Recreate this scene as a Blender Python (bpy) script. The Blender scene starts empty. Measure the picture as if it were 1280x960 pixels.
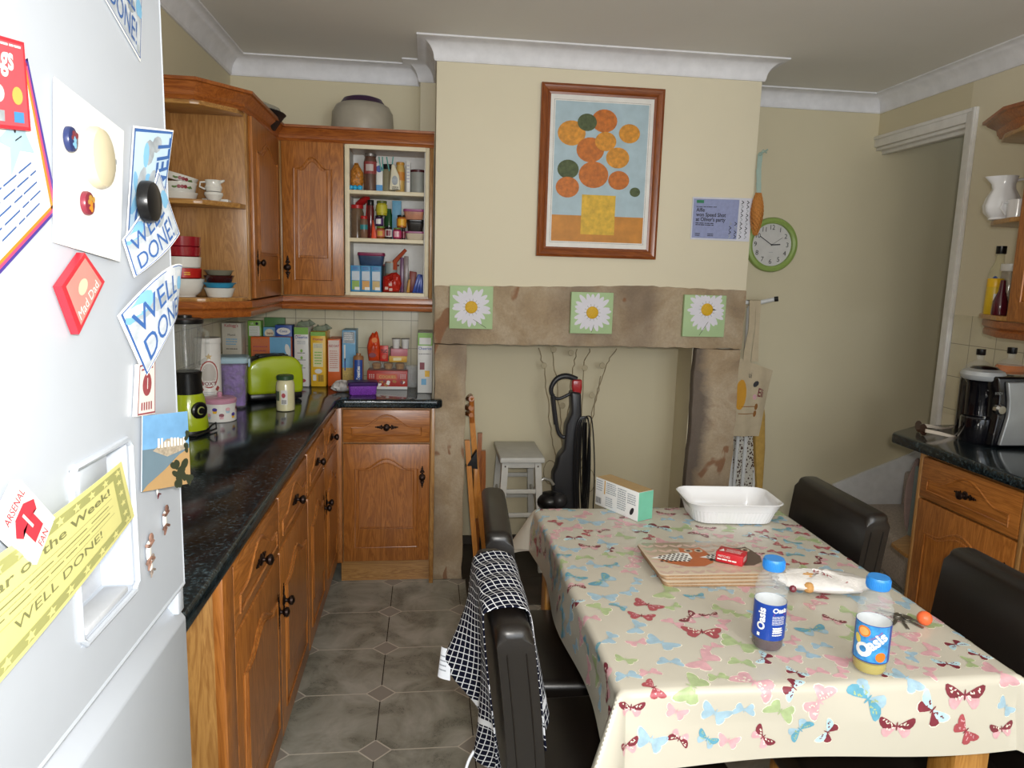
import bpy, bmesh, math, random
from mathutils import Vector, Matrix
C = bpy.context.scene.collection
R = math.radians
random.seed(7)
# ------------------------------------------------------------------ camera
F, PI_, RO, YA = 898.27, .153243, .029324, .119976
H = 1.504
_cy, _sy = math.cos(YA), math.sin(YA)
_fw, _rt, _up = Vector((_sy, _cy, 0)), Vector((_cy, -_sy, 0)), Vector((0, 0, 1))
_f = _fw*math.cos(PI_) - _up*math.sin(PI_)
_u = _up*math.cos(PI_) + _fw*math.sin(PI_)
_r = _rt*math.cos(RO) + _u*math.sin(RO)
_u = -_rt*math.sin(RO) + _u*math.cos(RO)
def P(px, py, X=None, Y=None, Z=None):
    """where the sight line through a photo pixel meets a plane of the room"""
    d = _f*F + _r*(px-640) - _u*(py-480)
    o = Vector((0, 0, H))
    if X is not None: return o + d*(X/d.x)
    if Y is not None: return o + d*(Y/d.y)
    return o + d*((Z-H)/d.z)
cam_d = bpy.data.cameras.new('camera'); cam = bpy.data.objects.new('camera', cam_d); C.objects.link(cam)
cam_d.lens = F/1280*36; cam_d.sensor_width = 36; cam_d.clip_start = .02
cam.matrix_world = Matrix(((_r.x, _u.x, -_f.x, 0), (_r.y, _u.y, -_f.y, 0), (_r.z, _u.z, -_f.z, H), (0, 0, 0, 1)))
bpy.context.scene.camera = cam

# ------------------------------------------------------------------ materials
def lin(h):
    if isinstance(h, str):
        h = h.lstrip('#'); c = [int(h[i:i+2], 16)/255 for i in (0, 2, 4)]
    else: c = h
    return tuple((x/12.92 if x <= .04045 else ((x+.055)/1.055)**2.4) for x in c) + (1,)
class N:
    def __init__(s, name):
        s.m = bpy.data.materials.new(name); s.m.use_nodes = True; s.t = s.m.node_tree
        s.b = s.t.nodes['Principled BSDF']
    def n(s, typ, **k):
        x = s.t.nodes.new(typ)
        for a, v in k.items():
            if a == 'ins':
                for i, q in v.items():
                    if hasattr(q, 'is_linked'): s.t.links.new(q, x.inputs[i])
                    else: x.inputs[i].default_value = q
            else: setattr(x, a, v)
        return x
    def ma(s, op, a, b=0.0, c=0.0):
        x = s.n('ShaderNodeMath', operation=op, ins={0: a, 1: b, 2: c}); return x.outputs[0]
    def link(s, o, i): s.t.links.new(o, s.b.inputs[i])
    def coord(s, scale=(1, 1, 1), rot=(0, 0, 0), out='Object'):
        tc = s.n('ShaderNodeTexCoord'); mp = s.n('ShaderNodeMapping', ins={'Vector': tc.outputs[out], 'Scale': scale, 'Rotation': rot})
        return mp.outputs[0]
    def noise(s, vec, scale, detail=4, rough=.55, dist=0):
        return s.n('ShaderNodeTexNoise', ins={'Vector': vec, 'Scale': scale, 'Detail': detail, 'Roughness': rough, 'Distortion': dist}).outputs['Fac']
    def ramp(s, fac, stops):
        x = s.n('ShaderNodeValToRGB', ins={0: fac}); cr = x.color_ramp
        while len(cr.elements) < len(stops): cr.elements.new(.5)
        for e, (p, c) in zip(cr.elements, stops): e.position = p; e.color = c if len(c) == 4 else lin(c)
        return x.outputs[0]
    def mix(s, f, a, b):
        x = s.n('ShaderNodeMix', data_type='RGBA'); 
        for i, v in ((0, f), (6, a), (7, b)):
            if hasattr(v, 'is_linked'): s.t.links.new(v, x.inputs[i])
            else: x.inputs[i].default_value = v
        return x.outputs[2]
    def bump(s, h, st=.2, d=.01):
        x = s.n('ShaderNodeBump', ins={'Height': h, 'Strength': st, 'Distance': d}); s.link(x.outputs[0], 'Normal')
_mc = {}
def mat(name, col, rough=.5, metal=0, spec=.5, var=.06, vs=18, coat=0, bump=0, alpha=1, trans=0, ior=1.45, sheen=0):
    """procedural paint, plastic, paper: a base colour with a slight uneven tone"""
    if name in _mc: return _mc[name]
    s = N(name); b = s.b; c = lin(col)
    v = s.noise(s.coord(), vs, 3)
    a = tuple(min(1, x*(1+var)) for x in c[:3])+(1,); d = tuple(x*(1-var) for x in c[:3])+(1,)
    s.link(s.ramp(v, [(.3, d), (.7, a)]), 'Base Color')
    b.inputs['Roughness'].default_value = rough; b.inputs['Metallic'].default_value = metal
    b.inputs['Specular IOR Level'].default_value = spec; b.inputs['Coat Weight'].default_value = coat; b.inputs['Coat Roughness'].default_value = .1
    b.inputs['Alpha'].default_value = alpha; b.inputs['Transmission Weight'].default_value = trans; b.inputs['IOR'].default_value = ior
    b.inputs['Sheen Weight'].default_value = sheen
    if bump: s.bump(s.noise(s.coord(), vs*3, 4), bump, .004)
    _mc[name] = s.m; return s.m
def clear(name, col='#ffffff', rough=.05, alpha=.25):
    """thin clear plastic or glass"""
    if name in _mc: return _mc[name]
    m = mat(name, col, rough, alpha=alpha, spec=.8); return m
def oak(name, axis='z', c1='#7d4a1d', c2='#b0743a', rough=.34, scale=1.0):
    if name in _mc: return _mc[name]
    s = N(name); lo, hi = 1.6*scale, 16*scale
    sc = {'x': (lo, hi, hi), 'y': (hi, lo, hi), 'z': (hi, hi, lo)}[axis]
    v = s.coord(sc)
    n1 = s.noise(v, 1.0, 5, .6, 1.2)
    w = s.ma('FRACT', s.ma('MULTIPLY', n1, 9.0))
    w = s.ma('ABSOLUTE', s.ma('SUBTRACT', w, .5))
    fine = s.noise(s.coord(tuple(a*7 for a in sc)), 1.0, 3, .7)
    col = s.ramp(s.ma('ADD', s.ma('MULTIPLY', w, .8), s.ma('MULTIPLY', fine, .55)), [(.15, lin(c1)), (.75, lin(c2))])
    s.link(col, 'Base Color'); s.b.inputs['Roughness'].default_value = rough
    s.bump(fine, .12, .002); s.b.inputs['Coat Weight'].default_value = .25; s.b.inputs['Coat Roughness'].default_value = .25
    _mc[name] = s.m; return s.m

# ------------------------------------------------------------------ mesh building
class Plane:
    """a flat sheet to draw on: origin, u axis, v axis (metres unless scaled)"""
    def __init__(s, o, x=(1, 0, 0), y=(0, 0, 1), su=1, sv=1):
        s.o = Vector(o); s.x = Vector(x).normalized(); s.y = Vector(y).normalized(); s.n = s.x.cross(s.y).normalized(); s.su, s.sv = su, sv
    def __call__(s, u, v, off=0): return s.o + s.x*u*s.su + s.y*v*s.sv + s.n*off
class Cyl:
    """the side of an upright cylinder: u runs round it from angle a0, v runs up"""
    def __init__(s, c, r, a0=-math.pi/2): s.c = Vector(c); s.r = r; s.a = a0
    def __call__(s, u, v, off=0):
        a = s.a + u/s.r; q = s.r+off
        return s.c + Vector((q*math.cos(a), q*math.sin(a), v))
class Patch:
    """a curled sheet through four corners, drawn on in 0..1 by 0..1"""
    def __init__(s, bl, br, tr, tl, bulge=(0, 0, 0), flip=1):
        s.c = [Vector(q) for q in (bl, br, tr, tl)]; s.b = Vector(bulge)
        s.n = ((s.c[1]-s.c[0]).cross(s.c[3]-s.c[0])).normalized()*flip
    def __call__(s, u, v, off=0):
        a, b, c, d = s.c
        uu = min(max(u, 0), 1); vv = min(max(v, 0), 1)
        return a*(1-u)*(1-v) + b*u*(1-v) + c*u*v + d*(1-u)*v + s.b*(4*uu*(1-uu)) + s.n*off
class MB:
    def __init__(s): s.v = []; s.f = []; s.m = []; s.s = []; s.mats = []; s.M = None; s.uv = {}
    def mi(s, m):
        if m not in s.mats: s.mats.append(m)
        return s.mats.index(m)
    def add(s, vs, fs, m, smooth=True):
        o = len(s.v); k = s.mi(m)
        for q in vs:
            q = Vector(q); s.v.append(s.M @ q if s.M else q)
        for f in fs: s.f.append(tuple(i+o for i in f)); s.m.append(k); s.s.append(smooth)
        return s
    def frombm(s, bm, m):
        bm.normal_update(); bm.verts.ensure_lookup_table(); bm.verts.index_update()
        s.add([v.co.copy() for v in bm.verts], [[v.index for v in f.verts] for f in bm.faces], m); bm.free(); return s
    def box(s, x0, x1, y0, y1, z0, z1, m, b=0, seg=2):
        if x0 > x1: x0, x1 = x1, x0
        if y0 > y1: y0, y1 = y1, y0
        if z0 > z1: z0, z1 = z1, z0
        vs = [(x, y, z) for x in (x0, x1) for y in (y0, y1) for z in (z0, z1)]
        fs = [(0, 1, 3, 2), (4, 6, 7, 5), (0, 4, 5, 1), (2, 3, 7, 6), (0, 2, 6, 4), (1, 5, 7, 3)]
        if not b: return s.add(vs, fs, m)
        bm = bmesh.new(); bv = [bm.verts.new(q) for q in vs]
        for f in fs: bm.faces.new([bv[i] for i in f])
        bmesh.ops.bevel(bm, geom=bm.edges[:], offset=min(b, .49*min(x1-x0, y1-y0, z1-z0)), segments=seg, affect='EDGES', profile=.5)
        return s.frombm(bm, m)
    def prism(s, poly, a0, a1, m, axis='z', b=0, seg=2, capmat=None):
        """a 2D outline pulled along an axis; axis y takes (x,z), axis x takes (y,z)"""
        def mp(p, a): return {'z': (p[0], p[1], a), 'y': (p[0], a, p[1]), 'x': (a, p[0], p[1])}[axis]
        n = len(poly)
        bm = bmesh.new(); lo = [bm.verts.new(mp(p, a0)) for p in poly]; hi = [bm.verts.new(mp(p, a1)) for p in poly]
        f1 = bm.faces.new(lo); f2 = bm.faces.new(hi[::-1])
        for i in range(n): bm.faces.new((lo[i], hi[i], hi[(i+1) % n], lo[(i+1) % n]))
        bmesh.ops.recalc_face_normals(bm, faces=bm.faces[:])
        if b: bmesh.ops.bevel(bm, geom=bm.edges[:], offset=b, segments=seg, affect='EDGES', profile=.5)
        return s.frombm(bm, m)
    def lathe(s, prof, m, n=24, c=(0, 0, 0), X=None, sx=1, sy=1, cap=True):
        """prof (r,z) bottom to top"""
        vs = []; fs = []; c = Vector(c); X = X or Matrix.Identity(3)
        for r, z in prof:
            for i in range(n):
                a = 2*math.pi*i/n; vs.append(c + X @ Vector((r*math.cos(a)*sx, r*math.sin(a)*sy, z)))
        for j in range(len(prof)-1):
            for i in range(n):
                k = (i+1) % n; fs.append((j*n+i, j*n+k, (j+1)*n+k, (j+1)*n+i))
        if cap and prof[0][0] > 1e-5: fs.append(tuple(range(n))[::-1])
        if cap and prof[-1][0] > 1e-5: fs.append(tuple((len(prof)-1)*n+i for i in range(n)))
        return s.add(vs, fs, m)
    def ball(s, c, r, m, n=16, sx=1, sy=1, sz=1, X=None):
        k = max(4, n//2); return s.lathe([(r*math.sin(math.pi*i/k)+1e-6, -r*sz*math.cos(math.pi*i/k)) for i in range(k+1)], m, n, c, X, sx, sy)
    def tube(s, pts, r, m, n=8, closed=False, sm=0):
        pts = [Vector(p) for p in pts]; k = len(pts); rr = list(r) if isinstance(r, (list, tuple)) else [r]*k
        if sm:
            q = []; w = []
            for i in range(k-1):
                a, b, c, d = pts[max(i-1, 0)], pts[i], pts[i+1], pts[min(i+2, k-1)]
                for j in range(sm):
                    t = j/sm; q.append(.5*((2*b)+(c-a)*t+(2*a-5*b+4*c-d)*t*t+(3*b-a-3*c+d)*t**3)); w.append(rr[i]+(rr[i+1]-rr[i])*t)
            pts = q+[pts[-1]]; rr = w+[rr[-1]]; k = len(pts)
        vs = []; fs = []; up = None
        for i, p in enumerate(pts):
            if closed: t = pts[(i+1) % k]-pts[i-1]
            else: t = pts[min(i+1, k-1)]-pts[max(i-1, 0)]
            t.normalize()
            if up is None: up = t.orthogonal().normalized()
            up = (up - t*up.dot(t)); up = up.normalized() if up.length > 1e-6 else t.orthogonal().normalized()
            sd = t.cross(up)
            for j in range(n):
                a = 2*math.pi*j/n; vs.append(p + (up*math.cos(a) + sd*math.sin(a))*rr[i])
        for i in range(k if closed else k-1):
            for j in range(n):
                q = (i+1) % k; fs.append((i*n+j, i*n+(j+1) % n, q*n+(j+1) % n, q*n+j))
        if not closed: fs.append(tuple(range(n))[::-1]); fs.append(tuple((k-1)*n+j for j in range(n)))
        return s.add(vs, fs, m)
    # drawing on a sheet W: everything a fraction of a millimetre above it
    def grid(s, W, u0, u1, v0, v1, nu, nv, m, off=0):
        vs = [W(u0+(u1-u0)*i/nu, v0+(v1-v0)*j/nv, off) for j in range(nv+1) for i in range(nu+1)]
        fs = [(j*(nu+1)+i, j*(nu+1)+i+1, (j+1)*(nu+1)+i+1, (j+1)*(nu+1)+i) for j in range(nv) for i in range(nu)]
        return s.add(vs, fs, m)
    def sheet(s, W, m, nu=10, nv=10, th=.0006, back=None, u0=0, u1=1, v0=0, v1=1):
        s.grid(W, u0, u1, v0, v1, nu, nv, m, 0)
        vs = [W(u0+(u1-u0)*i/nu, v0+(v1-v0)*j/nv, -th) for j in range(nv+1) for i in range(nu+1)]
        fs = [(j*(nu+1)+i, (j+1)*(nu+1)+i, (j+1)*(nu+1)+i+1, j*(nu+1)+i+1) for j in range(nv) for i in range(nu)]
        s.add(vs, fs, back or m)
        rim = [(i/nu, 0) for i in range(nu)] + [(1, j/nv) for j in range(nv)] + [(1-i/nu, 1) for i in range(nu)] + [(0, 1-j/nv) for j in range(nv)]
        vs = []; k = len(rim)
        for (a, b) in rim:
            u, v = u0+(u1-u0)*a, v0+(v1-v0)*b; vs += [W(u, v, 0), W(u, v, -th)]
        s.add(vs, [(2*i, 2*i+1, 2*((i+1) % k)+1, 2*((i+1) % k)) for i in range(k)], m, False); return s
    def rect(s, W, u0, v0, u1, v1, m, lay=1, nu=1, nv=1): return s.grid(W, u0, u1, v0, v1, nu, nv, m, .0004*lay)
    def poly(s, W, pts, m, lay=1, sub=0):
        """flat shape as a fan from its middle (star-shaped outlines), rings when sub>0"""
        cx = sum(p[0] for p in pts)/len(pts); cy = sum(p[1] for p in pts)/len(pts); k = len(pts); rings = sub+1
        vs = [W(cx, cy, .0004*lay)]
        for r in range(1, rings+1):
            for p in pts: vs.append(W(cx+(p[0]-cx)*r/rings, cy+(p[1]-cy)*r/rings, .0004*lay))
        fs = [(0, 1+i, 1+(i+1) % k) for i in range(k)]
        for r in range(rings-1):
            for i in range(k): a = 1+r*k; fs.append((a+i, a+k+i, a+k+(i+1) % k, a+(i+1) % k))
        return s.add(vs, fs, m)
    def ell(s, W, cx, cy, rx, ry, m, lay=1, ang=0, n=16, sub=0):
        ca, sa = math.cos(ang), math.sin(ang)
        return s.poly(W, [(cx+rx*math.cos(t)*ca-ry*math.sin(t)*sa, cy+rx*math.cos(t)*sa+ry*math.sin(t)*ca) for t in [2*math.pi*i/n for i in range(n)]], m, lay, sub)
    def line(s, W, p, q, w, m, lay=1):
        d = Vector((q[0]-p[0], q[1]-p[1])); L = d.length; d.normalize(); nx, ny = -d.y*w/2, d.x*w/2; k = 6; vs = []
        for i in range(k+1):
            x, y = p[0]+(q[0]-p[0])*i/k, p[1]+(q[1]-p[1])*i/k; vs += [W(x-nx, y-ny, .0004*lay), W(x+nx, y+ny, .0004*lay)]
        return s.add(vs, [(2*i, 2*i+2, 2*i+3, 2*i+1) for i in range(k)], m)
    def text(s, W, t, x, y, h, m, lay=1.5, ang=0, align='l', maxw=None, bold=0, squash=1, shear=0):
        vs, fs, w = glyphs(t, bold); k = h; kx = h*squash
        if maxw and w*kx > maxw: kx = maxw/w
        ox = {'l': 0, 'c': -w*kx/2, 'r': -w*kx}[align]; ca, sa = math.cos(ang), math.sin(ang)
        s.add([W(x + (a*kx+b*shear*h+ox)*ca - b*k*sa, y + (a*kx+b*shear*h+ox)*sa + b*k*ca, .0004*lay) for a, b in vs], fs, m); return s
    def scrib(s, W, x0, y0, x1, y1, rows, m, lay=1.5, fill=.5):
        """lines of print too small to read"""
        rnd = random.Random(int(abs(x0*1e4+y1*1e3))+rows); hh = (y1-y0)/rows
        for j in range(rows):
            x = x0
            while x < x1:
                w = min((x1-x0)*rnd.uniform(.08, .3), x1-x); s.rect(W, x, y0+hh*j+hh*(1-fill)/2, x+w*.85, y0+hh*j+hh*(1+fill)/2, m, lay); x += w
                if x > x1-(x1-x0)*.1: break
        return s
    def bars(s, W, x0, y0, x1, y1, m, lay=1.5):
        n = 9
        for i in range(n):
            w = (x1-x0)/n; s.rect(W, x0+w*i, y0, x0+w*(i+(.35 if i % 2 else .65)), y1, m, lay)
        return s
    def build(s, name, parent=None, label=None, cat=None, group=None, kind=None, origin='base', angle=35, smooth=True):
        me = bpy.data.meshes.new(name)
        if parent is not None:
            o = Vector(parent['_w']) if '_w' in parent else Vector((0, 0, 0))
        elif origin == 'base':
            xs = [v.x for v in s.v]; ys = [v.y for v in s.v]; o = Vector(((min(xs)+max(xs))/2, (min(ys)+max(ys))/2, min(v.z for v in s.v)))
        else: o = Vector((0, 0, 0))
        me.from_pydata([v-o for v in s.v], [], s.f)
        for m in s.mats: me.materials.append(m)
        me.polygons.foreach_set('material_index', s.m); me.polygons.foreach_set('use_smooth', s.s if smooth else [False]*len(s.s)); me.update()
        if smooth: me.set_sharp_from_angle(angle=R(angle))
        ob = bpy.data.objects.new(name, me); C.objects.link(ob)
        if parent is not None: ob.parent = parent; ob['_w'] = parent['_w']
        else: ob.location = o; ob['_w'] = list(o)
        return tag(ob, label, cat, group, kind)
def pillow(m, outline, y, d, mt, seed=1, rough=.0018, n=7):
    """soft filled bag: outline (x,z), bulging d either side of plane y, slightly creased"""
    pts = []
    for i, p in enumerate(outline):
        q = outline[(i+1) % len(outline)]; k = 4
        for j in range(k): pts.append((p[0]+(q[0]-p[0])*j/k, p[1]+(q[1]-p[1])*j/k))
    cx = sum(p[0] for p in pts)/len(pts); cz = sum(p[1] for p in pts)/len(pts); r = random.Random(seed); k = len(pts)
    for sg in (-1, 1):
        vs = [(cx, y+sg*d, cz)]
        for j in range(1, n+1):
            s = j/n
            for p in pts: vs.append((cx+(p[0]-cx)*s, y+sg*d*max(0, 1-s**2.6)**.6+(r.uniform(-rough, rough) if j < n else 0), cz+(p[1]-cz)*s))
        fs = [(0, 1+i, 1+(i+1) % k) for i in range(k)]
        for j in range(n-1):
            a = 1+j*k; fs += [(a+i, a+k+i, a+k+(i+1) % k, a+(i+1) % k) for i in range(k)]
        if sg > 0: fs = [f[::-1] for f in fs]
        m.add(vs, fs, mt)
    return m
_gc = {}
def glyphs(t, bold=0):
    if (t, bold) in _gc: return _gc[(t, bold)]
    cu = bpy.data.curves.new('t', 'FONT'); cu.body = t; cu.size = 1.4; cu.offset = bold; cu.resolution_u = 3; cu.fill_mode = 'FRONT'
    ob = bpy.data.objects.new('t', cu); C.objects.link(ob); bpy.context.view_layer.update()
    me = bpy.data.meshes.new_from_object(ob.evaluated_get(bpy.context.evaluated_depsgraph_get()))
    vs = [(v.co.x, v.co.y) for v in me.vertices]; fs = [tuple(p.vertices) for p in me.polygons]
    bpy.data.objects.remove(ob); bpy.data.curves.remove(cu); bpy.data.meshes.remove(me)
    x0 = min([v[0] for v in vs] or [0]); w = max([v[0] for v in vs] or [0])-x0
    _gc[(t, bold)] = ([(a-x0, b) for a, b in vs], fs, w); return _gc[(t, bold)]
def tag(o, label=None, cat=None, group=None, kind=None):
    for k, v in (('label', label), ('category', cat), ('group', group), ('kind', kind)):
        if v: o[k] = v
    return o
def thing(name, label, cat, loc=(0, 0, 0), group=None):
    o = bpy.data.objects.new(name, None); C.objects.link(o); o.location = loc; o['_w'] = list(loc); o.empty_display_size = .05
    return tag(o, label, cat, group)
def copy_tree(o, parent=None):
    c = o.copy(); C.objects.link(c); c.parent = parent
    for ch in list(o.children): copy_tree(ch, c)
    return c
def struct(mb, name): return mb.build(name, kind='structure', origin=None)
def rotz(a): return Matrix.Rotation(a, 4, 'Z')
# ------------------------------------------------------------------ surfaces
def wall_paint(name, col, var=.03):
    s = N(name); n = s.noise(s.coord(), 1.3, 4); c = lin(col)
    s.link(s.ramp(n, [(.3, tuple(x*(1-var) for x in c[:3])+(1,)), (.7, tuple(x*(1+var) for x in c[:3])+(1,))]), 'Base Color')
    s.b.inputs['Roughness'].default_value = .75; s.b.inputs['Specular IOR Level'].default_value = .25
    s.bump(s.noise(s.coord(), 160, 2), .12, .002); return s.m
WALL = wall_paint('cream_wall_paint', '#d5cbae'); WALL2 = wall_paint('cream_breast_paint', '#e0d7be')
WHITE = mat('white_gloss_paint', '#e4e2df', .35); CEIL = wall_paint('ceiling_paint', '#e6e4df')
COVE = mat('white_coving', '#e6e6ea', .6)
def floor_mat():
    s = N('marbled_floor_tile'); tc = s.n('ShaderNodeTexCoord'); sep = s.n('ShaderNodeSeparateXYZ', ins={0: tc.outputs['Object']})
    p = .3145
    def cen(o, off): return s.ma('SUBTRACT', s.ma('FRACT', s.ma('DIVIDE', s.ma('ADD', o, off), p)), .5)  # 0 in tile middle, +-.5 at joints
    u = cen(sep.outputs[0], .15+10*p); v = cen(sep.outputs[1], -2.728+20*p)
    au = s.ma('ABSOLUTE', u); av = s.ma('ABSOLUTE', v)
    du = s.ma('SUBTRACT', .5, au); dv = s.ma('SUBTRACT', .5, av)      # distance to joint
    sm = s.ma('ADD', du, dv); D = .165
    indi = s.ma('LESS_THAN', sm, D)
    ring = s.ma('LESS_THAN', s.ma('ABSOLUTE', s.ma('SUBTRACT', sm, D)), .011)
    jn = s.ma('MULTIPLY', s.ma('LESS_THAN', s.ma('MINIMUM', du, dv), .0075), s.ma('SUBTRACT', 1.0, indi))
    gr = s.ma('MAXIMUM', ring, jn)
    co = s.coord()
    n1 = s.noise(co, 5.5, 6, .6, .6); n2 = s.noise(s.coord((1, 1, 1)), 13, 5, .7, 1.5)
    base = s.ramp(n1, [(.3, '#737367'), (.48, '#979589'), (.65, '#b3b0a6')])
    vein = s.ma('LESS_THAN', s.ma('ABSOLUTE', s.ma('SUBTRACT', n2, .5)), .008)
    vein = s.ma('MULTIPLY', vein, s.ma('LESS_THAN', n1, .46))
    base = s.mix(s.ma('MULTIPLY', vein, .6), base, lin('#3a3a34'))
    base = s.mix(indi, base, lin('#99938a'))
    jv = s.ma('MULTIPLY', s.ma('LESS_THAN', du, .0065), s.ma('SUBTRACT', 1.0, indi))
    s.link(s.mix(jv, s.mix(gr, base, lin('#cfc8ba')), lin('#332c26')), 'Base Color')
    s.link(s.ma('ADD', .33, s.ma('MULTIPLY', gr, .4)), 'Roughness'); s.bump(s.ma('SUBTRACT', 1.0, gr), .5, .002)
    return s.m
def tile_mat(name, axis, o, p=.148, c='#cfc6a6'):
    s = N(name); tc = s.n('ShaderNodeTexCoord'); sep = s.n('ShaderNodeSeparateXYZ', ins={0: tc.outputs['Object']})
    def d(q, off): 
        f = s.ma('FRACT', s.ma('DIVIDE', s.ma('ADD', q, 10*p-off), p)); return s.ma('MINIMUM', f, s.ma('SUBTRACT', 1.0, f))
    g = s.ma('LESS_THAN', s.ma('MINIMUM', d(sep.outputs[axis], o), d(sep.outputs[2], 1.24)), .011)
    n = s.noise(s.coord(), 9, 5); base = s.ramp(n, [(.3, lin(c)), (.6, '#d8d0b4'), (.75, '#c5bc9c')])
    s.link(s.mix(g, base, lin('#9d9682')), 'Base Color'); s.b.inputs['Roughness'].default_value = .25
    s.bump(s.ma('SUBTRACT', 1.0, g), .4, .002); return s.m
def stone_mat(soot=False):
    s = N('sooty_sandstone' if soot else 'worn_sandstone'); co = s.coord()
    n = s.noise(co, 4, 7, .65, .4); f = s.noise(co, 90, 3, .7); st = s.noise(s.coord((1, 1, .55)), 6.5, 3, .5, .8); k = s.noise(s.coord((1.3, 1, .5)), 3.1, 2, .5)
    base = s.ramp(n, [(.3, '#93806a'), (.45, '#b09a7c'), (.6, '#c4b298'), (.75, '#ab8c6e')])
    base = s.mix(s.ramp(k, [(.5, (0, 0, 0, 1)), (.72, (.75, .75, .75, 1))]), base, lin('#7b6b5e'))
    base = s.mix(s.ramp(st, [(.64, (0, 0, 0, 1)), (.67, (.8, .8, .8, 1))]), base, lin('#8f5c3a'))
    base = s.mix(s.ma('MULTIPLY', f, .45), base, lin('#5d4c3b'))
    if soot:     # old soot along the hearth side of the post
        tc = s.n('ShaderNodeTexCoord'); sx = s.n('ShaderNodeSeparateXYZ', ins={0: tc.outputs['Object']}).outputs[0]
        g = s.ma('ADD', s.ma('MULTIPLY', s.ma('SUBTRACT', sx, 1.30), -7.0), s.ma('ADD', s.ma('MULTIPLY', n, 1.6), -.12))
        base = s.mix(s.ramp(g, [(0.05, (0, 0, 0, 1)), (.45, (.85, .85, .85, 1))]), base, lin('#594f49'))
    s.link(base, 'Base Color'); s.b.inputs['Roughness'].default_value = .85; s.bump(s.ma('ADD', f, s.ma('MULTIPLY', n, 2.0)), .5, .006); return s.m
def granite():
    s = N('dark_green_granite_worktop'); co = s.coord()
    a = s.noise(co, 105, 3, .7); b = s.noise(co, 14, 5, .7)
    m = s.ma('ADD', s.ma('MULTIPLY', a, .7), s.ma('MULTIPLY', b, .3))
    s.link(s.ramp(m, [(.42, '#090d10'), (.51, '#182125'), (.59, '#2d3b41'), (.69, '#58686f')]), 'Base Color')
    s.b.inputs['Roughness'].default_value = .13; return s.m
def leather():
    s = N('black_brown_leather'); co = s.coord(); n = s.noise(co, 220, 2, .5); b = s.noise(co, 5, 3)
    s.link(s.ramp(b, [(.3, '#120e0c'), (.7, '#1b1613')]), 'Base Color'); s.b.inputs['Roughness'].default_value = .34; s.bump(n, .12, .001); return s.m
FLOOR = floor_mat(); STONE = stone_mat(); GRAN = granite(); LEA = leather()
OZ = oak('oak_upright_grain', 'z', '#82491a', '#b87434'); OX = oak('oak_cross_grain', 'x', '#82491a', '#b87434'); OY = oak('oak_depth_grain', 'y', '#82491a', '#b87434')
OPZ = oak('pale_oak_veneer', 'z', '#8b5c2a', '#b98a4c'); OPX = oak('pale_oak_veneer_across', 'x', '#8b5c2a', '#b98a4c')
ORX = oak('red_oak_moulding', 'x', '#7d3d14', '#ab6227'); ORY = oak('red_oak_moulding_deep', 'y', '#7d3d14', '#ab6227')
OSH = oak('oak_side_panel', 'z', '#8a5f33', '#b2834e')
BEECH = oak('orange_beech', 'z', '#b5702a', '#d08c3f')
BEECHD = oak('dark_orange_beech', 'z', '#8d4c1c', '#b06a2c')
IRON = mat('antique_bronze_iron', '#2b1d18', .4, .7)
BLK = mat('black_plastic', '#101012', .3); BLKM = mat('black_matt', '#17171a', .6)
CREAM = mat('cream_shelf_board', '#ddd2b4', .45); SHW = mat('white_cabinet_lining', '#e4e2dd', .5)
CHROME = mat('chrome', '#c8c8c8', .15, 1)
# ------------------------------------------------------------------ room shell
LX, RX, BY, CZ = -.97, 2.44, 3.84, 2.505
YN = -1.7
m = MB(); m.box(LX-.1, RX, YN, 3.9, -.06, 0, FLOOR); struct(m, 'floor')
m = MB(); m.box(LX-.1, RX+.12, YN, 3.94, CZ, CZ+.08, CEIL); struct(m, 'ceiling')
m = MB(); m.box(LX-.1, LX, YN, BY, 0, CZ, WALL); struct(m, 'wall_left')
m = MB(); m.box(LX-.1, 4.3, BY, BY+.1, -.06, 3.1, WALL); struct(m, 'wall_back')
m = MB(); m.box(RX, RX+.12, YN, 3.155, 0, CZ, WALL2); m.box(RX, RX+.12, 3.155, BY, 2.235, CZ, WALL); struct(m, 'wall_right')
# the wall behind the photographer, with its window
m = MB(); m.box(LX-.1, -.5, YN-.1, YN, 0, CZ, WALL); m.box(2.0, RX+.12, YN-.1, YN, 0, CZ, WALL); m.box(-.5, 2.0, YN-.1, YN, 0, .95, WALL); m.box(-.5, 2.0, YN-.1, YN, 2.2, CZ, WALL); struct(m, 'wall_front')
m = MB()
for x in (-.5, .32, 1.14, 1.94): m.box(x, x+.06, YN-.08, YN-.02, .95, 2.2, WHITE, .005)
m.box(-.5, 2, YN-.08, YN-.02, .95, 1.0, WHITE, .005); m.box(-.5, 2, YN-.08, YN-.02, 2.15, 2.2, WHITE, .005); struct(m, 'window_1')
# stair hall beyond the doorway
CARPET = mat('grey_beige_carpet', '#b7aba2', .95, var=.2, vs=90, bump=.6, spec=.1)
m = MB(); m.box(4.2, 4.3, 2.0, BY, 0, 3.1, WALL); m.box(RX+.12, 4.3, 1.9, 2.0, 0, 3.1, WALL); struct(m, 'wall_hall')
m = MB(); m.box(RX+.12, 4.3, 1.9, 3.94, 3.1, 3.16, CEIL); struct(m, 'ceiling_hall')
m = MB(); m.box(RX, 4.3, 1.9, 3.9, -.06, 0, CARPET); struct(m, 'floor_hall')
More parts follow.
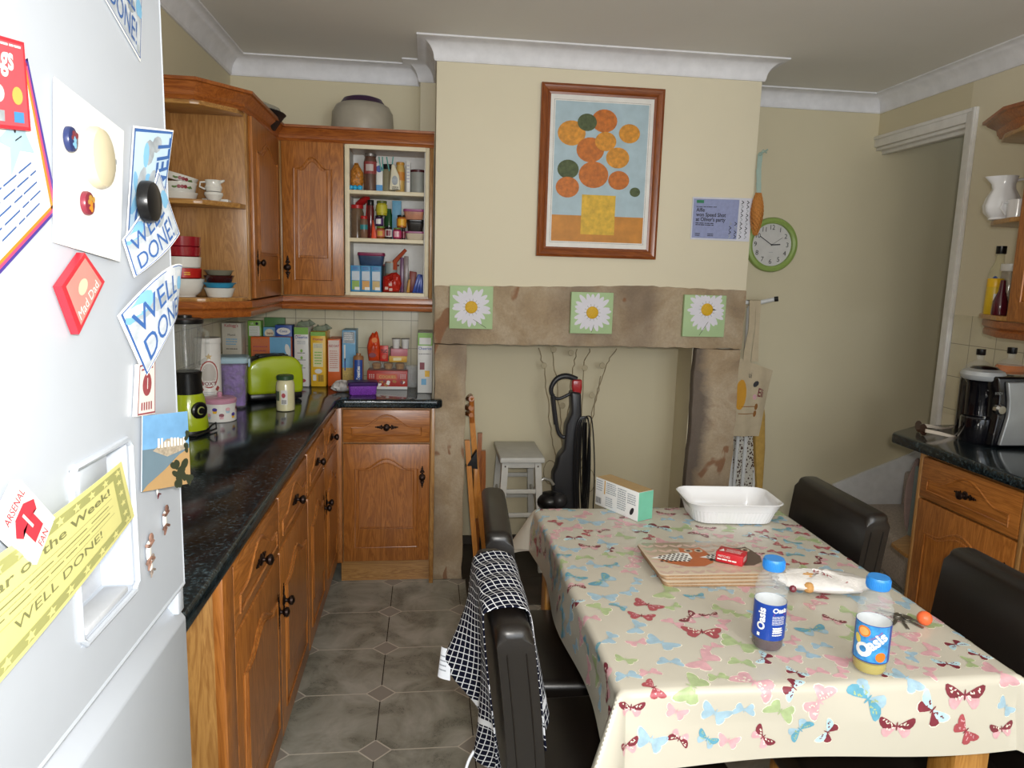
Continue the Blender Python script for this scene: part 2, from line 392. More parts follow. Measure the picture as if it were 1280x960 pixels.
# chimney breast
X0, X1, FY = .03, 1.54, 3.37
m = MB(); m.box(X0, X1, FY, BY, 1.40, CZ, WALL2, .004); m.box(X0, .13, FY+.16, BY, 0, 1.40, WALL2); m.prism([(1.308, FY+.05), (X1, FY+.05), (X1, BY), (1.387, BY)], 0, 1.40, WALL2)
struct(m, 'wall_chimney_breast')
def rough_poly(pts, amp, step=.03, seed=1):
    rnd = random.Random(seed); out = []
    for i, p in enumerate(pts):
        q = pts[(i+1) % len(pts)]; L = math.dist(p, q); k = max(1, int(L/step))
        for j in range(k):
            t = j/k; a = amp if j else amp*.3
            out.append((p[0]+(q[0]-p[0])*t+rnd.uniform(-a, a), p[1]+(q[1]-p[1])*t+rnd.uniform(-a, a)))
    return out
m = MB(); m.prism(rough_poly([(X0+.003, 1.168), (X1-.002, 1.168), (X1-.002, 1.452), (1.0, 1.462), (.6, 1.447), (X0+.003, 1.435)], .003, .035, 3), FY-.012, FY+.17, STONE, 'y', .004)
m.build('stone_lintel', None, 'long worn stone lintel spanning the fireplace opening under the cream chimney breast', 'lintel', origin=None)
m = MB(); m.prism(rough_poly([(X0+.012, .0), (.183, .0), (.186, 1.165), (X0+.008, 1.165)], .003, .06, 5), FY-.004, FY+.16, STONE, 'y', .004)
m.build('stone_jamb', None, 'upright stone post left of the fireplace, next to the oak base unit', 'stone post', 'fireplace posts', origin=None)
m = MB(); m.prism(rough_poly([(1.285, 0), (1.535, 0), (1.525, .35), (1.538, .6), (1.538, 1.165), (1.310, 1.165), (1.303, .98), (1.31, .8), (1.30, .55)], .004, .05, 9), FY-.002, FY+.05, stone_mat(True), 'y', .008)
m.build('stone_jamb', None, 'wider soot-stained stone post right of the fireplace, beside the hanging tote bag', 'stone post', 'fireplace posts', origin=None)
SLATE = mat('dark_slate', '#3d3730', .6, var=.2, vs=12)
m = MB(); m.box(.2, 1.36, 3.07, 3.365, 0, .006, SLATE, .002); m.box(.187, 1.384, 3.365, 3.838, 0, .006, SLATE); m.box(.19, 1.384, 3.815, 3.838, .006, .05, SLATE); struct(m, 'trim_hearth')
# boxed pipe in the alcove, tile bands
m = MB(); m.box(-.045, X0, 3.755, BY, .91, CZ, WALL2); struct(m, 'trim_pipe_boxing')
m = MB(); m.box(LX, -.045, BY-.007, BY, .91, 1.33, tile_mat('cream_tiles_back', 0, -.379)); struct(m, 'trim_tiles_back')
m = MB(); m.box(LX, LX+.007, 1.05, BY-.007, .91, 1.33, tile_mat('cream_tiles_left', 1, 3.83)); struct(m, 'trim_tiles_left')
m = MB(); m.box(RX-.007, RX, 0.2, 3.09, .91, 1.372, tile_mat('cream_tiles_right', 1, 2.975, .152, '#d0c7ae')); struct(m, 'trim_tiles_right')
# coving swept along the wall line
def offset_path(path, d):
    out = []
    for i, p in enumerate(path):
        p = Vector(p); ns = []
        if i > 0: t = (p-Vector(path[i-1])).normalized(); ns.append(Vector((t.y, -t.x)))
        if i < len(path)-1: t = (Vector(path[i+1])-p).normalized(); ns.append(Vector((t.y, -t.x)))
        n = ns[0] if len(ns) == 1 else (ns[0]+ns[1])/(1+ns[0].dot(ns[1]))
        out.append(p+n*d)
    return out
def sweep(m, path, prof, mt, closed=False):
    rows = [offset_path(path, d) for d, z in prof]; k = len(path); vs = []; fs = []
    for (d, z), r in zip(prof, rows): vs += [(q.x, q.y, z) for q in r]
    for j in range(len(prof)-1):
        for i in range(k-1): fs.append((j*k+i, j*k+i+1, (j+1)*k+i+1, (j+1)*k+i))
    if closed:
        for i in range(k-1): fs.append(((len(prof)-1)*k+i, (len(prof)-1)*k+i+1, i+1, i))
        fs.append(tuple(j*k for j in range(len(prof)))); fs.append(tuple(j*k+k-1 for j in range(len(prof)))[::-1])
    m.add(vs, fs, mt); return m
path = [(LX, YN), (LX, BY), (-.045, BY), (-.045, 3.755), (X0, 3.755), (X0, FY), (X1, FY), (X1, 3.77), (1.60, 3.77), (1.60, BY), (RX, BY), (RX, YN)]
w = .088; prof = [(0.0, 2.418), (.008, 2.418), (.011, 2.425)]
for i in range(9):
    t = i/8*math.pi/2; prof.append((w-.008-(w-.02)*math.cos(t), 2.425+(CZ-2.425-.008)*math.sin(t)))
prof += [(w-.004, CZ-.008), (w, CZ-.006), (w, CZ)]
m = MB(); sweep(m, path, prof, COVE); struct(m, 'trim_coving')
m = MB(); m.box(1.54, 1.60, 3.77, BY, 0.0, CZ, WALL); struct(m, 'trim_pipe_right')
# doorway architrave (no left side: the back wall runs on through)
m = MB(); A = RX-.018
m.box(A, RX, 3.095, 3.155, 0, 2.30, WHITE, .006); m.box(A+.0005, RX, 3.1552, BY, 2.24, 2.2995, WHITE, .004)
m.box(A-.006, RX-.01, 3.10, 3.118, 0, 2.298, WHITE, .004); m.box(A-.0055, RX-.01, 3.1185, BY, 2.28, 2.2975, WHITE, .003)
m.box(RX-.004, RX+.13, 3.145, 3.163, 0, 2.245, WHITE, .003); m.box(RX-.0035, RX+.13, 3.1635, BY, 2.222, 2.2395, WHITE, .003); m.box(RX+.03, RX+.06, 3.163, 3.18, 0, 2.22, WHITE, .003)
m.box(RX+.03, RX+.06, 3.16, BY, 2.205, 2.224, WHITE, .003)
struct(m, 'door_1')
# carpeted stair foot with white string board
m = MB(); m.prism([(2.345, 3.06), (2.45, 3.62), (2.50, 3.815), (2.9, 3.815), (2.9, 3.168), (2.418, 3.168), (2.418, 3.06)], 0, .22, CARPET, 'z', .02, 3)
m.box(2.80, 3.3, 2.9, 3.815, .2, .42, CARPET, .02, 3); m.box(3.05, 3.8, 2.9, 3.815, .4, .62, CARPET, .02, 3)
m.build('staircase', None, 'carpeted bottom stairs seen through the doorway beside the white string board', 'stairs', origin=None)
m = MB(); m.prism([(2.376, .0), (2.376, .335), (2.845, .52), (3.9, 1.15), (3.9, .75), (2.9, .0)], BY-.022, BY-.001, mat('white_string_board', '#dcdde0', .4), 'y', .002)
struct(m, 'trim_stair_string')
# ------------------------------------------------------------------ fitted units
def handle(m, x, z, y, vert=True):
    """ornate backplate with a round knob, in front of local plane y"""
    for k, r in ((-.05, .0035), (-.041, .006), (-.031, .0075), (-.018, .0055), (0, .016), (.018, .0055), (.031, .0075), (.041, .006), (.05, .0035)):
        cx, cz = (x, z+k) if vert else (x+k, z)
        m.ball((cx, y-.0015, cz), r, IRON, 10, sy=.35)
    for k in (-.024, .024):
        for q in (-.007, .007):
            cx, cz = (x+q, z+k) if vert else (x+k, z+q); m.ball((cx, y-.001, cz), .0045, IRON, 8, sy=.4)
    X = Matrix.Rotation(R(90), 3, 'X')
    m.lathe([(.009, 0), (.006, .004), (.005, .012), (.011, .017), (.0145, .022), (.0135, .028), (.006, .032), (0, .033)], IRON, 16, (x, y, z), X)
def arch(x0, x1, z0, zs, rise, n=9):
    """cathedral outline: flat shoulders, s-curve up to a soft crown"""
    pts = [(x0, z0), (x1, z0), (x1, zs)]; w = x1-x0; sh = .16
    for i in range(n+1):
        t = i/n; u = sh+(1-2*sh)*t; b = .5-.5*math.cos(min(1, min(t, 1-t)*2*1.0)*math.pi); pts.append((x1-u*w, zs+rise*b**.8))
    pts.append((x0, zs)); return pts
def ring_bead(m, pts, y, r, mt): m.tube([(a, y, b) for a, b in pts], r, mt, 6, True)
def inset(pts, d):
    cx = sum(p[0] for p in pts)/len(pts); cz = sum(p[1] for p in pts)/len(pts)
    hx = max(p[0] for p in pts)-cx; hz = max(p[1] for p in pts)-cz; cx = (max(p[0] for p in pts)+min(p[0] for p in pts))/2
    return [(cx+(a-cx)*(1-d/hx), cz+(b-cz)*(1-d/hz)) for a, b in pts]
def front(m, x0, x1, z0, z1, y, mt, drawer=False):
    """door or drawer front with a fielded arched panel, standing 20 mm proud of plane y towards -y"""
    m.box(x0, x1, y-.02, y, z0, z1, mt, .004)
    mx = .055 if not drawer else .04
    if x1-x0 < .25: mx *= .8
    if drawer: o = arch(x0+mx, x1-mx, z0+.032, z0+.032+(z1-z0-.064)*.42, (z1-z0-.06)*.62, 12)
    else:
        o = arch(x0+mx, x1-mx, z0+.07, z1-.12, .05, 12)
    ring_bead(m, o, y-.0205, .0045, mt)
    if not drawer: m.prism(inset(o, .022), y-.020, y-.0265, mt, 'y'); ring_bead(m, inset(o, .02), y-.021, .0035, mt)
    else: m.prism(inset(o, .009), y-.020, y-.0225, mt, 'y')
ML = Matrix.Translation((-.43, 0, 0)) @ rotz(R(90))      # local x -> +Y, front -> +X
def base_unit(M, x0, x1, label, splits, world, depth=.52, doors=True, mt=OZ, handles=None, extra=None):
    """local frame: x along the run, front plane y=0, body behind"""
    t = thing('base_cabinet', label, 'cabinet', world, 'fitted oak kitchen base units')
    m = MB(); m.M = M; m.box(x0, x1, .001, depth, .11, .868, OSH); m.box(x0, x1, .03, .05, 0, .11, OPX if M is MB0 else OPZ)
    if extra: extra(m)
    m.build('carcass', t)
    for i, (a, b) in enumerate(splits):
        m = MB(); m.M = M; front(m, a+.003, b-.003, .702, .858, 0, OX if M is MB0 else OY, True); d = m.build('drawer', t)
        h = MB(); h.M = M; handle(h, (a+b)/2, .776, -.0225, False); h.build('handle', d)
    for i, (a, b) in enumerate(splits):
        m = MB(); m.M = M; front(m, a+.003, b-.003, .118, .694, 0, mt); d = m.build('door', t)
        hx = handles[i]; h = MB(); h.M = M; handle(h, hx, .535, -.02, True); h.build('handle', d)
    return t
MB0 = Matrix.Translation((0, 3.35, 0))
def extra_end(m): m.box(1.45, 1.468, -.0, .54, 0, .868, OPZ, .002); m.box(1.45, 1.53, -.02, 0.005, .118, .868, OZ, .004)
base_unit(ML, 1.47, 2.50, 'oak base unit with paired doors and drawers nearest the white fridge', [(1.53, 2.012), (2.012, 2.495)], (-.7, 1.97, 0), handles=[1.975, 2.05], extra=extra_end)
base_unit(ML, 2.502, 3.335, 'oak base unit with paired doors in the inner corner, far from the fridge', [(2.505, 2.92), (2.92, 3.325)], (-.7, 2.92, 0), handles=[2.885, 2.955])
def extra_b(m): m.box(-.43, -.388, -.018, .01, .11, .868, OZ, .003); m.box(.022, .042, -.02, .01, 0, .868, OPZ, .002)
base_unit(MB0, -.40, .025, 'narrow oak base unit with one drawer and one door beside the stone post', [(-.386, .022)], (-.18, 3.5, 0), depth=.45, handles=[-.015], extra=extra_b)
# worktop left
m = MB(); m.prism([(LX+.002, 1.09), (-.42, 1.09), (-.405, 1.11), (-.405, 3.27), (-.375, 3.30), (.055, 3.30), (.075, 3.32), (.075, 3.352), (.028, 3.352), (.028, 3.75), (-.05, 3.75), (-.05, BY-.008), (LX+.008, BY-.008), (LX+.008, 1.2)], .870, .91, GRAN, 'z', .009, 3)
m.build('worktop', None, 'L-shaped dark speckled worktop running along the left wall into the alcove', 'worktop')
# ---- wall cabinets left
CZB, CZT = 1.37, 2.072
XF = -.69
t = thing('wall_cabinet', 'oak wall cabinet with an arched door and one doorless cream-shelved bay', 'cabinet', (-.33, 3.66, CZB), 'oak wall cabinets in the alcove')
YF = 3.50
m = MB()
for a, b, z0, z1 in ((LX+.008, .02, CZB-.004, CZB+.012), (LX+.008, .02, CZT-.014, CZT)): m.box(a, b, YF+.02, BY-.01, z0, z1, OPX)
m.box(-.386, -.370, YF+.021, 3.75, CZB+.012, CZT-.014, SHW); m.box(.004, .022, YF, 3.75, CZB, CZT, OPZ, .002); m.box(XF, -.67, YF, YF+.02, CZB, CZT, OPZ, .002)
m.box(-.37, .004, 3.745, 3.752, CZB+.012, CZT-.014, SHW); m.box(-.02, .004, YF+.02, 3.745, CZB+.012, CZT-.014, SHW)
m.build('carcass', t)
m = MB(); a, b = -.386, .003
m.box(a, a+.022, YF-.002, YF+.018, CZB+.008, CZT-.004, CREAM, .002); m.box(b-.018, b, YF-.002, YF+.018, CZB+.008, CZT-.004, CREAM, .002)
m.box(a+.0222, b-.0182, YF-.0016, YF+.018, CZT-.022, CZT-.004, CREAM); m.box(a+.0222, b-.0182, YF-.0016, YF+.018, CZB+.008, CZB+.024, CREAM); m.build('face_frame', t)
SHZ = [1.394, 1.646, 1.865]
for z in SHZ[1:]: m = MB(); m.box(-.369, -.021, YF+.0, 3.744, z-.018, z, CREAM, .002); m.build('shelf', t)
m = MB(); m.box(-.369, -.021, YF+.018, 3.744, SHZ[0]-.01, SHZ[0], CREAM, .001); m.build('shelf', t)
m = MB(); m.M = Matrix.Translation((0, YF, 0))
front(m, -.667, -.389, CZB+.004, CZT-.004, 0, OZ); d = m.build('door', t)
h = MB(); h.M = m.M; handle(h, -.645, 1.5, -.02, True); h.build('handle', d)
t2 = thing('wall_cabinet', 'oak wall cabinet on the left wall, arched door, behind the end shelves', 'cabinet', (-.83, 3.2, CZB), 'oak wall cabinets in the alcove')
m = MB(); m.box(LX+.008, XF-.002, 2.92, YF+.018, CZB, CZT, OSH, .001); m.box(XF-.002, XF+.004, 2.92, 2.955, CZB, CZT, OPZ, .001); m.build('carcass', t2)
MU = Matrix.Translation((XF-.002, 0, 0)) @ rotz(R(90))
m = MB(); m.M = MU; front(m, 2.962, 3.46, CZB+.004, CZT-.004, 0, OZ); d = m.build('door', t2)
h = MB(); h.M = MU; handle(h, 3.0, 1.515, -.02, True); h.build('handle', d)
t3 = thing('end_shelf_unit', 'open oak end shelves with angled corner holding stacked bowls on the left wall', 'shelf unit', (-.83, 2.82, CZB), 'open end shelves of the wall cabinets')
SP = [(LX+.002, 2.918), (LX+.002, 2.735), (-.83, 2.735), (-.80, 2.745), (-.70, 2.86), (-.692, 2.918)]
m = MB(); m.box(LX+.002, LX+.014, 2.735, 2.918, CZB, CZT, OPZ); m.build('back_panel', t3)
for z in (CZB+.012, 1.732, CZT): 
    m = MB(); m.prism(SP, z-.018, z, OPX, 'z', .003); m.build('shelf', t3)
def mould(path, z0, z1, out, up=True):
    m = MB(); h = z1-z0
    pr = [(-.015, z0), (.004, z0), (.008, z0+h*.15), (.012, z0+h*.2), (.016, z0+h*.45), (out*.75, z0+h*.72), (out*.8, z0+h*.8), (out, z0+h*.84), (out, z1), (-.015, z1)]
    if not up: pr = [(-.015, z0), (out*.6, z0), (out*.75, z0+h*.1), (out*.75, z0+h*.35), (out*.55, z0+h*.45), (out, z0+h*.6), (out, z0+h*.85), (out*.9, z1), (-.015, z1)]
    sweep(m, path, pr, ORX, True); return m
pl = [(LX+.002, 2.728), (-.815, 2.728), (-.71, 2.87), (XF+.02, 2.90), (XF+.02, YF-.02), (.024, YF-.02)]
pl = [(LX+.002, 2.735), (-.815, 2.735), (-.69, 2.88), (-.69, YF), (.024, YF)]
m = mould(pl, CZT-.004, 2.135, .045); m.build('cornice', None, 'moulded oak cornice running round the top of the left wall cabinets', 'cornice')
m = mould(pl, 1.308, CZB-.002, .022, False); m.build('light_pelmet', None, 'moulded oak pelmet strip running under the left wall cabinets', 'pelmet')
# ---- right side
MR = Matrix.Translation((1.91, 0, 0)) @ rotz(R(-90))    # local x -> -Y, front -> -X
def base_r(a, b, label, splits, hx):
    t = thing('base_cabinet', label, 'cabinet', (2.15, -(a+b)/2, 0), 'fitted oak kitchen base units')
    m = MB(); m.M = MR; m.box(a, b, .001, .52, .11, .868, OSH); m.box(a, b, .03, .05, 0, .11, OPZ); m.box(a, a+.016, -.02, .52, .0, .868, OSH, .002); m.build('carcass', t)
    for i, (p, q) in enumerate(splits):
        m = MB(); m.M = MR; front(m, p+.003, q-.003, .702, .858, 0, OY, True); d = m.build('drawer', t)
        h = MB(); h.M = MR; handle(h, (p+q)/2, .776, -.0225, False); h.build('handle', d)
        m = MB(); m.M = MR; front(m, p+.003, q-.003, .118, .694, 0, OZ); d = m.build('door', t)
        h = MB(); h.M = MR; handle(h, hx[i], .56, -.02, True); h.build('handle', d)
base_r(-2.49, -2.0, 'oak base unit under the coffee machine on the right, its drawer above the door', [(-2.474, -2.0)], [-2.035])
base_r(-1.998, -1.0, 'oak base units on the right hidden behind the chair nearest the right edge', [(-1.98, -1.50), (-1.50, -1.01)], [-1.54, -1.46])
m = MB(); m.prism([(1.87, .9), (1.87, 2.64), (1.895, 2.67), (2.09, 2.80), (RX-.008, 2.83), (RX-.008, .9)], .870, .91, GRAN, 'z', .009, 3)
m.build('worktop', None, 'dark speckled worktop with a clipped corner on the right under the coffee machine', 'worktop')
t = thing('end_shelf_unit', 'low open wooden end shelf between the right base unit and the doorway', 'shelf unit', (2.2, 2.6, 0), 'open end shelves of the base units')
EP = [(1.96, 2.492), (1.93, 2.56), (1.95, 2.68), (2.10, 2.78), (2.42, 2.80), (2.42, 2.492)]
for z in (.43, .06): m = MB(); m.prism(EP, z-.018, z, OPX, 'z', .003); m.build('shelf', t)
m = MB(); m.box(2.40, 2.42, 2.492, 2.79, 0, .868, OPZ); m.build('back_panel', t)
# wall cabinet right
t = thing('wall_cabinet', 'oak wall cabinet at the right edge above the coffee machine', 'cabinet', (2.26, 1.9, CZB))
m = MB(); m.box(2.08, RX-.002, 1.4, 2.37, CZB+.01, CZT, OSH, .002); m.build('carcass', t)
MRU = Matrix.Translation((2.08, 0, 0)) @ rotz(R(-90))
for a, b, hx in ((-2.36, -1.885, -1.92), (-1.88, -1.41, -1.84)):
    m = MB(); m.M = MRU; front(m, a, b, CZB+.014, CZT-.004, 0, OZ); d = m.build('door', t); h = MB(); h.M = MRU; handle(h, hx, 1.5, -.02); h.build('handle', d)
t = thing('end_shelf_unit', 'open oak end shelves by the doorway holding a white jug and bottles', 'shelf unit', (2.3, 2.5, CZB), 'open end shelves of the wall cabinets')
RP = [(2.082, 2.372), (2.082, 2.43), (2.13, 2.56), (2.185, 2.64), (RX-.002, 2.66), (RX-.002, 2.372)]
for z in (CZB+.03, 1.755, CZT): m = MB(); m.prism(RP, z-.018, z, OPX, 'z', .003); m.build('shelf', t)
pr = [(RX-.002, 2.65), (2.19, 2.65), (2.09, 2.45), (2.09, 1.4)]
m = mould(pr[::-1][::-1], CZT-.004, 2.14, .06); m.build('cornice', None, 'moulded oak cornice over the right wall cabinet by the doorway', 'cornice')
pr2 = [(RX-.002, 2.60), (2.20, 2.60), (2.10, 2.42), (2.10, 1.4)]
m = mould(pr2, 1.32, CZB+.010, .022, False); m.build('light_pelmet', None, 'moulded oak pelmet strip under the right wall cabinet', 'pelmet')
# ------------------------------------------------------------------ table and cloth
TX0, TX1, TY0, TY1, TZ = .352, 1.160, 1.165, 2.195, .757
t = thing('dining_table', 'oak dining table under the butterfly cloth, only its corner leg showing', 'table', ((TX0+TX1)/2, (TY0+TY1)/2, 0))
LEG = oak('table_leg_oak', 'z', '#9a6526', '#c08a45')
m = MB(); m.box(TX0+.006, TX1-.006, TY0+.006, TY1-.006, TZ-.025, TZ-.004, LEG, .004); m.build('tabletop', t)
m = MB(); m.box(TX0+.06, TX1-.06, TY0+.05, TY0+.07, .66, TZ-.026, LEG); m.box(TX0+.06, TX1-.06, TY1-.07, TY1-.05, .66, TZ-.026, LEG)
m.box(TX0+.05, TX0+.07, TY0+.06, TY1-.06, .66, TZ-.026, LEG); m.box(TX1-.07, TX1-.05, TY0+.06, TY1-.06, .66, TZ-.026, LEG); m.build('apron_rail', t)
for x in (TX0+.025, TX1-.10):
    for y in (TY0+.028, TY1-.10): m = MB(); m.box(x, x+.075, y, y+.075, 0, TZ-.026, LEG, .004); m.build('leg', t)
class Cloth:
    """oilcloth over the table: flat on top, rolled over the edges, hanging; corners stand out in folds"""
    def __init__(s): s.r = .016
    def h(s, d):          # distance past the edge -> outward, drop
        r = s.r; q = d; L = r*math.pi/2
        if q < L: return r*math.sin(q/r), r*(1-math.cos(q/r))
        return r+(q-L)*.06, r+(q-L)
    def __call__(s, u, v, off=0):
        a = .013
        x0, x1, y0, y1 = TX0+a, TX1-a, TY0+a, TY1-a
        cx, cy = min(max(u, x0), x1), min(max(v, y0), y1); dx, dy = u-cx, v-cy; d = math.hypot(dx, dy)
        if d < 1e-9:
            return Vector((u, v, TZ+.003+off+.0006*math.sin(u*31)*math.sin(v*23)))
        o, dr = s.h(d); n = Vector((dx/d, dy/d)); both = min(abs(dx), abs(dy))/d*1.414 if d else 0
        o += d*.55*both**1.5 - 0*both
        o += .010*math.sin((u*9+v*11))*min(1, d/.08)*(1-both)
        z = TZ+.003-dr*(1-.10*both); w = min(1, d/.025)
        return Vector((cx+n.x*(o+off*w), cy+n.y*(o+off*w), z+off*(1-w*.8)))
CL = Cloth(); OV = .155
s_ = N('cream_oilcloth'); n_ = s_.noise(s_.coord(), 3, 3); s_.link(s_.ramp(n_, [(.3, '#c0baac'), (.7, '#c9c4b6')]), 'Base Color')
s_.b.inputs['Roughness'].default_value = .27; s_.bump(s_.noise(s_.coord(), 420, 2), .06, .001); OIL = s_.m
m = MB(); nu, nv = 84, 100
U0, U1, V0, V1 = TX0-OV+.02, TX1+OV, TY0-.142, TY1+OV
def ticks(a, b, lo, hi):
    q = [a+(lo+.013-a)*i/30 for i in range(30)]+[lo+.013+(hi-lo-.026)*i/44 for i in range(44)]+[hi-.013+(b-hi+.013)*i/30 for i in range(31)]; return q
us, vs_ = ticks(U0, U1, TX0, TX1), ticks(V0, V1, TY0, TY1)
def cut(u, v):           # rounded cloth corners
    return u, v
vv = [CL(u, v, 0) for v in vs_ for u in us]; k = len(us)
m.add(vv, [(j*k+i, j*k+i+1, (j+1)*k+i+1, (j+1)*k+i) for j in range(len(vs_)-1) for i in range(k-1)], OIL)
def bmat(n, c): return mat('print_'+n, c, .3, var=.14, vs=60)
PK, RD, BLU, GRN, MRN, PAL, CRM = bmat('pink', '#d2a3aa'), bmat('red', '#a64c54'), bmat('blue', '#9dbacb'), bmat('green', '#a6b788'), bmat('maroon', '#7a2f3c'), bmat('pale_blue', '#b4d3dc'), bmat('cream', '#e8e2d2')
TEAL = bmat('teal', '#5f9db5')
UPW = [(0, .0), (.25, .16), (.60, .36), (.88, .46), (1.0, .42), (1.02, .24), (.92, .02), (.74, -.14), (.45, -.15), (.15, -.08)]
LOW = [(0, .0), (.30, -.02), (.62, -.08), (.80, -.20), (.78, -.42), (.62, -.60), (.44, -.62), (.26, -.42), (.10, -.2)]
def wing(a, L, Wd, n=12):
    """wing outline pointing along angle a from the body"""
    pts = []
    for i in range(n):
        t = 2*math.pi*i/n; x = L*(.52+.5*math.cos(t)); y = Wd*math.sin(t)*(.55+.5*(x/L)); pts.append((x*math.cos(a)-y*math.sin(a), x*math.sin(a)+y*math.cos(a)))
    return pts
def butterfly(x, y, sz, ang, st, rnd):
    ca, sa = math.cos(ang), math.sin(ang)
    def T(p): return (x+p[0]*ca-p[1]*sa, y+p[0]*sa+p[1]*ca)
    main = [PK, RD, BLU, GRN, MRN, PAL, TEAL][st]
    sec = {0: PK, 1: RD, 2: BLU, 3: GRN, 4: PK, 5: MRN, 6: BLU}[st]
    spots = {0: None, 1: PK, 2: None, 3: None, 4: CRM, 5: MRN, 6: GRN}[st]
    if rnd.random() < .3 and st in (0, 1): spots = CRM
    for sgn in (1, -1):
        for W_, mt, up in ((UPW, main, 1), (LOW, sec, 0)):
            s2 = sz*.62; pw_ = [(sgn*p[0]*s2, p[1]*s2*1.05) for p in W_]
            if st in (0, 2, 3, 5): m.poly(CL, [T((p[0]*1.06, p[1]*1.08)) for p in pw_], CRM, 1, 2)
            m.poly(CL, [T(p) for p in pw_], mt, 2+.2*up, 2)
            if spots:
                for k in range(6 if up else 4):
                    q = rnd.uniform(.25, .85); e = rnd.uniform(-.6, .6); cx_ = q*(.92 if up else .62); cy_ = (cx_*.30+e*.16*(cx_+.3)) if up else (-.42*cx_-.02+e*.12)
                    m.ell(CL, *T((sgn*cx_*s2, cy_*s2)), sz*.045, sz*.022, spots, 3, rnd.uniform(0, 3), 7)
    m.ell(CL, x, y, sz*.03, sz*.17, MRN if st in (1, 4, 5) else main, 3, ang, 8, 1)
rnd = random.Random(21); pts = []
tries = 0
while tries < 9000 and len(pts) < 330:
    tries += 1; x, y = rnd.uniform(U0+.04, U1-.04), rnd.uniform(V0+.04, V1-.04); sz = rnd.choice([.036, .042, .05, .058, .068])
    if (x < TX0 or x > TX1) and (y < TY0 or y > TY1): continue
    if all(math.hypot(x-a, y-b) > (sz+c)*.545 for a, b, c in pts):
        pts.append((x, y, sz)); butterfly(x, y, sz, rnd.uniform(-1.2, 1.2)+(math.pi if rnd.random() < .3 else 0), rnd.choice([0, 0, 1, 2, 2, 3, 4, 5, 6]), rnd)
m.build('tablecloth', None, 'cream oilcloth printed with pink, blue and green butterflies on the dining table', 'tablecloth')
# ------------------------------------------------------------------ chairs
def make_chair(label, top=.87, wd=.40):
    t = thing('dining_chair', label, 'chair', (0, 0, 0), 'high-backed leather chairs round the table')
    # local: back plate at x<0, sitter faces +x
    m = MB(); bm = bmesh.new()
    n = 14
    for j in range(n+1):
        z = .36+(top-.36)*j/n; lean = -.045*((z-.42)/(top-.42))**1.3 if z > .42 else 0
        for (x, y) in ((-.035, -wd/2), (.035, -wd/2), (.035, wd/2), (-.035, wd/2)): bm.verts.new((x+lean, y, z))
    bm.verts.ensure_lookup_table()
    for j in range(n):
        for i in range(4): a, b = j*4+i, j*4+(i+1) % 4; bm.faces.new([bm.verts[q] for q in (a, b, b+4, a+4)])
    bm.faces.new([bm.verts[q] for q in (3, 2, 1, 0)]); bm.faces.new([bm.verts[q] for q in (n*4, n*4+1, n*4+2, n*4+3)])
    ed = [e for e in bm.edges if abs(e.verts[0].co.z-e.verts[1].co.z) > .01 or min(v.co.z for v in e.verts) > top-.01 or max(v.co.z for v in e.verts) < .37]
    bmesh.ops.bevel(bm, geom=ed, offset=.022, segments=4, affect='EDGES', profile=.5)
    m.frombm(bm, LEA)
    for y in (-wd/2+.0, wd/2-.0):
        s = 1 if y > 0 else -1
        for x in (-.018, .018): m.tube([(x-.045*((z-.42)/(top-.42))**1.3 if z > .42 else x, y+s*.0005, z) for z in [.38+(top-.43)*i/12 for i in range(13)]], .0015, LEA, 5)
    m.build('backrest', t)
    m = MB(); m.box(.0, .455, -wd/2-.01, wd/2+.01, .375, .475, LEA, .022, 4); m.tube([(.03, -wd/2-.0105, .40), (.40, -wd/2-.0105, .40)], .0018, LEA, 5); m.build('seat', t)
    for x in (-.03, .37):
        for y in (-wd/2+.012, wd/2-.052):
            m = MB(); m.prism([(x, y), (x+.04, y), (x+.04, y+.04), (x, y+.04)], 0, .38, LEG, 'z', .003); m.build('leg', t)
    return t
def put(t, x, y, a): t.location = (x, y, 0); t.rotation_euler = (0, 0, a)
ch = make_chair('black leather dining chair with the checked tea towel over its back')
put(ch, .20, 1.405, R(2))
c2 = copy_tree(ch); c2['label'] = 'black leather dining chair on the left side of the table, nearest the stool'; put(c2, .235, 1.88, R(-3))
c3 = copy_tree(ch); c3['label'] = 'black leather dining chair on the right, in front of the stairs'; put(c3, 1.215, 1.985, R(180))
c4 = copy_tree(ch); c4['label'] = 'black leather dining chair on the right, in front of the oak base unit'; put(c4, 1.275, 1.36, R(180))
# ------------------------------------------------------------------ tea towel over the near chair
s_ = N('navy_checked_towel'); tc = s_.n('ShaderNodeTexCoord'); uvn = s_.n('ShaderNodeUVMap'); uvn.uv_map = 'UVMap'
sep = s_.n('ShaderNodeSeparateXYZ', ins={0: uvn.outputs[0]}); q = .0135
def st_(o): return s_.ma('LESS_THAN', s_.ma('FRACT', s_.ma('DIVIDE', s_.ma('ADD', o, 1.0), q)), .14)
ch_ = s_.ma('MAXIMUM', st_(sep.outputs[0]), st_(sep.outputs[1]))
band = s_.ma('LESS_THAN', s_.ma('ABSOLUTE', s_.ma('SUBTRACT', sep.outputs[1], .12)), .007)
band2 = s_.ma('LESS_THAN', s_.ma('ABSOLUTE', s_.ma('SUBTRACT', sep.outputs[1], .66)), .007)
s_.link(s_.mix(s_.ma('MAXIMUM', s_.ma('MAXIMUM', ch_, band), band2), lin('#0b0e20'), lin('#d4d6da')), 'Base Color')
s_.b.inputs['Roughness'].default_value = .9; s_.b.inputs['Specular IOR Level'].default_value = .15; s_.bump(s_.noise(s_.coord(), 500, 2), .3, .001); TOWEL = s_.m
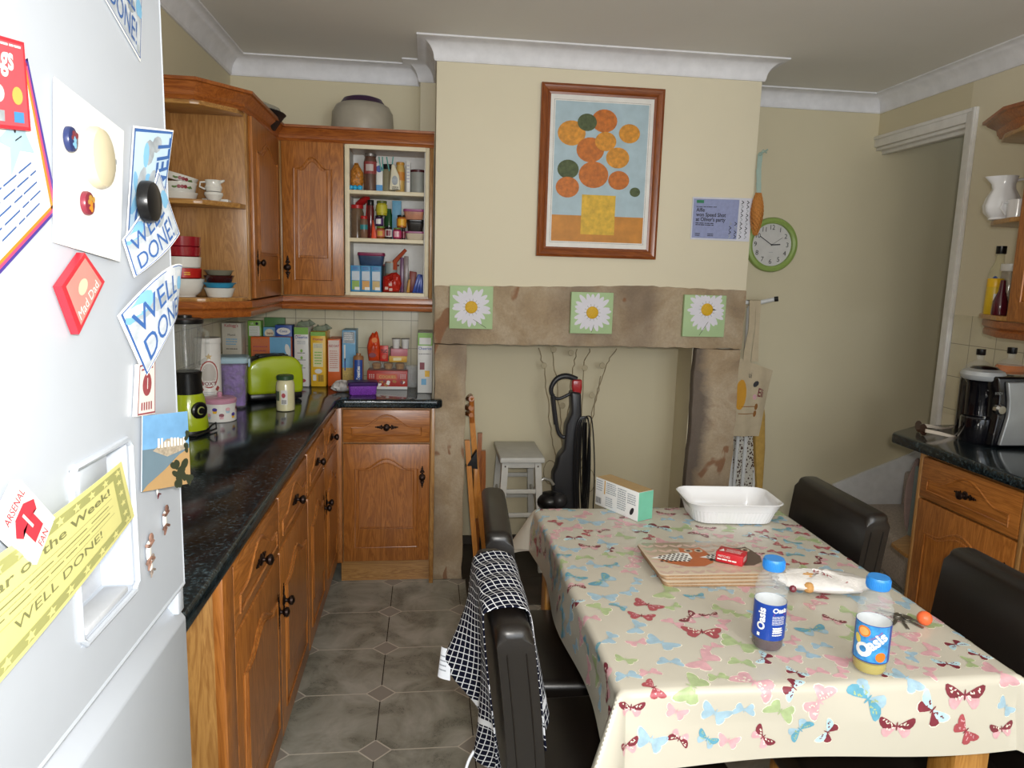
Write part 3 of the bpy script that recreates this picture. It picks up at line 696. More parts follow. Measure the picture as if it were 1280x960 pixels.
def loft(rows, mt, name, label, cat, th=.003, uvs=None, group=None):
    """cloth through rows of points (each row the same count), smoothed, given thickness"""
    me = bpy.data.meshes.new(name); k = len(rows[0]); vs = [Vector(p) for r in rows for p in r]
    o = Vector((sum(v.x for v in vs)/len(vs), sum(v.y for v in vs)/len(vs), min(v.z for v in vs)))
    fs = [(j*k+i, j*k+i+1, (j+1)*k+i+1, (j+1)*k+i) for j in range(len(rows)-1) for i in range(k-1)]
    me.from_pydata([v-o for v in vs], [], fs); me.materials.append(mt); uvl = me.uv_layers.new(name='UVMap')
    fl = [q for r in uvs for q in r]
    for p in me.polygons:
        p.use_smooth = True
        for li in p.loop_indices: uvl.data[li].uv = fl[me.loops[li].vertex_index]
    ob = bpy.data.objects.new(name, me); C.objects.link(ob); ob.location = o; ob['_w'] = list(o)
    so = ob.modifiers.new('t', 'SOLIDIFY'); so.thickness = th; so.offset = 0
    sb = ob.modifiers.new('s', 'SUBSURF'); sb.levels = 1; sb.render_levels = 2
    return tag(ob, label, cat, group)
def towel():
    rows = []; uvs = []; rnd = random.Random(3)
    # down the outer (left) side, over the top, down the inner side; t along the length, s across (far to near)
    NS, NT = 22, 40
    top = .876
    for i in range(NT+1):
        t = i/NT; row = []; ur = []
        L = t*.60           # metres of cloth along
        for j in range(NS+1):
            s = j/NS
            drop_l = .30+.07*math.sin(s*2.2+.3) - .10*abs(s-.62)*0
            # widths: wide at the top, gathering towards the bottom on the outer side
            if t < .56:      # outer side, t=0 at hem
                q = 1-t/.56; y0, y1 = 1.53-.02*q, 1.262-.05*q+.03*q*q
                y = y0+(y1-y0)*s; dl = .20+.15*min(1, max(0, (s-.2)/.35))-.03*max(0, s-.85)*5
                z = top-.0-q*dl; lean = -.045*max(0, (z-.42)/(.87-.42))**1.3
                x = .20+lean-.041-.004 + .018*q*math.sin(s*13+q*2)*(.5+q) - .022*q*math.sin(s*5+.8) - .022*q - .012*q*(1-s)
                x -= .012*q
            elif t < .66:    # over the top edge
                q = (t-.56)/.10; a = math.pi*(1-q); x = .155+.043*math.cos(a); z = top-.006+.016*math.sin(a)+.003*math.sin(s*23+q*3)
                y0, y1 = 1.53, 1.262; y = y0+(y1-y0)*s
            else:            # inner side
                q = (t-.66)/.34; y0, y1 = 1.53-.10*q, 1.262-.035*q; y = y0+(y1-y0)*s; dl = .20+.07*s
                z = top-.006-q*dl; lean = -.045*max(0, (z-.42)/(.87-.42))**1.3; x = .20+lean+.042+.010*q+.012*q*math.sin(s*11+1)+.004
            row.append((x, y, z)); ur.append((s*.40+.10*(abs(t-.61))*math.sin(3*s), L+.03*math.sin(s*4)))
        rows.append(row); uvs.append(ur)
    for i in range(len(rows)):      # cloth coordinates from real lengths, so the checks keep their size
        for j in range(len(rows[0])):
            u = 0 if j == 0 else uvs[i][j-1][0]+(Vector(rows[i][j])-Vector(rows[i][j-1])).length
            v = 0 if i == 0 else uvs[i-1][j][1]+(Vector(rows[i][j])-Vector(rows[i-1][j])).length
            uvs[i][j] = (u, v)
    off = [(uvs[24][j][1]) for j in range(len(rows[0]))]
    for i in range(len(rows)):
        for j in range(len(rows[0])):
            u, v = uvs[i][j]; v = v-off[j]+.5; u = u+.25*abs(v-.5)*(.2 if v < .5 else -.2); uvs[i][j] = (u*.9+v*.25, v*.9-u*.25)
    return rows, uvs
rw, uv = towel()
tw = loft(rw, TOWEL, 'tea_towel', 'navy tea towel with a white grid draped over the near left chair back', 'tea towel', .004, uv)
LBL = mat('white_care_label', '#dfe3ea', .6); GREYL = mat('label_grey_print', '#8d949c', .6)
lb_ = Vector(rw[2][3]); 
W = Patch(lb_+Vector((-.030, -.03, -.055)), lb_+Vector((-.004, -.05, -.055)), lb_+Vector((-.002, -.02, .0)), lb_+Vector((-.022, -.0, -.002)), (-.006, 0, 0)); m = MB(); m.sheet(W, LBL, 6, 6); m.scrib(W, .2, .2, .8, .8, 4, GREYL, 1, .3); m.build('care_label', tw)
hl = Vector(rw[1][15]); m = MB(); m.tube([hl, hl+Vector((-.012, -.005, -.02)), hl+Vector((-.018, -.012, -.045)), hl+Vector((-.008, -.02, -.06)), hl+Vector((.002, -.02, -.03))], .003, LBL, 6, sm=4); m.build('hanging_loop', tw)
# ------------------------------------------------------------------ stool, folding chair, vacuum, twig decoration
GW = mat('greyish_white_paint', '#c9c8c2', .45)
t = thing('step_stool', 'white painted stool with crossbars inside the fireplace, behind the table', 'stool', (.475, 3.61, 0))
zs = .60
m = MB(); m.box(.366, .59, 3.43, 3.79, zs-.028, zs, GW, .006, 3); m.build('seat', t)
legs = []
for x, dx in ((.395, -.03), (.56, .03)):
    for y, dy in ((3.47, -.045), (3.75, .045)):
        m = MB(); a, b = Vector((x, y, zs-.03)), Vector((x+dx, y+dy, .006)); legs.append((a, b))
        vs = [(p.x+i, p.y+j, p.z) for p in (a, b) for i, j in ((-.016, -.016), (.016, -.016), (.016, .016), (-.016, .016))]
        m.add(vs, [(0, 1, 2, 3), (7, 6, 5, 4)]+[(i, i+4, (i+1) % 4+4, (i+1) % 4) for i in range(4)], GW, False)
        m.ball((a.x, a.y-.0165, zs-.05), .005, mat('screw_head', '#6e6a5e', .4, .6), 8); m.build('leg', t)
def at(l, z): a, b = l; f = (a.z-z)/(a.z-b.z); return a+(b-a)*f
for i, j, z in ((0, 2, .42), (1, 3, .42), (0, 2, .30), (1, 3, .30), (0, 1, .36), (2, 3, .36), (0, 2, .555), (1, 3, .555), (0, 1, .555), (2, 3, .555)):
    m = MB(); a, b = at(legs[i], z), at(legs[j], z); h = .011 if z < .5 else .016
    m.box(min(a.x, b.x)-.006, max(a.x, b.x)+.006, min(a.y, b.y)-.006, max(a.y, b.y)+.006, z-h, z+h, GW, .002); m.build('crossbar', t)
t = thing('folding_chair', 'folded orange beech chair leaning inside the left stone post', 'folding chair', (.27, 3.40, 0))
def plank(pts, w, th, mt, yd, name):
    """bar drawn along photo pixels, each with its own distance into the fireplace"""
    m = MB(); q = [P(px, py, Y=yy) for px, py, yy in pts]; vs = []
    for p in q: vs += [(p.x-w/2, p.y-th, p.z), (p.x+w/2, p.y-th, p.z), (p.x+w/2, p.y+th, p.z), (p.x-w/2, p.y+th, p.z)]
    k = len(q); fs = [(0, 1, 2, 3), tuple(4*(k-1)+i for i in (3, 2, 1, 0))]
    for a in range(k-1): fs += [(a*4+i, a*4+4+i, a*4+4+(i+1) % 4, a*4+(i+1) % 4) for i in range(4)]
    m.add(vs, fs, mt, False); return m.build(name, t)
plank([(589.5, 519, 3.42), (597, 610, 3.42), (606, 692, 3.46)], .026, .015, BEECH, 0, 'leg')
plank([(584, 550, 3.37), (590, 640, 3.35), (597, 725, 3.345)], .024, .013, BEECH, 0, 'leg')
plank([(604, 563, 3.6), (604, 600, 3.6), (600, 670, 3.6)], .024, .015, BEECHD, 0, 'leg')
plank([(600, 541, 3.62), (598, 600, 3.6), (596, 690, 3.6)], .022, .013, BEECHD, 0, 'leg')
m = MB(); q = [P(587, 498, Y=3.40), P(583, 515, Y=3.45), P(588, 534, Y=3.5)]
m.tube([(.215, 3.39, q[0].z), (.205, 3.48, q[0].z-.015), (.222, 3.58, q[0].z-.02)], .014, BEECHD, 8); m.tube([(.215, 3.39, q[0].z-.045), (.198, 3.48, q[0].z-.06), (.222, 3.58, q[0].z-.065)], .014, BEECHD, 8)
m.tube([(.215, 3.39, q[0].z-.08), (.199, 3.48, q[0].z-.09), (.224, 3.58, q[0].z-.095)], .012, BEECHD, 8); m.tube([(.216, 3.4, q[0].z+.005), (.222, 3.41, q[0].z-.12)], .013, BEECHD, 8); m.build('backrest', t)
m = MB(); W_ = [P(596, 563, Y=3.36), P(582, 583, Y=3.36), P(597, 586, Y=3.36)]
m.prism([(p.x, p.z) for p in W_], 3.35, 3.395, BLKM, 'y', .002); m.build('hinge_bracket', t)
m = MB(); m.box(.235, .26, 3.4, 3.62, .30, .56, BEECH, .004); m.build('seat', t)
# vacuum
GREY = mat('charcoal_plastic', '#2c2c2f', .35); REDP = mat('glossy_red_plastic', '#a81c22', .25, coat=.5)
def flat_body(pix, Y, d, mt, name, par, b=.01):
    m = MB(); m.prism([(p.x, p.z) for p in (P(x, y, Y=Y) for x, y in pix)], Y-d/2, Y+d/2, mt, 'y', b, 3); return m.build(name, par)
t = thing('vacuum_cleaner', 'black upright vacuum cleaner with a red grip standing in the fireplace', 'vacuum cleaner', (.73, 3.55, 0))
VY = 3.55
flat_body([(712, 488), (725, 490), (725, 500), (726, 530), (724, 565), (722, 622), (718, 700), (692, 700), (690, 590), (694, 583), (697, 568), (704, 560), (706, 530), (713, 515)], VY, .08, GREY, 'body', t, .012)
flat_body([(715, 474), (727, 474), (727, 484), (724, 501), (717, 494), (714, 484)], VY, .04, REDP, 'grip_collar', t, .008)
m = MB(); m.tube([P(x, y, Y=VY) for x, y in ((721, 474), (708, 470), (697, 473), (690, 482), (689, 490), (693, 497), (700, 498), (713, 492))], [.014, .015, .014, .012, .011, .009, .008, .008], GREY, 12, sm=5); m.build('handle', t)
m = MB(); m.tube([P(x, y, Y=VY-.01) for x, y in ((691, 493), (693, 510), (695, 525), (698, 540), (703, 546), (708, 545))], .010, GREY, 10, sm=5); m.tube([P(x, y, Y=VY-.01) for x, y in ((691, 495), (693, 514), (695, 530))], .0125, GREY, 10); m.build('hose_wand', t)
m = MB()
for i in range(5):
    o = i*1.9; Y = VY-.055-.006*(i % 3)
    m.tube([P(x, y, Y=Y) for x, y in ((718+o*1.6, 640), (717+o*1.5, 590), (719+o*1.4, 545), (724+o*1.0, 525), (730+o*.4, 521), (736, 528), (735+i*.7, 560), (732+i*1.3, 600), (727+i*1.9, 640))], .0032, BLK, 6, sm=4)
m.tube([P(x, y, Y=VY-.05) for x, y in ((731, 521), (738, 521), (741, 535), (743, 570), (743, 600), (741, 645))], .003, BLK, 6, sm=4)
m.build('power_cord', t)
m = MB(); c_ = P(688, 618, Y=VY-.10); m.ball((c_.x, VY-.10, c_.z-.035), .065, BLK, 20, 1.1, 1, .8); m.ball((c_.x+.04, VY-.14, c_.z-.02), .04, GREY, 16); m.build('dust_canister', t)
m = MB(); m.tube([P(x, y, Y=VY-.06) for x, y in ((668, 612), (673, 603), (680, 598), (688, 600), (692, 606))], .008, mat('clear_grey_hose', '#8f8b80', .2), 8); m.build('hose', t)
m = MB(); m.box(.635, .90, 3.40, 3.70, .008, .14, BLK, .03, 3); m.build('floor_head', t)
m = MB(); c_ = P(731, 560, Y=VY+.02); m.tube([P(731, 528, Y=VY+.02), P(730, 640, Y=VY+.02)], .013, BLK, 8); m.build('wand', t)
TW = mat('dry_twig', '#9b8c70', .8)
t = thing('twig_arrangement', 'dried curly twigs with pale discs standing behind the vacuum cleaner', 'twigs', (.75, 3.74, 0))
base = Vector((.74, 3.74, .0)); rnd = random.Random(5)
strands = [[(673, 435), (680, 460), (685, 500), (688, 535), (694, 570), (698, 600)], [(690, 435), (695, 470), (700, 520), (702, 560), (702, 600)], [(722, 436), (716, 460), (713, 490), (709, 530), (704, 600)], [(738, 436), (729, 455), (728, 500), (722, 560), (708, 610)], [(770, 436), (758, 455), (750, 480), (741, 510), (738, 545), (722, 590)], [(752, 470), (745, 500), (739, 530), (730, 580), (712, 610)]]
for st in strands:
    m = MB(); pts = []
    for (a, b), (c, d) in zip(st, st[1:]):
        for i in range(5): f = i/5; pts.append(P(a+(c-a)*f+rnd.uniform(-1.2, 1.2), b+(d-b)*f, Y=3.74+rnd.uniform(-.02, .02)))
    pts += [Vector((.74+rnd.uniform(-.02, .02), 3.74, .3)), Vector((.74, 3.74, .008))]
    m.tube(pts, .0028, TW, 5); m.build('twig', t)
for x, y in ((680, 457), (692, 437), (714, 441), (731, 460), (753, 457), (703, 507), (740, 494), (695, 590)):
    m = MB(); p = P(x, y, Y=3.725); m.lathe([(0, -.002), (.014, -.002), (.016, 0), (.014, .002), (0, .002)], mat('pale_seed_disc', '#b5a98c', .7), 12, p, Matrix.Rotation(R(90), 3, 'X')); m.build('disc', t)
for cx, cy in ((688, 590), (735, 600)):
    m = MB(); m.tube([P(cx+9*math.cos(a)*(1-.1*a/6), cy+16*math.sin(a)*(1-.1*a/6), Y=3.73) for a in [i*.5 for i in range(13)]], .002, TW, 5); m.build('twig', t)
# ------------------------------------------------------------------ fridge freezer
FX = -.36
FR = mat('white_fridge_enamel', '#bfc6d0', .30, var=.01)
t = thing('fridge_freezer', 'tall white fridge freezer covered in magnets and papers at the left edge', 'fridge', (-.66, .77, 0))
m = MB(); m.box(LX+.02, FX-.05, .49, 1.075, .04, 1.95, FR, .01); m.box(LX+.05, FX-.08, .51, 1.06, 0, .04, BLKM); m.build('body', t)
dz0, dz1 = 1.098, 1.292; dy0, dy1 = .755, .905
m = MB()   # upper door built round the dispenser recess
for y0, y1, z0, z1 in ((.485, dy0, 1.025, 1.955), (dy1, 1.078, 1.025, 1.955), (dy0, dy1, 1.025, dz0), (dy0, dy1, dz1, 1.955)): m.box(FX-.045, FX, y0, y1, z0, z1, FR)
m.tube([(FX-.003, 1.076, z) for z in (1.026, 1.955)], .004, FR, 8); m.tube([(FX-.003, .485, 1.027), (FX-.003, 1.076, 1.027)], .0045, FR, 8)
m.build('upper_door', t)
FRG = mat('pale_grey_plastic', '#c4c8ce', .4)
m = MB(); rr = [(dy0, dz0), (dy1, dz0), (dy1, dz1), (dy0, dz1)]
m.tube([(FX+.001, y, z) for y, z in [(dy0+.01, dz0), (dy1-.01, dz0), (dy1, dz0+.01), (dy1, dz1-.01), (dy1-.01, dz1), (dy0+.01, dz1), (dy0, dz1-.01), (dy0, dz0+.01)]], .004, FR, 8, True)
m.box(FX-.044, FX-.042, dy0, dy1, dz0, dz1, FRG); m.box(FX-.044, FX-.001, dy0, dy1, dz0, dz0+.004, FR); m.box(FX-.03, FX-.002, dy0+.02, dy1-.02, dz0+.004, dz0+.012, FRG, .002)
m.box(FX-.035, FX-.008, dy0+.04, dy1-.04, dz1-.045, dz1-.001, FR, .006); m.build('water_dispenser', t)
m = MB(); m.prism([(FX-.045, .06), (FX, .06), (FX, .972), (FX-.022, 1.003), (FX-.045, 1.003)], .485, 1.078, FR, 'y', .003)
m.box(FX-.044, FX-.036, .49, 1.07, .99, 1.03, FRG); m.box(FX-.03, FX-.002, 1.055, 1.078, .985, 1.03, FR, .003); m.build('lower_door', t)
def FP(x, y, d=0): return P(x, y, X=FX+.0015+d)
PAPER = mat('white_paper', '#e9e8e4', .7, var=.02); INK = mat('black_ink', '#25242a', .6); BLUE_INK = mat('blue_ink', '#3a62a0', .5); GREYP = mat('printed_grey', '#9fa6ac', .6, var=.3, vs=40)
SKYP = mat('printed_sky_blue', '#7fb6d9', .6, var=.12)
def fpaper(name, label, cat, quad, draw, lift=(0, 0, 0, 0), bulge=(0, 0, 0), mt=PAPER, group=None, th=.0008, n=10):
    """quad = bottom left, bottom right, top right, top left in photo pixels as it is read"""
    W = Patch(*[FP(x, y, d) for (x, y), d in zip(quad, lift)], bulge); m = MB(); m.sheet(W, mt, n, n, th); draw(m, W)
    return m.build(name, None, label, cat, group)
def blob_photo(m, W, cols, lay=1.5, seed=1, k=14, box=(.1, .1, .9, .9), s=.1):
    r = random.Random(seed)
    for i in range(k):
        m.ell(W, r.uniform(box[0], box[2]), r.uniform(box[1], box[3]), s*r.uniform(.5, 1.2), s*r.uniform(.4, 1), cols[i % len(cols)], lay+.3*i/k, r.uniform(0, 3), 10, 1)
def border(m, W, w, mt, lay=1.2, e=.02):
    for a, b, c, d in ((e, e, 1-e, e+w), (e, 1-e-w, 1-e, 1-e), (e, e, e+w, 1-e), (1-e-w, e, 1-e, 1-e)): m.rect(W, a, b, c, d, mt, lay, 8 if c-a > .5 else 1, 8 if d-b > .5 else 1)
def welldone(m, W):
    m.rect(W, .04, .05, .96, .96, mat('printed_pale_grey', '#bcc3ca', .6, var=.2, vs=60), 1, 10, 10); border(m, W, .016, BLUE_INK)
    blob_photo(m, W, [GREYP, mat('printed_light_grey', '#c8ccd0', .6), SKYP], 1.8, 3, 14, (.1, .45, .9, .9), .12)
    m.text(W, 'WELL', .08, .52, .34, BLUE_INK, 3.2, squash=.58, bold=.0); m.text(W, 'DONE!', .10, .10, .34, BLUE_INK, 3.2, squash=.6, bold=.0, maxw=.74)
    m.ell(W, .9, .1, .045, .05, GREYP, 3.2)
WDG = 'well done cards stuck on the fridge door'
fpaper('reward_card', 'blue WELL DONE! card curling off the fridge edge below the plain black magnet card', 'card', [(182, 473), (221, 395), (228, 331), (147, 395)], welldone, (.004, .03, .045, .002), (.012, 0, .02), group=WDG)
fpaper('reward_card', 'blue WELL DONE! card with the plain black magnet on the fridge', 'card', [(168, 347), (225, 292), (198, 212), (153, 300)], welldone, (.003, .03, .02, .002), (.006, 0, 0), group=WDG)
def wd_up(m, W):
    m.rect(W, .04, .03, .96, .97, mat('printed_pale_blue', '#b9cfdf', .6), 1, 8, 8); border(m, W, .03, BLUE_INK)
    blob_photo(m, W, [GREYP, SKYP], 1.6, 5, 12, (.1, .3, .6, .9), .13)
    m.text(W, 'WELL', .95, .2, .34, BLUE_INK, 3, ang=math.pi/2, squash=.6, bold=.03, maxw=.7); m.text(W, 'DO', .45, .1, .3, BLUE_INK, 3, ang=math.pi/2, squash=.6, bold=.03)
fpaper('reward_card', 'blue reward card turned on its side, topmost of the cards at the fridge edge', 'card', [(158, 300), (204, 262), (217, 163), (167, 157)], wd_up, (.001, .012, .018, .001), group=WDG)
fpaper('reward_card', 'blue reward card at the very top of the fridge door, cut by the photo edge', 'card', [(130, -4), (176, 77), (178, -15), (133, -70)], welldone, (.001, .001, .001, .001), group=WDG)
ORG, PNK2, PUR = mat('rainbow_orange', '#e58a2a', .5), mat('rainbow_pink', '#c84a78', .5), mat('rainbow_purple', '#4b3a92', .5)
STARM = mat('pale_blue_star', '#a9cbdc', .35)
def cert(m, W):
    for i, c in enumerate((PUR, PNK2, ORG)): border(m, W, .022, c, 1.2, .002+.022*i)
    m.text(W, 'Certificate', .30, .80, .13, BLUE_INK, 2, maxw=.6); m.scrib(W, .2, .12, .88, .45, 5, BLUE_INK, 2, .18)
    pts = []
    for i in range(10): a = math.pi/2+i*math.pi/5+.1; r = .20 if i % 2 == 0 else .085; pts.append((.72+r*1.1*math.cos(a), .62+r*1.1*math.sin(a)))
    m.poly(W, pts, STARM, 2.2, 2); m.ell(W, .70, .66, .012, .02, INK, 3); m.ell(W, .75, .66, .012, .02, INK, 3); m.line(W, (.69, .60), (.76, .60), .008, INK, 3)
fpaper('certificate', 'white certificate with rainbow border and a silver blue star on the fridge', 'certificate', [(-75, 425), (73, 262), (34, 72), (-75, 120)], cert)
fpaper('letter', 'plain white sheet of paper holding a large oval magnet on the fridge', 'paper', [(67, 303), (150, 327), (155, 164), (68, 96)], lambda m, W: m.line(W, (.02, .985), (.98, .985), .01, PAPER, 1), (.001, .01, .012, .003))
def magnet(x, y, rx, ry, mt, label, h=.006, lift=.008, extra=None, name='oval_magnet'):
    p = FP(x, y, lift-.0015); m = MB(); d = (FP(x+rx, y, lift)-FP(x, y, lift)).length; e = (FP(x, y+ry, lift)-FP(x, y, lift)).length
    X = Matrix.Rotation(R(90), 3, 'Y') @ Matrix.Rotation(0, 3, 'Z')
    m.lathe([(1e-4, -.001), (1, -.001), (1, h*.4), (.92, h*.75), (.6, h*.97), (0, h)], mt, 24, p, Matrix(((0, 0, 1), (0, d, 0), (e, 0, 0))))
    if extra: extra(m, p, d, e)
    m.build(name, None, label, 'magnet', 'magnets on the fridge')
magnet(118, 197, 15, 38, mat('ivory_plastic', '#cbc1a4', .3), 'large ivory oval magnet on the plain white sheet on the fridge', .014)
def spk(cols):
    def f(m, p, d, e):
        W = Plane(p+Vector((.0050, 0, 0)), (0, 1, 0), (0, 0, 1)); blob_photo(m, W, cols, .3, 4, 10, (-d*.5, -e*.5, d*.5, e*.5), d*.3)
    return f
magnet(87, 174, 6.5, 16, mat('navy_print', '#2a3560', .3), 'small dark blue oval magnet left of the ivory magnet', .005, extra=spk([SKYP, MRN]))
magnet(108, 254, 6.5, 15, mat('maroon_print', '#7c2c3a', .3), 'small red and gold oval magnet below the ivory magnet', .005, extra=spk([ORG, mat('gold_print', '#b98f3e', .4)]))
magnet(136, 206, 6, 14, mat('brown_print', '#5d3f45', .3), 'small brown oval magnet right of the ivory magnet', .004, .009, extra=spk([GREYP]))
magnet(182, 252, 10, 26, BLK, 'glossy black oval magnet on the blue cards at the fridge edge', .014, .022)
REDM = mat('red_magnet_frame', '#cf2f3d', .3)
def redbag(m, W):
    m.rect(W, .04, .04, .94, .96, mat('pinkish_red_print', '#c8525c', .5), 1); m.text(W, 'bags', .05, .66, .26, PAPER, 2, bold=.04, maxw=.8); m.scrib(W, .1, .9, .9, .95, 1, PAPER, 2)
    m.rect(W, .2, .08, .42, .2, GREYP, 2); m.rect(W, .62, .08, .84, .2, mat('print_blue2', '#4a8fc4', .5), 2); m.ell(W, .3, .38, .13, .1, mat('print_pinkwhite', '#e5cfcd', .5), 2); m.ell(W, .72, .38, .12, .1, mat('print_yellowish', '#d8b25a', .5), 2)
fpaper('fridge_magnet', 'red rectangular magnet with white letters at the top left of the fridge', 'magnet', [(-22, 158), (39, 164), (30, 53), (-22, 38)], redbag, (.006,)*4, mt=REDM, th=.005, group='magnets on the fridge')
def pinkf(m, W):
    m.rect(W, .1, .08, .92, .92, mat('rose_print', '#c98f86', .5), 1); m.text(W, 'Mad Dad', .14, .14, .2, PAPER, 2, maxw=.7); m.ell(W, .5, .55, .16, .14, mat('cream_print2', '#d9cbb0', .5), 2)
fpaper('fridge_magnet', 'pinkish red tilted square magnet in the middle of the fridge door', 'magnet', [(99, 418), (131, 352), (106, 316), (77, 358)], pinkf, (.009,)*4, mt=REDM, th=.008, group='magnets on the fridge')
def one(m, W):
    m.ell(W, .5, .58, .26, .22, RD, 1); m.text(W, '1', .5, .5, .2, PAPER, 2, align='c', bold=.04); border(m, W, .03, RD)
    for i in range(5): m.rect(W, .2+.13*i, .1, .27+.13*i, .25, RD, 1)
    m.scrib(W, .15, .84, .85, .92, 1, RD, 1.5)
fpaper('fridge_magnet', 'white magnet with a red number 1 badge below the curled card', 'magnet', [(171, 521), (194, 517), (194, 449), (174, 456)], one, (.005,)*4, th=.005, group='magnets on the fridge')
def beach(m, W):
    m.rect(W, 0, 0, 1, 1, mat('photo_sky', '#6f9fc9', .25, var=.12, vs=30), 1, 8, 8); m.rect(W, 0, 0, 1, .55, mat('photo_sea', '#6a7f8c', .25), 1.3, 8, 8)
    m.poly(W, [(.0, .0), (1, .0), (1, .5), (.75, .42), (.45, .25), (.1, .08)], mat('photo_sand', '#b08f62', .3), 1.8, 2); m.poly(W, [(.2, .52), (.5, .66), (.9, .64), (.95, .5), (.5, .42)], mat('photo_rock', '#a69a88', .4, var=.3, vs=200), 2.1, 2)
    r = random.Random(2)
    for i in range(9): m.rect(W, .3+.07*i, .55, .34+.07*i, .6+r.uniform(.02, .08), PAPER, 2.6)
    blob_photo(m, W, [mat('photo_foliage', '#2f3524', .5)], 3, 8, 16, (.6, .02, .98, .3), .09); blob_photo(m, W, [mat('photo_foliage', '#2f3524', .5)], 3, 9, 8, (.9, .4, .99, .75), .05)
fpaper('postcard', 'colour photo of a sandy bay with blue sky hanging off the fridge edge', 'photo', [(177, 615), (238, 604), (234, 514), (178, 520)], beach, (.004, .03, .03, .004), mt=mat('photo_paper', '#dadfe2', .3))
def ars(m, W):
    m.poly(W, [(.3, .22), (.7, .22), (.7, .55), (.82, .48), (.92, .62), (.68, .78), (.32, .78), (.08, .62), (.18, .48), (.3, .55)], mat('shirt_red', '#c93a48', .4), 1.5, 0)
    m.text(W, '1', .5, .42, .28, PAPER, 2.5, align='c', bold=.04); m.text(W, 'ARSENAL', .5, .84, .13, mat('shirt_red', '#c93a48', .4), 2, align='c', maxw=.86); m.text(W, 'FAN', .5, .05, .13, mat('shirt_red', '#c93a48', .4), 2, align='c')
fpaper('fridge_magnet', 'clear-edged square magnet with a red football shirt on the yellow certificate', 'magnet', [(46, 706), (69, 647), (26, 600), (-2, 660)], ars, (.017,)*4, mt=PAPER, th=.008, group='magnets on the fridge')
YEL = mat('pale_yellow_paper', '#d8d48c', .7, var=.03); OLV = mat('olive_print', '#a3a468', .7); TXT = mat('olive_ink', '#7c7d52', .7)
def star5(m, W, x, y, s, mt, lay, asp=1.0):
    m.poly(W, [(x+s*(1 if i % 2 == 0 else .45)*math.cos(math.pi/2+i*math.pi/5), y+s*asp*(1 if i % 2 == 0 else .45)*math.sin(math.pi/2+i*math.pi/5)) for i in range(10)], mt, lay)
def yel(m, W):
    m.rect(W, .03, .05, .97, .16, OLV, 1.2, 12, 1); m.rect(W, .03, .84, .97, .95, OLV, 1.2, 12, 1); m.rect(W, .90, .05, .97, .95, OLV, 1.3, 1, 8)
    for i in range(9): star5(m, W, .10+.105*i, .105, .028, YEL, 2.6, 2.0); star5(m, W, .10+.105*i, .895, .028, YEL, 2.6, 2.0)
    for i in range(4): star5(m, W, .935, .24+.17*i, .025, YEL, 2.6, 2.0)
    m.text(W, 'Star of the Week!', .48, .70, .10, TXT, 2, align='c', bold=.02, maxw=.75); m.text(W, 'WELL DONE!', .50, .27, .10, TXT, 2, align='c', bold=.0, maxw=.5)
    m.scrib(W, .1, .42, .85, .62, 2, TXT, 2, .12)
    for y in (.40, .52, .63): m.line(W, (.1, y), (.86, y), .004, TXT, 1.8)
fpaper('certificate', 'pale yellow Star of the Week certificate with olive star border on the fridge', 'certificate', [(-62, 925), (168, 645), (152, 577), (-75, 745)], yel, (.004, .012, .02, .006), (.004, 0, 0), mt=YEL, n=14)
for i, (x, y, s, l) in enumerate(((186, 690, 14, 'brown and white lizard-shaped magnet low on the fridge'), (206, 650, 12, 'small brown lizard-shaped magnet nearest the fridge edge'), (197, 614, 6, 'tiny dark red magnet below the beach photo'), (189, 707, 9, 'tiny grey-brown magnet, lowest on the fridge door'))):
    m = MB(); p = FP(x, y, .002); mt = mat('magnet_brown%d' % i, ['#8a6a5c', '#6b4c40', '#5a2028', '#84776e'][i], .5, var=.3, vs=200); mw = PAPER
    k = s*.0011
    m.ball(p, k*.5, mw, 10, .3, 1, 2.0); m.ball(p+Vector((.001, k*.5, k*1.1)), k*.4, mt, 10, .4, 1, 1)
    for a in (-1, 1):
        for b in (-1, 1): m.tube([p+Vector((.001, 0, b*k*.5)), p+Vector((.002, a*k*.7, b*k*.8))], k*.16, mt, 6)
    m.tube([p+Vector((.001, 0, -k*.8)), p+Vector((.001, -k*.4, -k*1.5))], [k*.2, k*.08], mt, 6); m.build('animal_magnet', None, l, 'magnet', 'magnets on the fridge')
# ------------------------------------------------------------------ breast wall: picture, notice, canvases
FRM = oak('red_brown_frame', 'z', '#6e3313', '#94501f', .3); FRMX = oak('red_brown_frame_across', 'x', '#6e3313', '#94501f', .3)
t = thing('framed_picture', 'framed print of plain orange shapes on blue above the fireplace', 'picture', (.785, 3.355, 1.585))
a0, a1, b0, b1 = .499, 1.070, 1.586, 2.353; w = .045; y = FY
m = MB()
pr = [(0, 0), (w, 0), (w, .012), (w*.8, .014), (w*.6, .024), (w*.25, .028), (0, .022)]
for (px, pz), (qx, qz), nx, nz, mt in (((a0, b0), (a1, b0), 0, 1, FRMX), ((a1, b0), (a1, b1), -1, 0, FRM), ((a1, b1), (a0, b1), 0, -1, FRMX), ((a0, b1), (a0, b0), 1, 0, FRM)):
    tx, tz = qx-px, qz-pz; L = math.hypot(tx, tz); tx /= L; tz /= L; vs = []
    for e in (0, 1):
        for d, h in pr: vs.append(((px if not e else qx)+nx*d+(tx*d if not e else -tx*d), y-.001-h, (pz if not e else qz)+nz*d+(tz*d if not e else -tz*d)))
    k = len(pr); m.add(vs, [(i, (i+1) % k, (i+1) % k+k, i+k) for i in range(k)], mt)
m.build('frame', t)
m = MB(); W = Plane((a0+w*.8, y-.010, b0+w*.8)); pw, ph = a1-a0-1.6*w, b1-b0-1.6*w
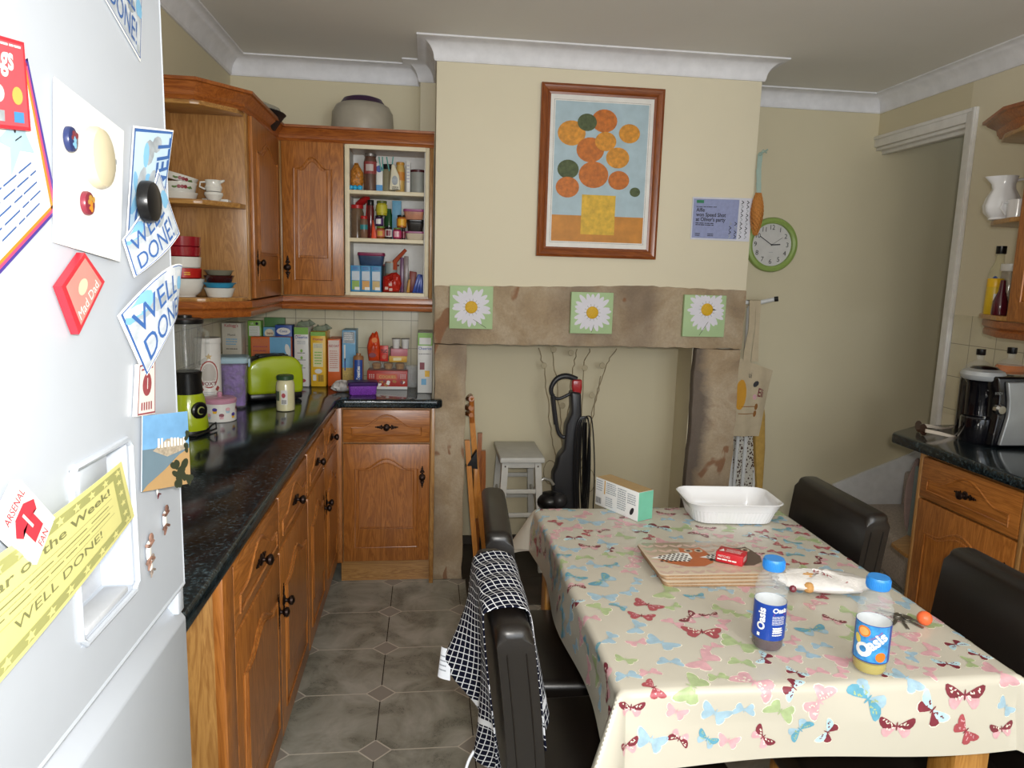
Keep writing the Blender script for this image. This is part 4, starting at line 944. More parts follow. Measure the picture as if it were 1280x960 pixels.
m.rect(W, 0, 0, pw, ph, mat('picture_mount_white', '#e3e1dc', .5), 0); m.rect(W, .026, .03, pw-.026, ph-.03, INK, .3); m.rect(W, .027, .031, pw-.027, ph-.031, mat('picture_mount_white', '#e3e1dc', .5), .6)
m.rect(W, .032, .036, pw-.032, ph-.036, mat('art_blue', '#a9bfc9', .5, var=.08), 1); m.rect(W, .032, .036, pw-.032, .155, mat('art_ochre', '#c3812c', .5, var=.15), 1.5)
ao, aa, ay, ab = mat('art_orange', '#bf6a1c', .5, var=.25, vs=50), mat('art_amber', '#d08c26', .5, var=.25, vs=50), mat('art_yellow', '#d6ac30', .5, var=.2, vs=40), mat('art_green', '#4f5a38', .6, var=.3, vs=60)
m.rect(W, .17, .07, .33, .25, ay, 2)
for i, (x, z, s, c) in enumerate(((.11, .52, .065, aa), (.26, .58, .06, ao), (.38, .53, .05, aa), (.20, .45, .065, ao), (.33, .42, .055, aa), (.10, .36, .05, ab), (.22, .34, .07, ao), (.10, .28, .055, ao), (.34, .32, .05, ao), (.18, .57, .045, ab), (.27, .49, .05, aa), (.42, .27, .025, ab))): m.ell(W, x, z, s, s*.85, c, 2.5+i*.25, 0, 22)
m.build('print', t)
m = MB(); 
NP = mat('lavender_notice', '#8f97bd', .6, var=.08, vs=60); c_ = [P(863, 299, Y=FY-.004), P(936, 302, Y=FY-.006), P(941, 248, Y=FY-.006), P(866, 246, Y=FY-.004)]
W = Patch(*c_); m.sheet(W, mat('notice_white', '#cfd0da', .6), 6, 6, .001); m.rect(W, .02, .04, .78, .96, NP, 1)
m.rect(W, .07, .86, .19, .93, mat('notice_green', '#2f7d55', .5), 2); m.scrib(W, .07, .76, .42, .79, 1, INK, 2)
for tt, yy, h in (('Alfie', .66, .09), ('won Speed Shot', .55, .09), ('at Oliver\'s party', .44, .09)): m.text(W, tt, .07, yy, h, INK, 2, squash=.6, bold=.03, maxw=.5)
m.scrib(W, .07, .33, .38, .41, 2, INK, 2); m.scrib(W, .07, .08, .16, .16, 2, INK, 2); m.scrib(W, .28, .08, .38, .16, 2, INK, 2)
for i in range(4):
    for j in range(9):
        x, yy = .64+.09*i, .06+.1*j
        if x < .74 and j > 3: continue
        c2_ = INK if (i+j) % 3 else GREYP; m.line(W, (x, yy), (x+.035, yy+.04), .014, c2_, 2.5); m.line(W, (x, yy+.08), (x+.035, yy+.04), .014, c2_, 2.5)
m.build('notice', None, 'small lavender printed certificate pinned right of the framed picture', 'notice')
DG, DW, DY = mat('canvas_green', '#a9c393', .6, var=.04), mat('petal_white', '#d9d7e0', .6, var=.03), mat('daisy_yellow', '#d1a51c', .6, var=.2, vs=300)
for i, (q, cen, n, sd, l) in enumerate((([(563, 356), (617, 359), (615, 412), (561, 410)], (.5, .5), 19, 1, 'left daisy canvas on the stone lintel'), ([(714, 365), (767, 366), (765, 417), (713, 417)], (.51, .49), 20, 2, 'middle daisy canvas on the stone lintel'), ([(856, 369), (908, 369), (905, 421), (853, 421)], (.55, .63), 22, 3, 'right daisy canvas on the stone lintel, its stalk at the bottom'))):
    pp = [P(x, y_, Y=3.335) for x, y_ in q]; x0 = (pp[0].x+pp[3].x)/2; x1 = (pp[1].x+pp[2].x)/2; z1 = (pp[0].z+pp[1].z)/2; z0 = (pp[2].z+pp[3].z)/2; s = x1-x0
    m = MB(); m.box(x0, x1, 3.335, 3.357, z0, z1, DG, .001); W = Plane((x0, 3.335, z0)); r = random.Random(sd); c = (cen[0]*s, cen[1]*s)
    for k in range(n):
        a = 2*math.pi*k/n+r.uniform(-.08, .08); L = s*r.uniform(.42, .52); 
        ex, ey = c[0]+L*math.cos(a), c[1]+L*math.sin(a); f = 1
        for _ in range(20):
            if .006 < ex < s-.006 and .006 < ey < s-.006: break
            f *= .94; ex, ey = c[0]+L*f*math.cos(a), c[1]+L*f*math.sin(a)
        m.ell(W, c[0]+L*f*.5*math.cos(a), c[1]+L*f*.5*math.sin(a), L*f*.5, s*.062, DW, 1+.1*(k % 5), a, 12)
    m.line(W, (c[0]+.01, c[1]-s*.28), (c[0]+(.35*s if i == 0 else -.15*s if i == 2 else 0), s*.03), .002, ab, 2)
    for k in range(14): a = 2*math.pi*k/14; m.line(W, (c[0]+.013*math.cos(a), c[1]+.013*math.sin(a)), (c[0]+s*.2*math.cos(a), c[1]+s*.2*math.sin(a)), .0012, ab, 2)
    m.ball((c[0]+x0, 3.3335, c[1]+z0), s*.145, DY, 18, 1, .12, 1); m.build('daisy_canvas', None, l, 'canvas', 'daisy canvases on the lintel')
# hanging ornament on the corner
t = thing('raffia_ornament', 'woven orange raffia cone hanging from a pale green ribbon on the wall corner', 'ornament', (1.556, 3.35, 1.71))
RF = mat('orange_raffia', '#b87a3a', .8, var=.3, vs=200); RB = mat('sage_ribbon', '#8fa59a', .5)
m = MB(); top = Vector((1.552, 3.345, 1.912)); 
m.lathe([(.002, -.2), (.012, -.17), (.024, -.12), (.028, -.08), (.022, -.03), (.010, 0)], RF, 14, top)
for k in range(9):
    m.tube([top+Vector((((.028*math.sin(math.pi*(.12+.8*i/16))**.9+.001))*math.cos(k*.7+i*.45), ((.028*math.sin(math.pi*(.12+.8*i/16))**.9+.001))*math.sin(k*.7+i*.45), -.195*i/16)) for i in range(17)], .0022, RF, 5)
m.build('cone', t)
m = MB(); pq = [Vector((1.548, 3.352, 2.09)), Vector((1.545, 3.350, 2.02)), Vector((1.549, 3.348, 1.96)), Vector((1.552, 3.345, 1.91))]
for a, b in zip(pq, pq[1:]): m.add([a+Vector((-.011, 0, 0)), a+Vector((.011, -.006, 0)), b+Vector((.010, -.006, 0)), b+Vector((-.008, 0, 0))], [(0, 1, 2, 3)], RB); m.add([a+Vector((-.011, .002, 0)), a+Vector((.011, -.004, 0)), b+Vector((.010, -.004, 0)), b+Vector((-.008, .002, 0))], [(3, 2, 1, 0)], RB)
m.tube([pq[0], pq[0]+Vector((.015, -.004, .01)), pq[0]+Vector((.034, -.004, .022))], .004, RB, 6); m.tube([pq[0], pq[0]+Vector((.012, -.004, .02)), pq[0]+Vector((.03, -.004, .006))], .003, RB, 6); m.ball(pq[0], .010, RB, 8); m.build('ribbon', t)
# clock
cc = P(966, 306, Y=BY-.03); cc.y = BY-.001; t = thing('wall_clock', 'round green-rimmed wall clock with white face half behind the wall corner', 'clock', (cc.x, BY, cc.z-.145))
CG = mat('clock_green', '#8fa758', .4); XR = Matrix.Rotation(R(90), 3, 'X'); m = MB(); m.lathe([(.112, .0), (.146, .0), (.148, .018), (.142, .03), (.128, .034), (.116, .028), (.114, .010)], CG, 48, cc, XR, cap=False); m.build('rim', t)
m = MB(); m.lathe([(1e-4, .001), (.115, .001), (.115, .012), (1e-4, .012)], mat('clock_face', '#cfcdca', .4), 48, cc, XR); W = Plane((cc.x, cc.y-.0122, cc.z))
for k in range(12):
    a = math.pi/2-2*math.pi*(k+1)/12; m.text(W, str(k+1), .092*math.cos(a), .092*math.sin(a)-.010, .026, INK, 1, align='c', maxw=.026)
m.line(W, (-.012, -.04), (.012, -.04), .002, GREYP, 1); m.build('face', t)
m = MB(); W = Plane((cc.x, cc.y-.015, cc.z))
for a, L, w_ in ((R(90+57), .083, .004), (R(4), .05, .006), (R(34), .075, .0015)): m.line(W, (0, 0), (L*math.cos(a), L*math.sin(a)), w_, INK, 1)
m.ball((cc.x, cc.y-.016, cc.z), .005, INK, 10, 1, .5, 1); m.build('hands', t)
# ironing board folded against the wall right of the breast, tote bag on it
t = thing('ironing_board', 'folded white ironing board with yellow cover standing right of the fireplace', 'ironing board', (1.70, 3.68, 0))
WM = mat('white_tube_metal', '#d5d6d6', .35)
m = MB(); q = [P(925, 378, Y=3.62), P(950, 378, Y=3.61), P(968, 374, Y=3.60)]; m.tube(q, .011, WM, 10); m.build('foot_bar', t)
m = MB(); q = P(968, 374, Y=3.60); q2 = P(973, 373.5, Y=3.59); m.tube([q, q2], .0135, BLK, 10); m.build('rubber_cap', t)
m = MB(); m.tube([P(936, 382, Y=3.63), P(932, 440, Y=3.64), P(925, 520, Y=3.65), (P(915, 620, Y=3.66).x, 3.66, .008)], .010, WM, 8); m.build('leg', t)
m = MB(); m.tube([(P(914, 548, Y=3.62).x-.0, 3.62, .66), (P(912, 610, Y=3.62).x, 3.62, .38), (P(910, 650, Y=3.62).x-.01, 3.62, .008)], .013, WM, 8); m.build('leg', t)
def perf():
    s = N('perforated_rusty_mesh'); v = s.n('ShaderNodeTexVoronoi', ins={'Vector': s.coord((1, 1, .75)), 'Scale': 95.0}); h = s.ma('LESS_THAN', v.outputs['Distance'], .42)
    s.link(s.mix(h, lin('#c9c6bc'), lin('#4a2f22')), 'Base Color'); s.b.inputs['Roughness'].default_value = .5; return s.m
m = MB(); xa, xb = P(905, 600, Y=3.68).x, P(945, 600, Y=3.68).x; m.box(xa, xb, 3.69, 3.71, .03, 1.0, perf(), .002); m.box(xb-.014, xb, 3.685, 3.715, .008, 1.02, WM, .003); m.box(xb-.085, xb-.066, 3.68, 3.70, .03, 1.0, WM, .003); m.build('board', t)
COV = mat('yellow_cotton_cover', '#b9954e', .9, var=.12, vs=30, bump=.3)
m = MB(); pts = [(P(944, 545, Y=3.66)), (P(954, 490, Y=3.66)), (P(957, 520, Y=3.66)), (P(957, 560, Y=3.66)), (P(953, 625, Y=3.66)), (P(950, 660, Y=3.66)), (P(946, 600, Y=3.66))]
m.prism([(p.x, p.z) for p in pts], 3.66, 3.735, COV, 'y', .008, 3); m.build('cover', t)
CAN = mat('natural_canvas', '#bdae93', .9, var=.06, vs=25, bump=.3)
t = thing('tote_bag', 'natural canvas tote bag with childish drawings hanging right of the fireplace', 'bag', (1.73, 3.57, .68))
m = MB(); TY_ = 3.575
def TB(u, v, off=0):
    bl, br, tr, tl = P(905, 545, Y=TY_), P(948, 545, Y=TY_), P(966, 463, Y=TY_), P(914, 444, Y=TY_)
    p = bl*(1-u)*(1-v)+br*u*(1-v)+tr*u*v+tl*(1-u)*v; d = .018*math.sin(math.pi*min(max(u, 0), 1))*(.4+.6*math.sin(math.pi*min(max(v, 0), 1)))+.004*math.sin(u*14+v*5)
    return p+Vector((0, -d-off, 0))
m.sheet(TB, CAN, 16, 16, .012)
m.text(TB, 'Eli', .72, .58, .12, MRN, 3, bold=.02); m.ell(TB, .30, .55, .13, .2, mat('crayon_yellow', '#c8912c', .8), 3, 0, 14, 2); m.ell(TB, .64, .74, .07, .04, INK, 3, .5, 8, 1); m.ell(TB, .66, .56, .05, .04, PK, 3, 0, 8, 1)
for z in (.30, .40): m.line(TB, (.3, z), (.72, z+.03), .01, mat('crayon_brown', '#8a5a2a', .8), 3); m.ell(TB, .74, z+.03, .04, .05, mat('crayon_brown', '#8a5a2a', .8), 3, 0, 8, 1)
m.text(TB, 'ui', .45, .80, .08, INK, 3); m.build('bag_body', t)
for x0, x1, xb in ((937, 945, 930), (945, 951, 940)):
    m = MB(); rows = [(x0, x1, 375.5, 3.585), (x0, x1, 382, 3.583), (x0-1, x1-2, 410, 3.58), (xb, xb+8, 440, 3.572), (xb-1, xb+8, 452, 3.565)]; vs = []
    for a, b, y_, Y_ in rows: p, q = P(a, y_, Y=Y_), P(b, y_, Y=Y_); vs += [p, q, q+Vector((0, .003, 0)), p+Vector((0, .003, 0))]
    for k in range(len(rows)-1):
        pass
    m.add(vs, [(k*4+i, k*4+(i+1) % 4, k*4+4+(i+1) % 4, k*4+4+i) for k in range(len(rows)-1) for i in range(4)]+[(0, 3, 2, 1)], CAN); 
    p = P(x0, 375.5, Y=3.585); q = P(x1, 375.5, Y=3.585); m.add([p, q, q+Vector((0, .035, .002)), p+Vector((0, .035, .002)), p+Vector((0, .04, -.04)), q+Vector((0, .04, -.04))], [(0, 1, 2, 3), (3, 2, 5, 4)], CAN); m.build('strap', t)
# ------------------------------------------------------------------ things on the table
TT = TZ+.0045
CW = mat('white_glazed_ceramic', '#e4e4e6', .15, coat=.4, var=.01)
def rrect(hx, hy, r, n=6):
    out = []
    for cx, cy, a0 in ((hx-r, hy-r, 0), (-hx+r, hy-r, 90), (-hx+r, -hy+r, 180), (hx-r, -hy+r, 270)):
        for i in range(n+1): a = R(a0+90*i/n); out.append((cx+r*math.cos(a), cy+r*math.sin(a)))
    return out
def ringloft(m, rings, mt, cap0=True, cap1=True):
    k = len(rings[0]); vs = [p for r in rings for p in r]; fs = [(j*k+i, j*k+(i+1) % k, (j+1)*k+(i+1) % k, (j+1)*k+i) for j in range(len(rings)-1) for i in range(k)]
    if cap0: fs.append(tuple(range(k))[::-1])
    if cap1: fs.append(tuple((len(rings)-1)*k+i for i in range(k)))
    return m.add(vs, fs, mt)
def loc(x, y, z, a=0): return Matrix.Translation((x, y, z)) @ rotz(a)
m = MB(); m.M = loc(.953, 2.098, TT, R(-4)); rings = []
def flute(hx, hy, z, amp):
    pts = rrect(hx, hy, .045, 30); per = 0; out = []
    L = [0]
    for p, q in zip(pts, pts[1:]+pts[:1]): L.append(L[-1]+math.dist(p, q))
    # resample evenly so the ribs are even
    N_ = 288; tot = L[-1]; j = 0
    for i in range(N_):
        s = tot*i/N_
        while L[j+1] < s: j += 1
        f = (s-L[j])/(L[j+1]-L[j]); p, q = pts[j], pts[(j+1) % len(pts)]; x, y = p[0]+(q[0]-p[0])*f, p[1]+(q[1]-p[1])*f
        k = 1+amp*math.cos(2*math.pi*i/4); out.append((x*k, y*k, z))
    return out
for hx, hy, z, a in ((.115, .075, 0, 0), (.122, .082, .003, .006), (.134, .090, .040, .006), (.137, .092, .041, 0), (.147, .098, .062, 0), (.151, .101, .065, 0), (.148, .098, .067, 0), (.140, .092, .060, 0), (.122, .078, .010, 0), (.11, .068, .006, 0)): rings.append(flute(hx, hy, z, a))
ringloft(m, rings, CW, True, True); m.build('baking_dish', None, 'white fluted rectangular baking dish at the far end of the table', 'dish')
# carton
MINT = mat('mint_card', '#6fb79c', .5); WC = mat('white_card', '#e6e7e6', .5, var=.01); KR = mat('kraft_card', '#b09468', .7); ORA2 = mat('print_mustard', '#c79a3c', .5)
A_, B_ = Vector((.555, 2.228)), Vector((.647, 2.052)); d_ = (B_-A_); L_ = d_.length; a_ = math.atan2(d_.y, d_.x)
m = MB(); m.M = loc(A_.x, A_.y, TT, a_); m.box(0, L_, 0, .062, 0, .092, WC, .0008); W = Plane((0, 0, 0))
m.rect(Plane((L_, 0, 0), (0, 1, 0)), .0005, .0005, .0615, .0915, MINT, .6); m.rect(Plane((0, 0, .092), (1, 0, 0), (0, 1, 0)), .0005, .0005, L_-.0005, .0615, KR, .6)
m.bars(W, .004, .008, .03, .028, INK); m.scrib(W, .005, .05, .035, .088, 5, GREYP); m.rect(W, .042, .045, .047, .09, ORA2, 1); m.scrib(W, .052, .05, .10, .088, 6, GREYP); m.scrib(W, .05, .008, .085, .04, 5, GREYP); m.scrib(W, .105, .015, .145, .085, 10, GREYP); m.scrib(W, .15, .045, .19, .08, 5, GREYP); m.ell(W, .172, .025, .007, .014, INK, 1.5, -.5)
m.build('snack_carton', None, 'white card carton with mint end lying at the far left of the table', 'box')
# placemats
CORK = mat('cork_edge', '#9a7b5c', .8, var=.2, vs=200); MAT1 = mat('placemat_face', '#c9b8a2', .25, var=.02, coat=.3); LEAF = mat('placemat_leaf', '#cdb1a4', .25)
OWL1, OWL2, OWK = mat('owl_orange', '#b5602f', .3), mat('owl_brown', '#5d4a40', .3), mat('owl_dark', '#3a2c28', .3)
G = 'stacked placemats'
names = ['cork-edged placemat at the bottom of the stack on the table', 'cork-edged placemat, second from the bottom of the stack', 'cork-edged placemat just below the owl placemat', 'owl-patterned placemat on top of the stack under the red box']
for i in range(4):
    m = MB(); z = TT+i*.0065; m.M = loc(.715+[.012, .006, .009, .0][i], 1.705+[-.012, -.008, .0, .004][i], z, R(-1+[-1.5, .8, -.5, .5][i])); o = rrect(.143, .105, .016, 5)
    m.prism(o, 0, .0045, CORK, 'z'); m.prism(o, .0045, .0058, MAT1, 'z', .0004)
    if i == 3:
        W = Plane((0, 0, .0058), (1, 0, 0), (0, 1, 0)); r = random.Random(5)
        for s in range(7):
            x = -.12+.04*s
            for k in range(6):
                for q in (-1, 1): m.ell(W, x+q*.009, -.09+k*.034, .013, .006, LEAF, .5, q*.8, 8)
        K = 1.28
        for ox, c1 in ((-.045, OWL1), (.085, OWL2)):
            m.poly(W, [(ox+x_*K, y_*K) for x_, y_ in ((-.062, -.002), (-.03, .012), (.0, .026), (.005, .052), (.018, .046), (.040, .048), (.050, .053), (.056, .03), (.060, .0), (.05, -.028), (.025, -.045), (-.01, -.045), (-.04, -.028))], c1, 1.2)
            m.poly(W, [(ox+x_*K, y_*K) for x_, y_ in ((-.070, .000), (-.03, .016), (.0, .026), (.016, .022), (.015, -.005), (.0, -.022), (-.03, -.016))], PAPER, 1.8)
            for r_ in range(5):
                y_ = .017-.0085*r_
                for q in range(8):
                    x_ = -.052+.0092*q+.0046*(r_ % 2)
                    if x_ < .012 and y_ < .016+.35*(x_+.03) and y_ > -.016-.3*(x_+.03)*(1 if x_ > -.03 else -1.2): m.ell(W, ox+x_*K, y_*K, .0042, .0046, OWK, 2.2, 0, 8)
            for q in (.020, .042): m.ell(W, ox+q*K, .034*K, .0115, .0115, MAT1, 2, 0, 14); m.ell(W, ox+q*K, .034*K, .006, .006, OWK, 2.6, 0, 10)
    m.build('placemat', None, names[i], 'placemat', G)
mz = TT+.0065*3+.0062
m = MB(); m.M = loc(.785, 1.682, mz, R(-38)); m.box(-.034, .034, -.024, .024, 0, .026, mat('red_card_box', '#c22832', .35), .001)
W = Plane((-.034, -.0245, 0)); m.text(W, 'MATCHES', .006, .014, .006, PAPER, .6, maxw=.03); 
W = Plane((-.034, -.024, .026), (1, 0, 0), (0, 1, 0)); m.scrib(W, .02, .012, .06, .034, 4, PAPER, .8, .35); m.poly(W, [(.005, .01), (.012, .03), (.018, .012)], PAPER, 1); W = Plane((.034, -.024, 0), (0, 1, 0)); m.scrib(W, .008, .008, .04, .02, 3, PAPER, .6); m.scrib(Plane((-.034, -.024, 0)), .004, .005, .06, .012, 1, PAPER, .6)
m.build('small_box', None, 'small red card box with white print on the owl placemat', 'box')
# drink bottles
PET = clear('clear_bottle_plastic', '#dfe4e6', .04, .11); CAPB = mat('bright_blue_cap', '#2d86d6', .35, coat=.3)
def drink(x, y, ang, liquid, lvl, front, label):
    t = thing('drink_bottle', label, 'bottle', (x, y, TT), 'plastic drink bottles on the table'); c = (x, y, TT); WHL = mat('label_back_white', '#dfe3e6', .5)
    m = MB(); m.lathe([(.018, 0), (.027, .001), (.031, .008), (.0315, .02), (.0315, .118), (.032, .122), (.031, .134), (.0285, .142), (.026, .152), (.021, .162), (.0165, .168), (.0165, .176)], PET, 32, c)
    for z in (.128, .146): m.lathe([(.0288 if z > .14 else .0318, z-.002), (.0300 if z > .14 else .0326, z), (.0288 if z > .14 else .0318, z+.002)], PET, 32, c)
    m.build('bottle_body', t)
    m = MB(); m.lathe([(.0001, .002), (.026, .003), (.0295, .009), (.0303, lvl), (.0001, lvl)], mat(liquid[0], liquid[1], .1, alpha=.9), 28, c); m.build('juice', t)
    m = MB(); pr = []; m.lathe([(.0205, .168), (.0212, .170), (.0212, .186), (.0195, .1905), (.0001, .1905)], CAPB, 28, c)
    for k in range(40): a = 2*math.pi*k/40; m.box(-.0006, .0006, -.0006, .0006, 0, 0.001, CAPB) if 0 else m.tube([(x+.0213*math.cos(a), y+.0213*math.sin(a), TT+.172), (x+.0213*math.cos(a), y+.0213*math.sin(a), TT+.186)], .0006, CAPB, 4)
    m.build('cap', t)
    m = MB(); BL = mat('drink_label_blue', '#17409b', .3); m.lathe([(.0318, .028), (.0320, .0282), (.0320, .103), (.0318, .1032)], BL, 40, c, cap=False); m.lathe([(.0311, .103), (.0311, .03)], WHL, 40, c, cap=False); W = Cyl(c, .0320, ang)
    if front:
        m.grid(W, -.036, .036, .030, .102, 16, 6, mat('drink_label_sky', '#3d8ecf', .3, var=.3, vs=80), .0002)
        OR_ = mat('orange_slice', '#e07a2a', .3); m.ell(W, -.014, .088, .012, .011, OR_, 1.2, 0, 16, 2); m.ell(W, -.014, .088, .009, .008, mat('orange_flesh', '#f0a860', .3), 1.8, 0, 14, 1)
        m.ell(W, -.025, .07, .006, .010, mat('lemon', '#dcc35a', .3), 1.5, .4, 12, 1); m.ell(W, .020, .042, .010, .010, OR_, 1.5, 0, 12, 1)
        m.text(W, 'Oasis', -.014, .038, .022, PAPER, 2.5, ang=.75, bold=.05, squash=.9); m.text(W, 'Citrus Punch', -.002, .072, .004, mat('label_pink', '#c73a6a', .4), 2.5, ang=.75)
        m.text(W, 'O', -.019, .034, .026, PAPER, 3, ang=.5, bold=.06)
    else:
        m.text(W, 'Oasis', -.008, .048, .015, PAPER, 2, ang=math.pi/2, bold=.05); m.rect(W, -.022, .034, -.016, .041, PAPER, 2); m.text(W, 'Oasis', .006, .088, .010, PAPER, 2, bold=.05); m.rect(W, .008, .083, .034, .0845, mat('label_pink', '#c73a6a', .4), 2)
        m.scrib(W, .006, .062, .034, .081, 6, PAPER, 2, .35); m.scrib(W, .008, .038, .030, .058, 4, PAPER, 2, .5); m.bars(W, .010, .045, .026, .056, PAPER, 2.2)
    m.build('label', t)
drink(.700, 1.305, R(-118), ('dark_red_drink', '#3b0d16'), .026, False, 'blue-capped drink bottle with dark red dregs, nearer the placemats')
drink(.862, 1.208, R(-128), ('yellow_drink', '#b9a63a'), .024, True, 'blue-capped drink bottle with yellow dregs and an orange slice on its label')
# crumpled bakery bag
BAG = mat('thin_white_film_bag', '#dcd8d4', .35, var=.04, vs=60, bump=.35); 
def crumple(name, label, cat, c, sx, sy, sz, mt, seed=1, ang=0, amp=.25, extra=None, group=None, n=28, k=16):
    m = MB(); r = random.Random(seed); ph = [(r.uniform(2, 7), r.uniform(2, 7), r.uniform(0, 6)) for _ in range(6)]; M = loc(*c, ang); vs = []; fs = []
    for j in range(k+1):
        v = math.pi*j/k
        for i in range(n):
            u = 2*math.pi*i/n; w = sum(math.sin(a*u*1.0//1*1 + a*math.cos(u)+b*v+p) for a, b, p in ph)/6
            q = 1+amp*w; x, y, z = sx*math.sin(v)*math.cos(u)*q, sy*math.sin(v)*math.sin(u)*q, sz*(1-math.cos(v))*(1+amp*.8*w)
            vs.append(M @ Vector((x, y, max(0.0, z))))
    for j in range(k):
        for i in range(n): fs.append((j*n+i, (j+1)*n+i, (j+1)*n+(i+1) % n, j*n+(i+1) % n))
    m.add(vs, fs, mt, True)
    if extra: extra(m)
    return m.build(name, None, label, cat, group, angle=28)
def bagx(m):
    BR = mat('bread_roll', '#c9985c', .7)
    m.M = loc(.948, 1.555, TT)
    m.ball((-.035, -.026, .020), .016, BR, 12, .9, .9, .8); m.ball((-.02, .01, .034), .018, BR, 12, 1.5, 1, .5); m.ball((-.070, -.018, .014), .009, MRN, 8)
    W = Plane((.0, .0, .044), (1, -.25, -.1), (.2, 1, .1)); m.text(W, 'Bakery', -.01, .0, .022, RD, 2, ang=-.3); m.M = None
crumple('bakery_bag', 'crumpled thin white bakery bag with rolls inside, right of the placemats', 'bag', (.965, 1.562, TT), .118, .058, .022, BAG, 4, R(-12), .16, bagx)
# keys with ball
t = thing('key_bunch', 'bunch of keys with a bright orange ball key ring on the tablecloth', 'keys', (1.06, 1.38, TT))
m = MB(); m.ball((1.098, 1.372, TT+.0158), .0158, mat('orange_rubber_ball', '#ee6a3c', .35), 20); m.build('ball', t)
KM = mat('key_metal', '#8e8a82', .3, .9); m = MB(); m.tube([(1.066+.014*math.cos(a), 1.405+.014*math.sin(a), TT+.004+.002*math.sin(a)) for a in [i*.52 for i in range(12)]], .0012, KM, 6, True); m.tube([(1.075, 1.395, TT+.003), (1.085, 1.385, TT+.004), (1.092, 1.376, TT+.006)], .0015, KM, 6); m.build('ring', t)
for k, (a, ox) in enumerate(((-1.9, 0), (-1.2, .004), (-2.5, -.004), (-.8, .006), (2.2, 0))):
    m = MB(); m.M = loc(1.064+ox, 1.402, TT+.0015+.0012*k, a) @ Matrix.Rotation(R(4), 4, 'Y'); m.lathe([(.004, 0), (.010, 0), (.010, .002), (.004, .002)], KM, 16, (.008, 0, 0)); m.box(.016, .048, -.0032, .0032, 0, .002, KM, .0005)
    for q in range(4): m.box(.026+q*.006, .029+q*.006, .002, .0048, 0, .002, KM)
    m.build('key', t)
# ------------------------------------------------------------------ left worktop
WT = .9105
def carton(name, label, cat, x0, x1, yf, d, z0, z1, mt, draw=None, ang=0, group=None, top=None, extra=None):
    m = MB(); w = x1-x0; m.M = loc((x0+x1)/2, yf, z0, ang); h = z1-z0
    m.box(-w/2, w/2, 0, d, 0, h, mt, .0008); W = Plane((-w/2, 0, 0))
    if top: m.rect(Plane((-w/2, 0, h), (1, 0, 0), (0, 1, 0)), .001, .001, w-.001, d-.001, top, .5)
    if draw: draw(m, W, w, h)
    if extra: extra(m, w, h, d)
    m.M = None; return m.build(name, None, label, cat, group)
LG, WH_, YL, OG, SB, NB, TEALM = mat('lime_green_print', '#7fae4c', .4), mat('white_box_card', '#d5d4d0', .4, var=.02), mat('yellow_box_card', '#dfae2a', .4), mat('orange_box_card', '#d2622a', .4), mat('sky_blue_box', '#6aa3c8', .4), mat('navy_box', '#2b4a94', .4), mat('teal_print', '#2f7f84', .4)
GB = 'food boxes lined up on the worktop'
def flaps(m, w, h, d):
    m.prism([(-w/2, h), (-w/2+.01, h+.022), (w/2-.006, h+.03), (w/2, h)], d*.3, d*.34, mat('grey_green_liner', '#6f7a62', .5, var=.3, vs=60), 'y', .002); 
    m.prism([(-w/2, h), (-w/4, h+.03), (0, h+.012), (w/3, h+.034), (w/2+.02, h+.01), (w/2, h)], d*.6, d*.64, mat('grey_green_liner', '#6f7a62', .5), 'y', .003)
def cheer(m, W, w, h):
    m.rect(W, 0, h-.035, w, h, LG, .6); m.text(W, 'Cheerios', w*.5, h-.055, .014, NB, 1, align='c', maxw=w*.9, bold=.02); m.scrib(W, w*.1, h-.042, w*.5, h-.038, 1, RD, 1)
    for z in (.18, .145, .105): m.scrib(W, w*.2, z-.014, w*.8, z-.008, 1, INK, 1); m.ell(W, w*.5, z, .006, .008, LG, 1)
    m.scrib(W, w*.2, h-.085, w*.8, h-.066, 3, GREYP, 1); m.ell(W, w*.5, .03, .02, .01, RD, 1)
carton('cereal_box', 'tall narrow white cereal box with a green top, left of the yellow one', 'box', -.654, -.586, 3.66, .19, WT, 1.207, WH_, cheer, group=GB, extra=flaps)
def yelb(m, W, w, h):
    m.rect(W, 0, h-.02, w, h, LG, .6); m.text(W, 'Honey', w*.5, h-.042, .013, RD, 1, align='c', maxw=w*.7, bold=.03); m.rect(W, w*.15, .1, w*.82, h-.055, mat('cream_print3', '#dcd3a0', .4), .8)
    m.scrib(W, w*.2, h-.08, w*.78, h-.06, 2, GREYP, 1.5); m.scrib(W, w*.25, .11, w*.75, .18, 5, LG, 1.5, .4); m.ell(W, w*.5, .078, .018, .012, WH_, 1); m.bars(W, w*.48, .025, w*.85, .06, INK, 1); m.rect(W, w*.12, .03, w*.35, .06, WH_, 1)
carton('cereal_box', 'narrow yellow cereal box with a green top', 'box', -.575, -.503, 3.662, .19, WT, 1.186, YL, yelb, group=GB, extra=flaps)
def orab(m, W, w, h):
    m.rect(W, .003, .075, w-.006, h-.006, mat('pinkish_white_print', '#d9c9c0', .4), .8); m.text(W, 'RED DAY', w*.5, h-.04, .012, RD, 1.5, align='c', maxw=w*.8, bold=.03); m.scrib(W, w*.15, .09, w*.8, h-.055, 9, mat('pinkish_ink', '#c07868', .5), 1.5, .35)
carton('cereal_box', 'narrow box, orange below and white above, right of the yellow one', 'box', -.494, -.432, 3.675, .18, WT, 1.150, OG, orab, group=GB)
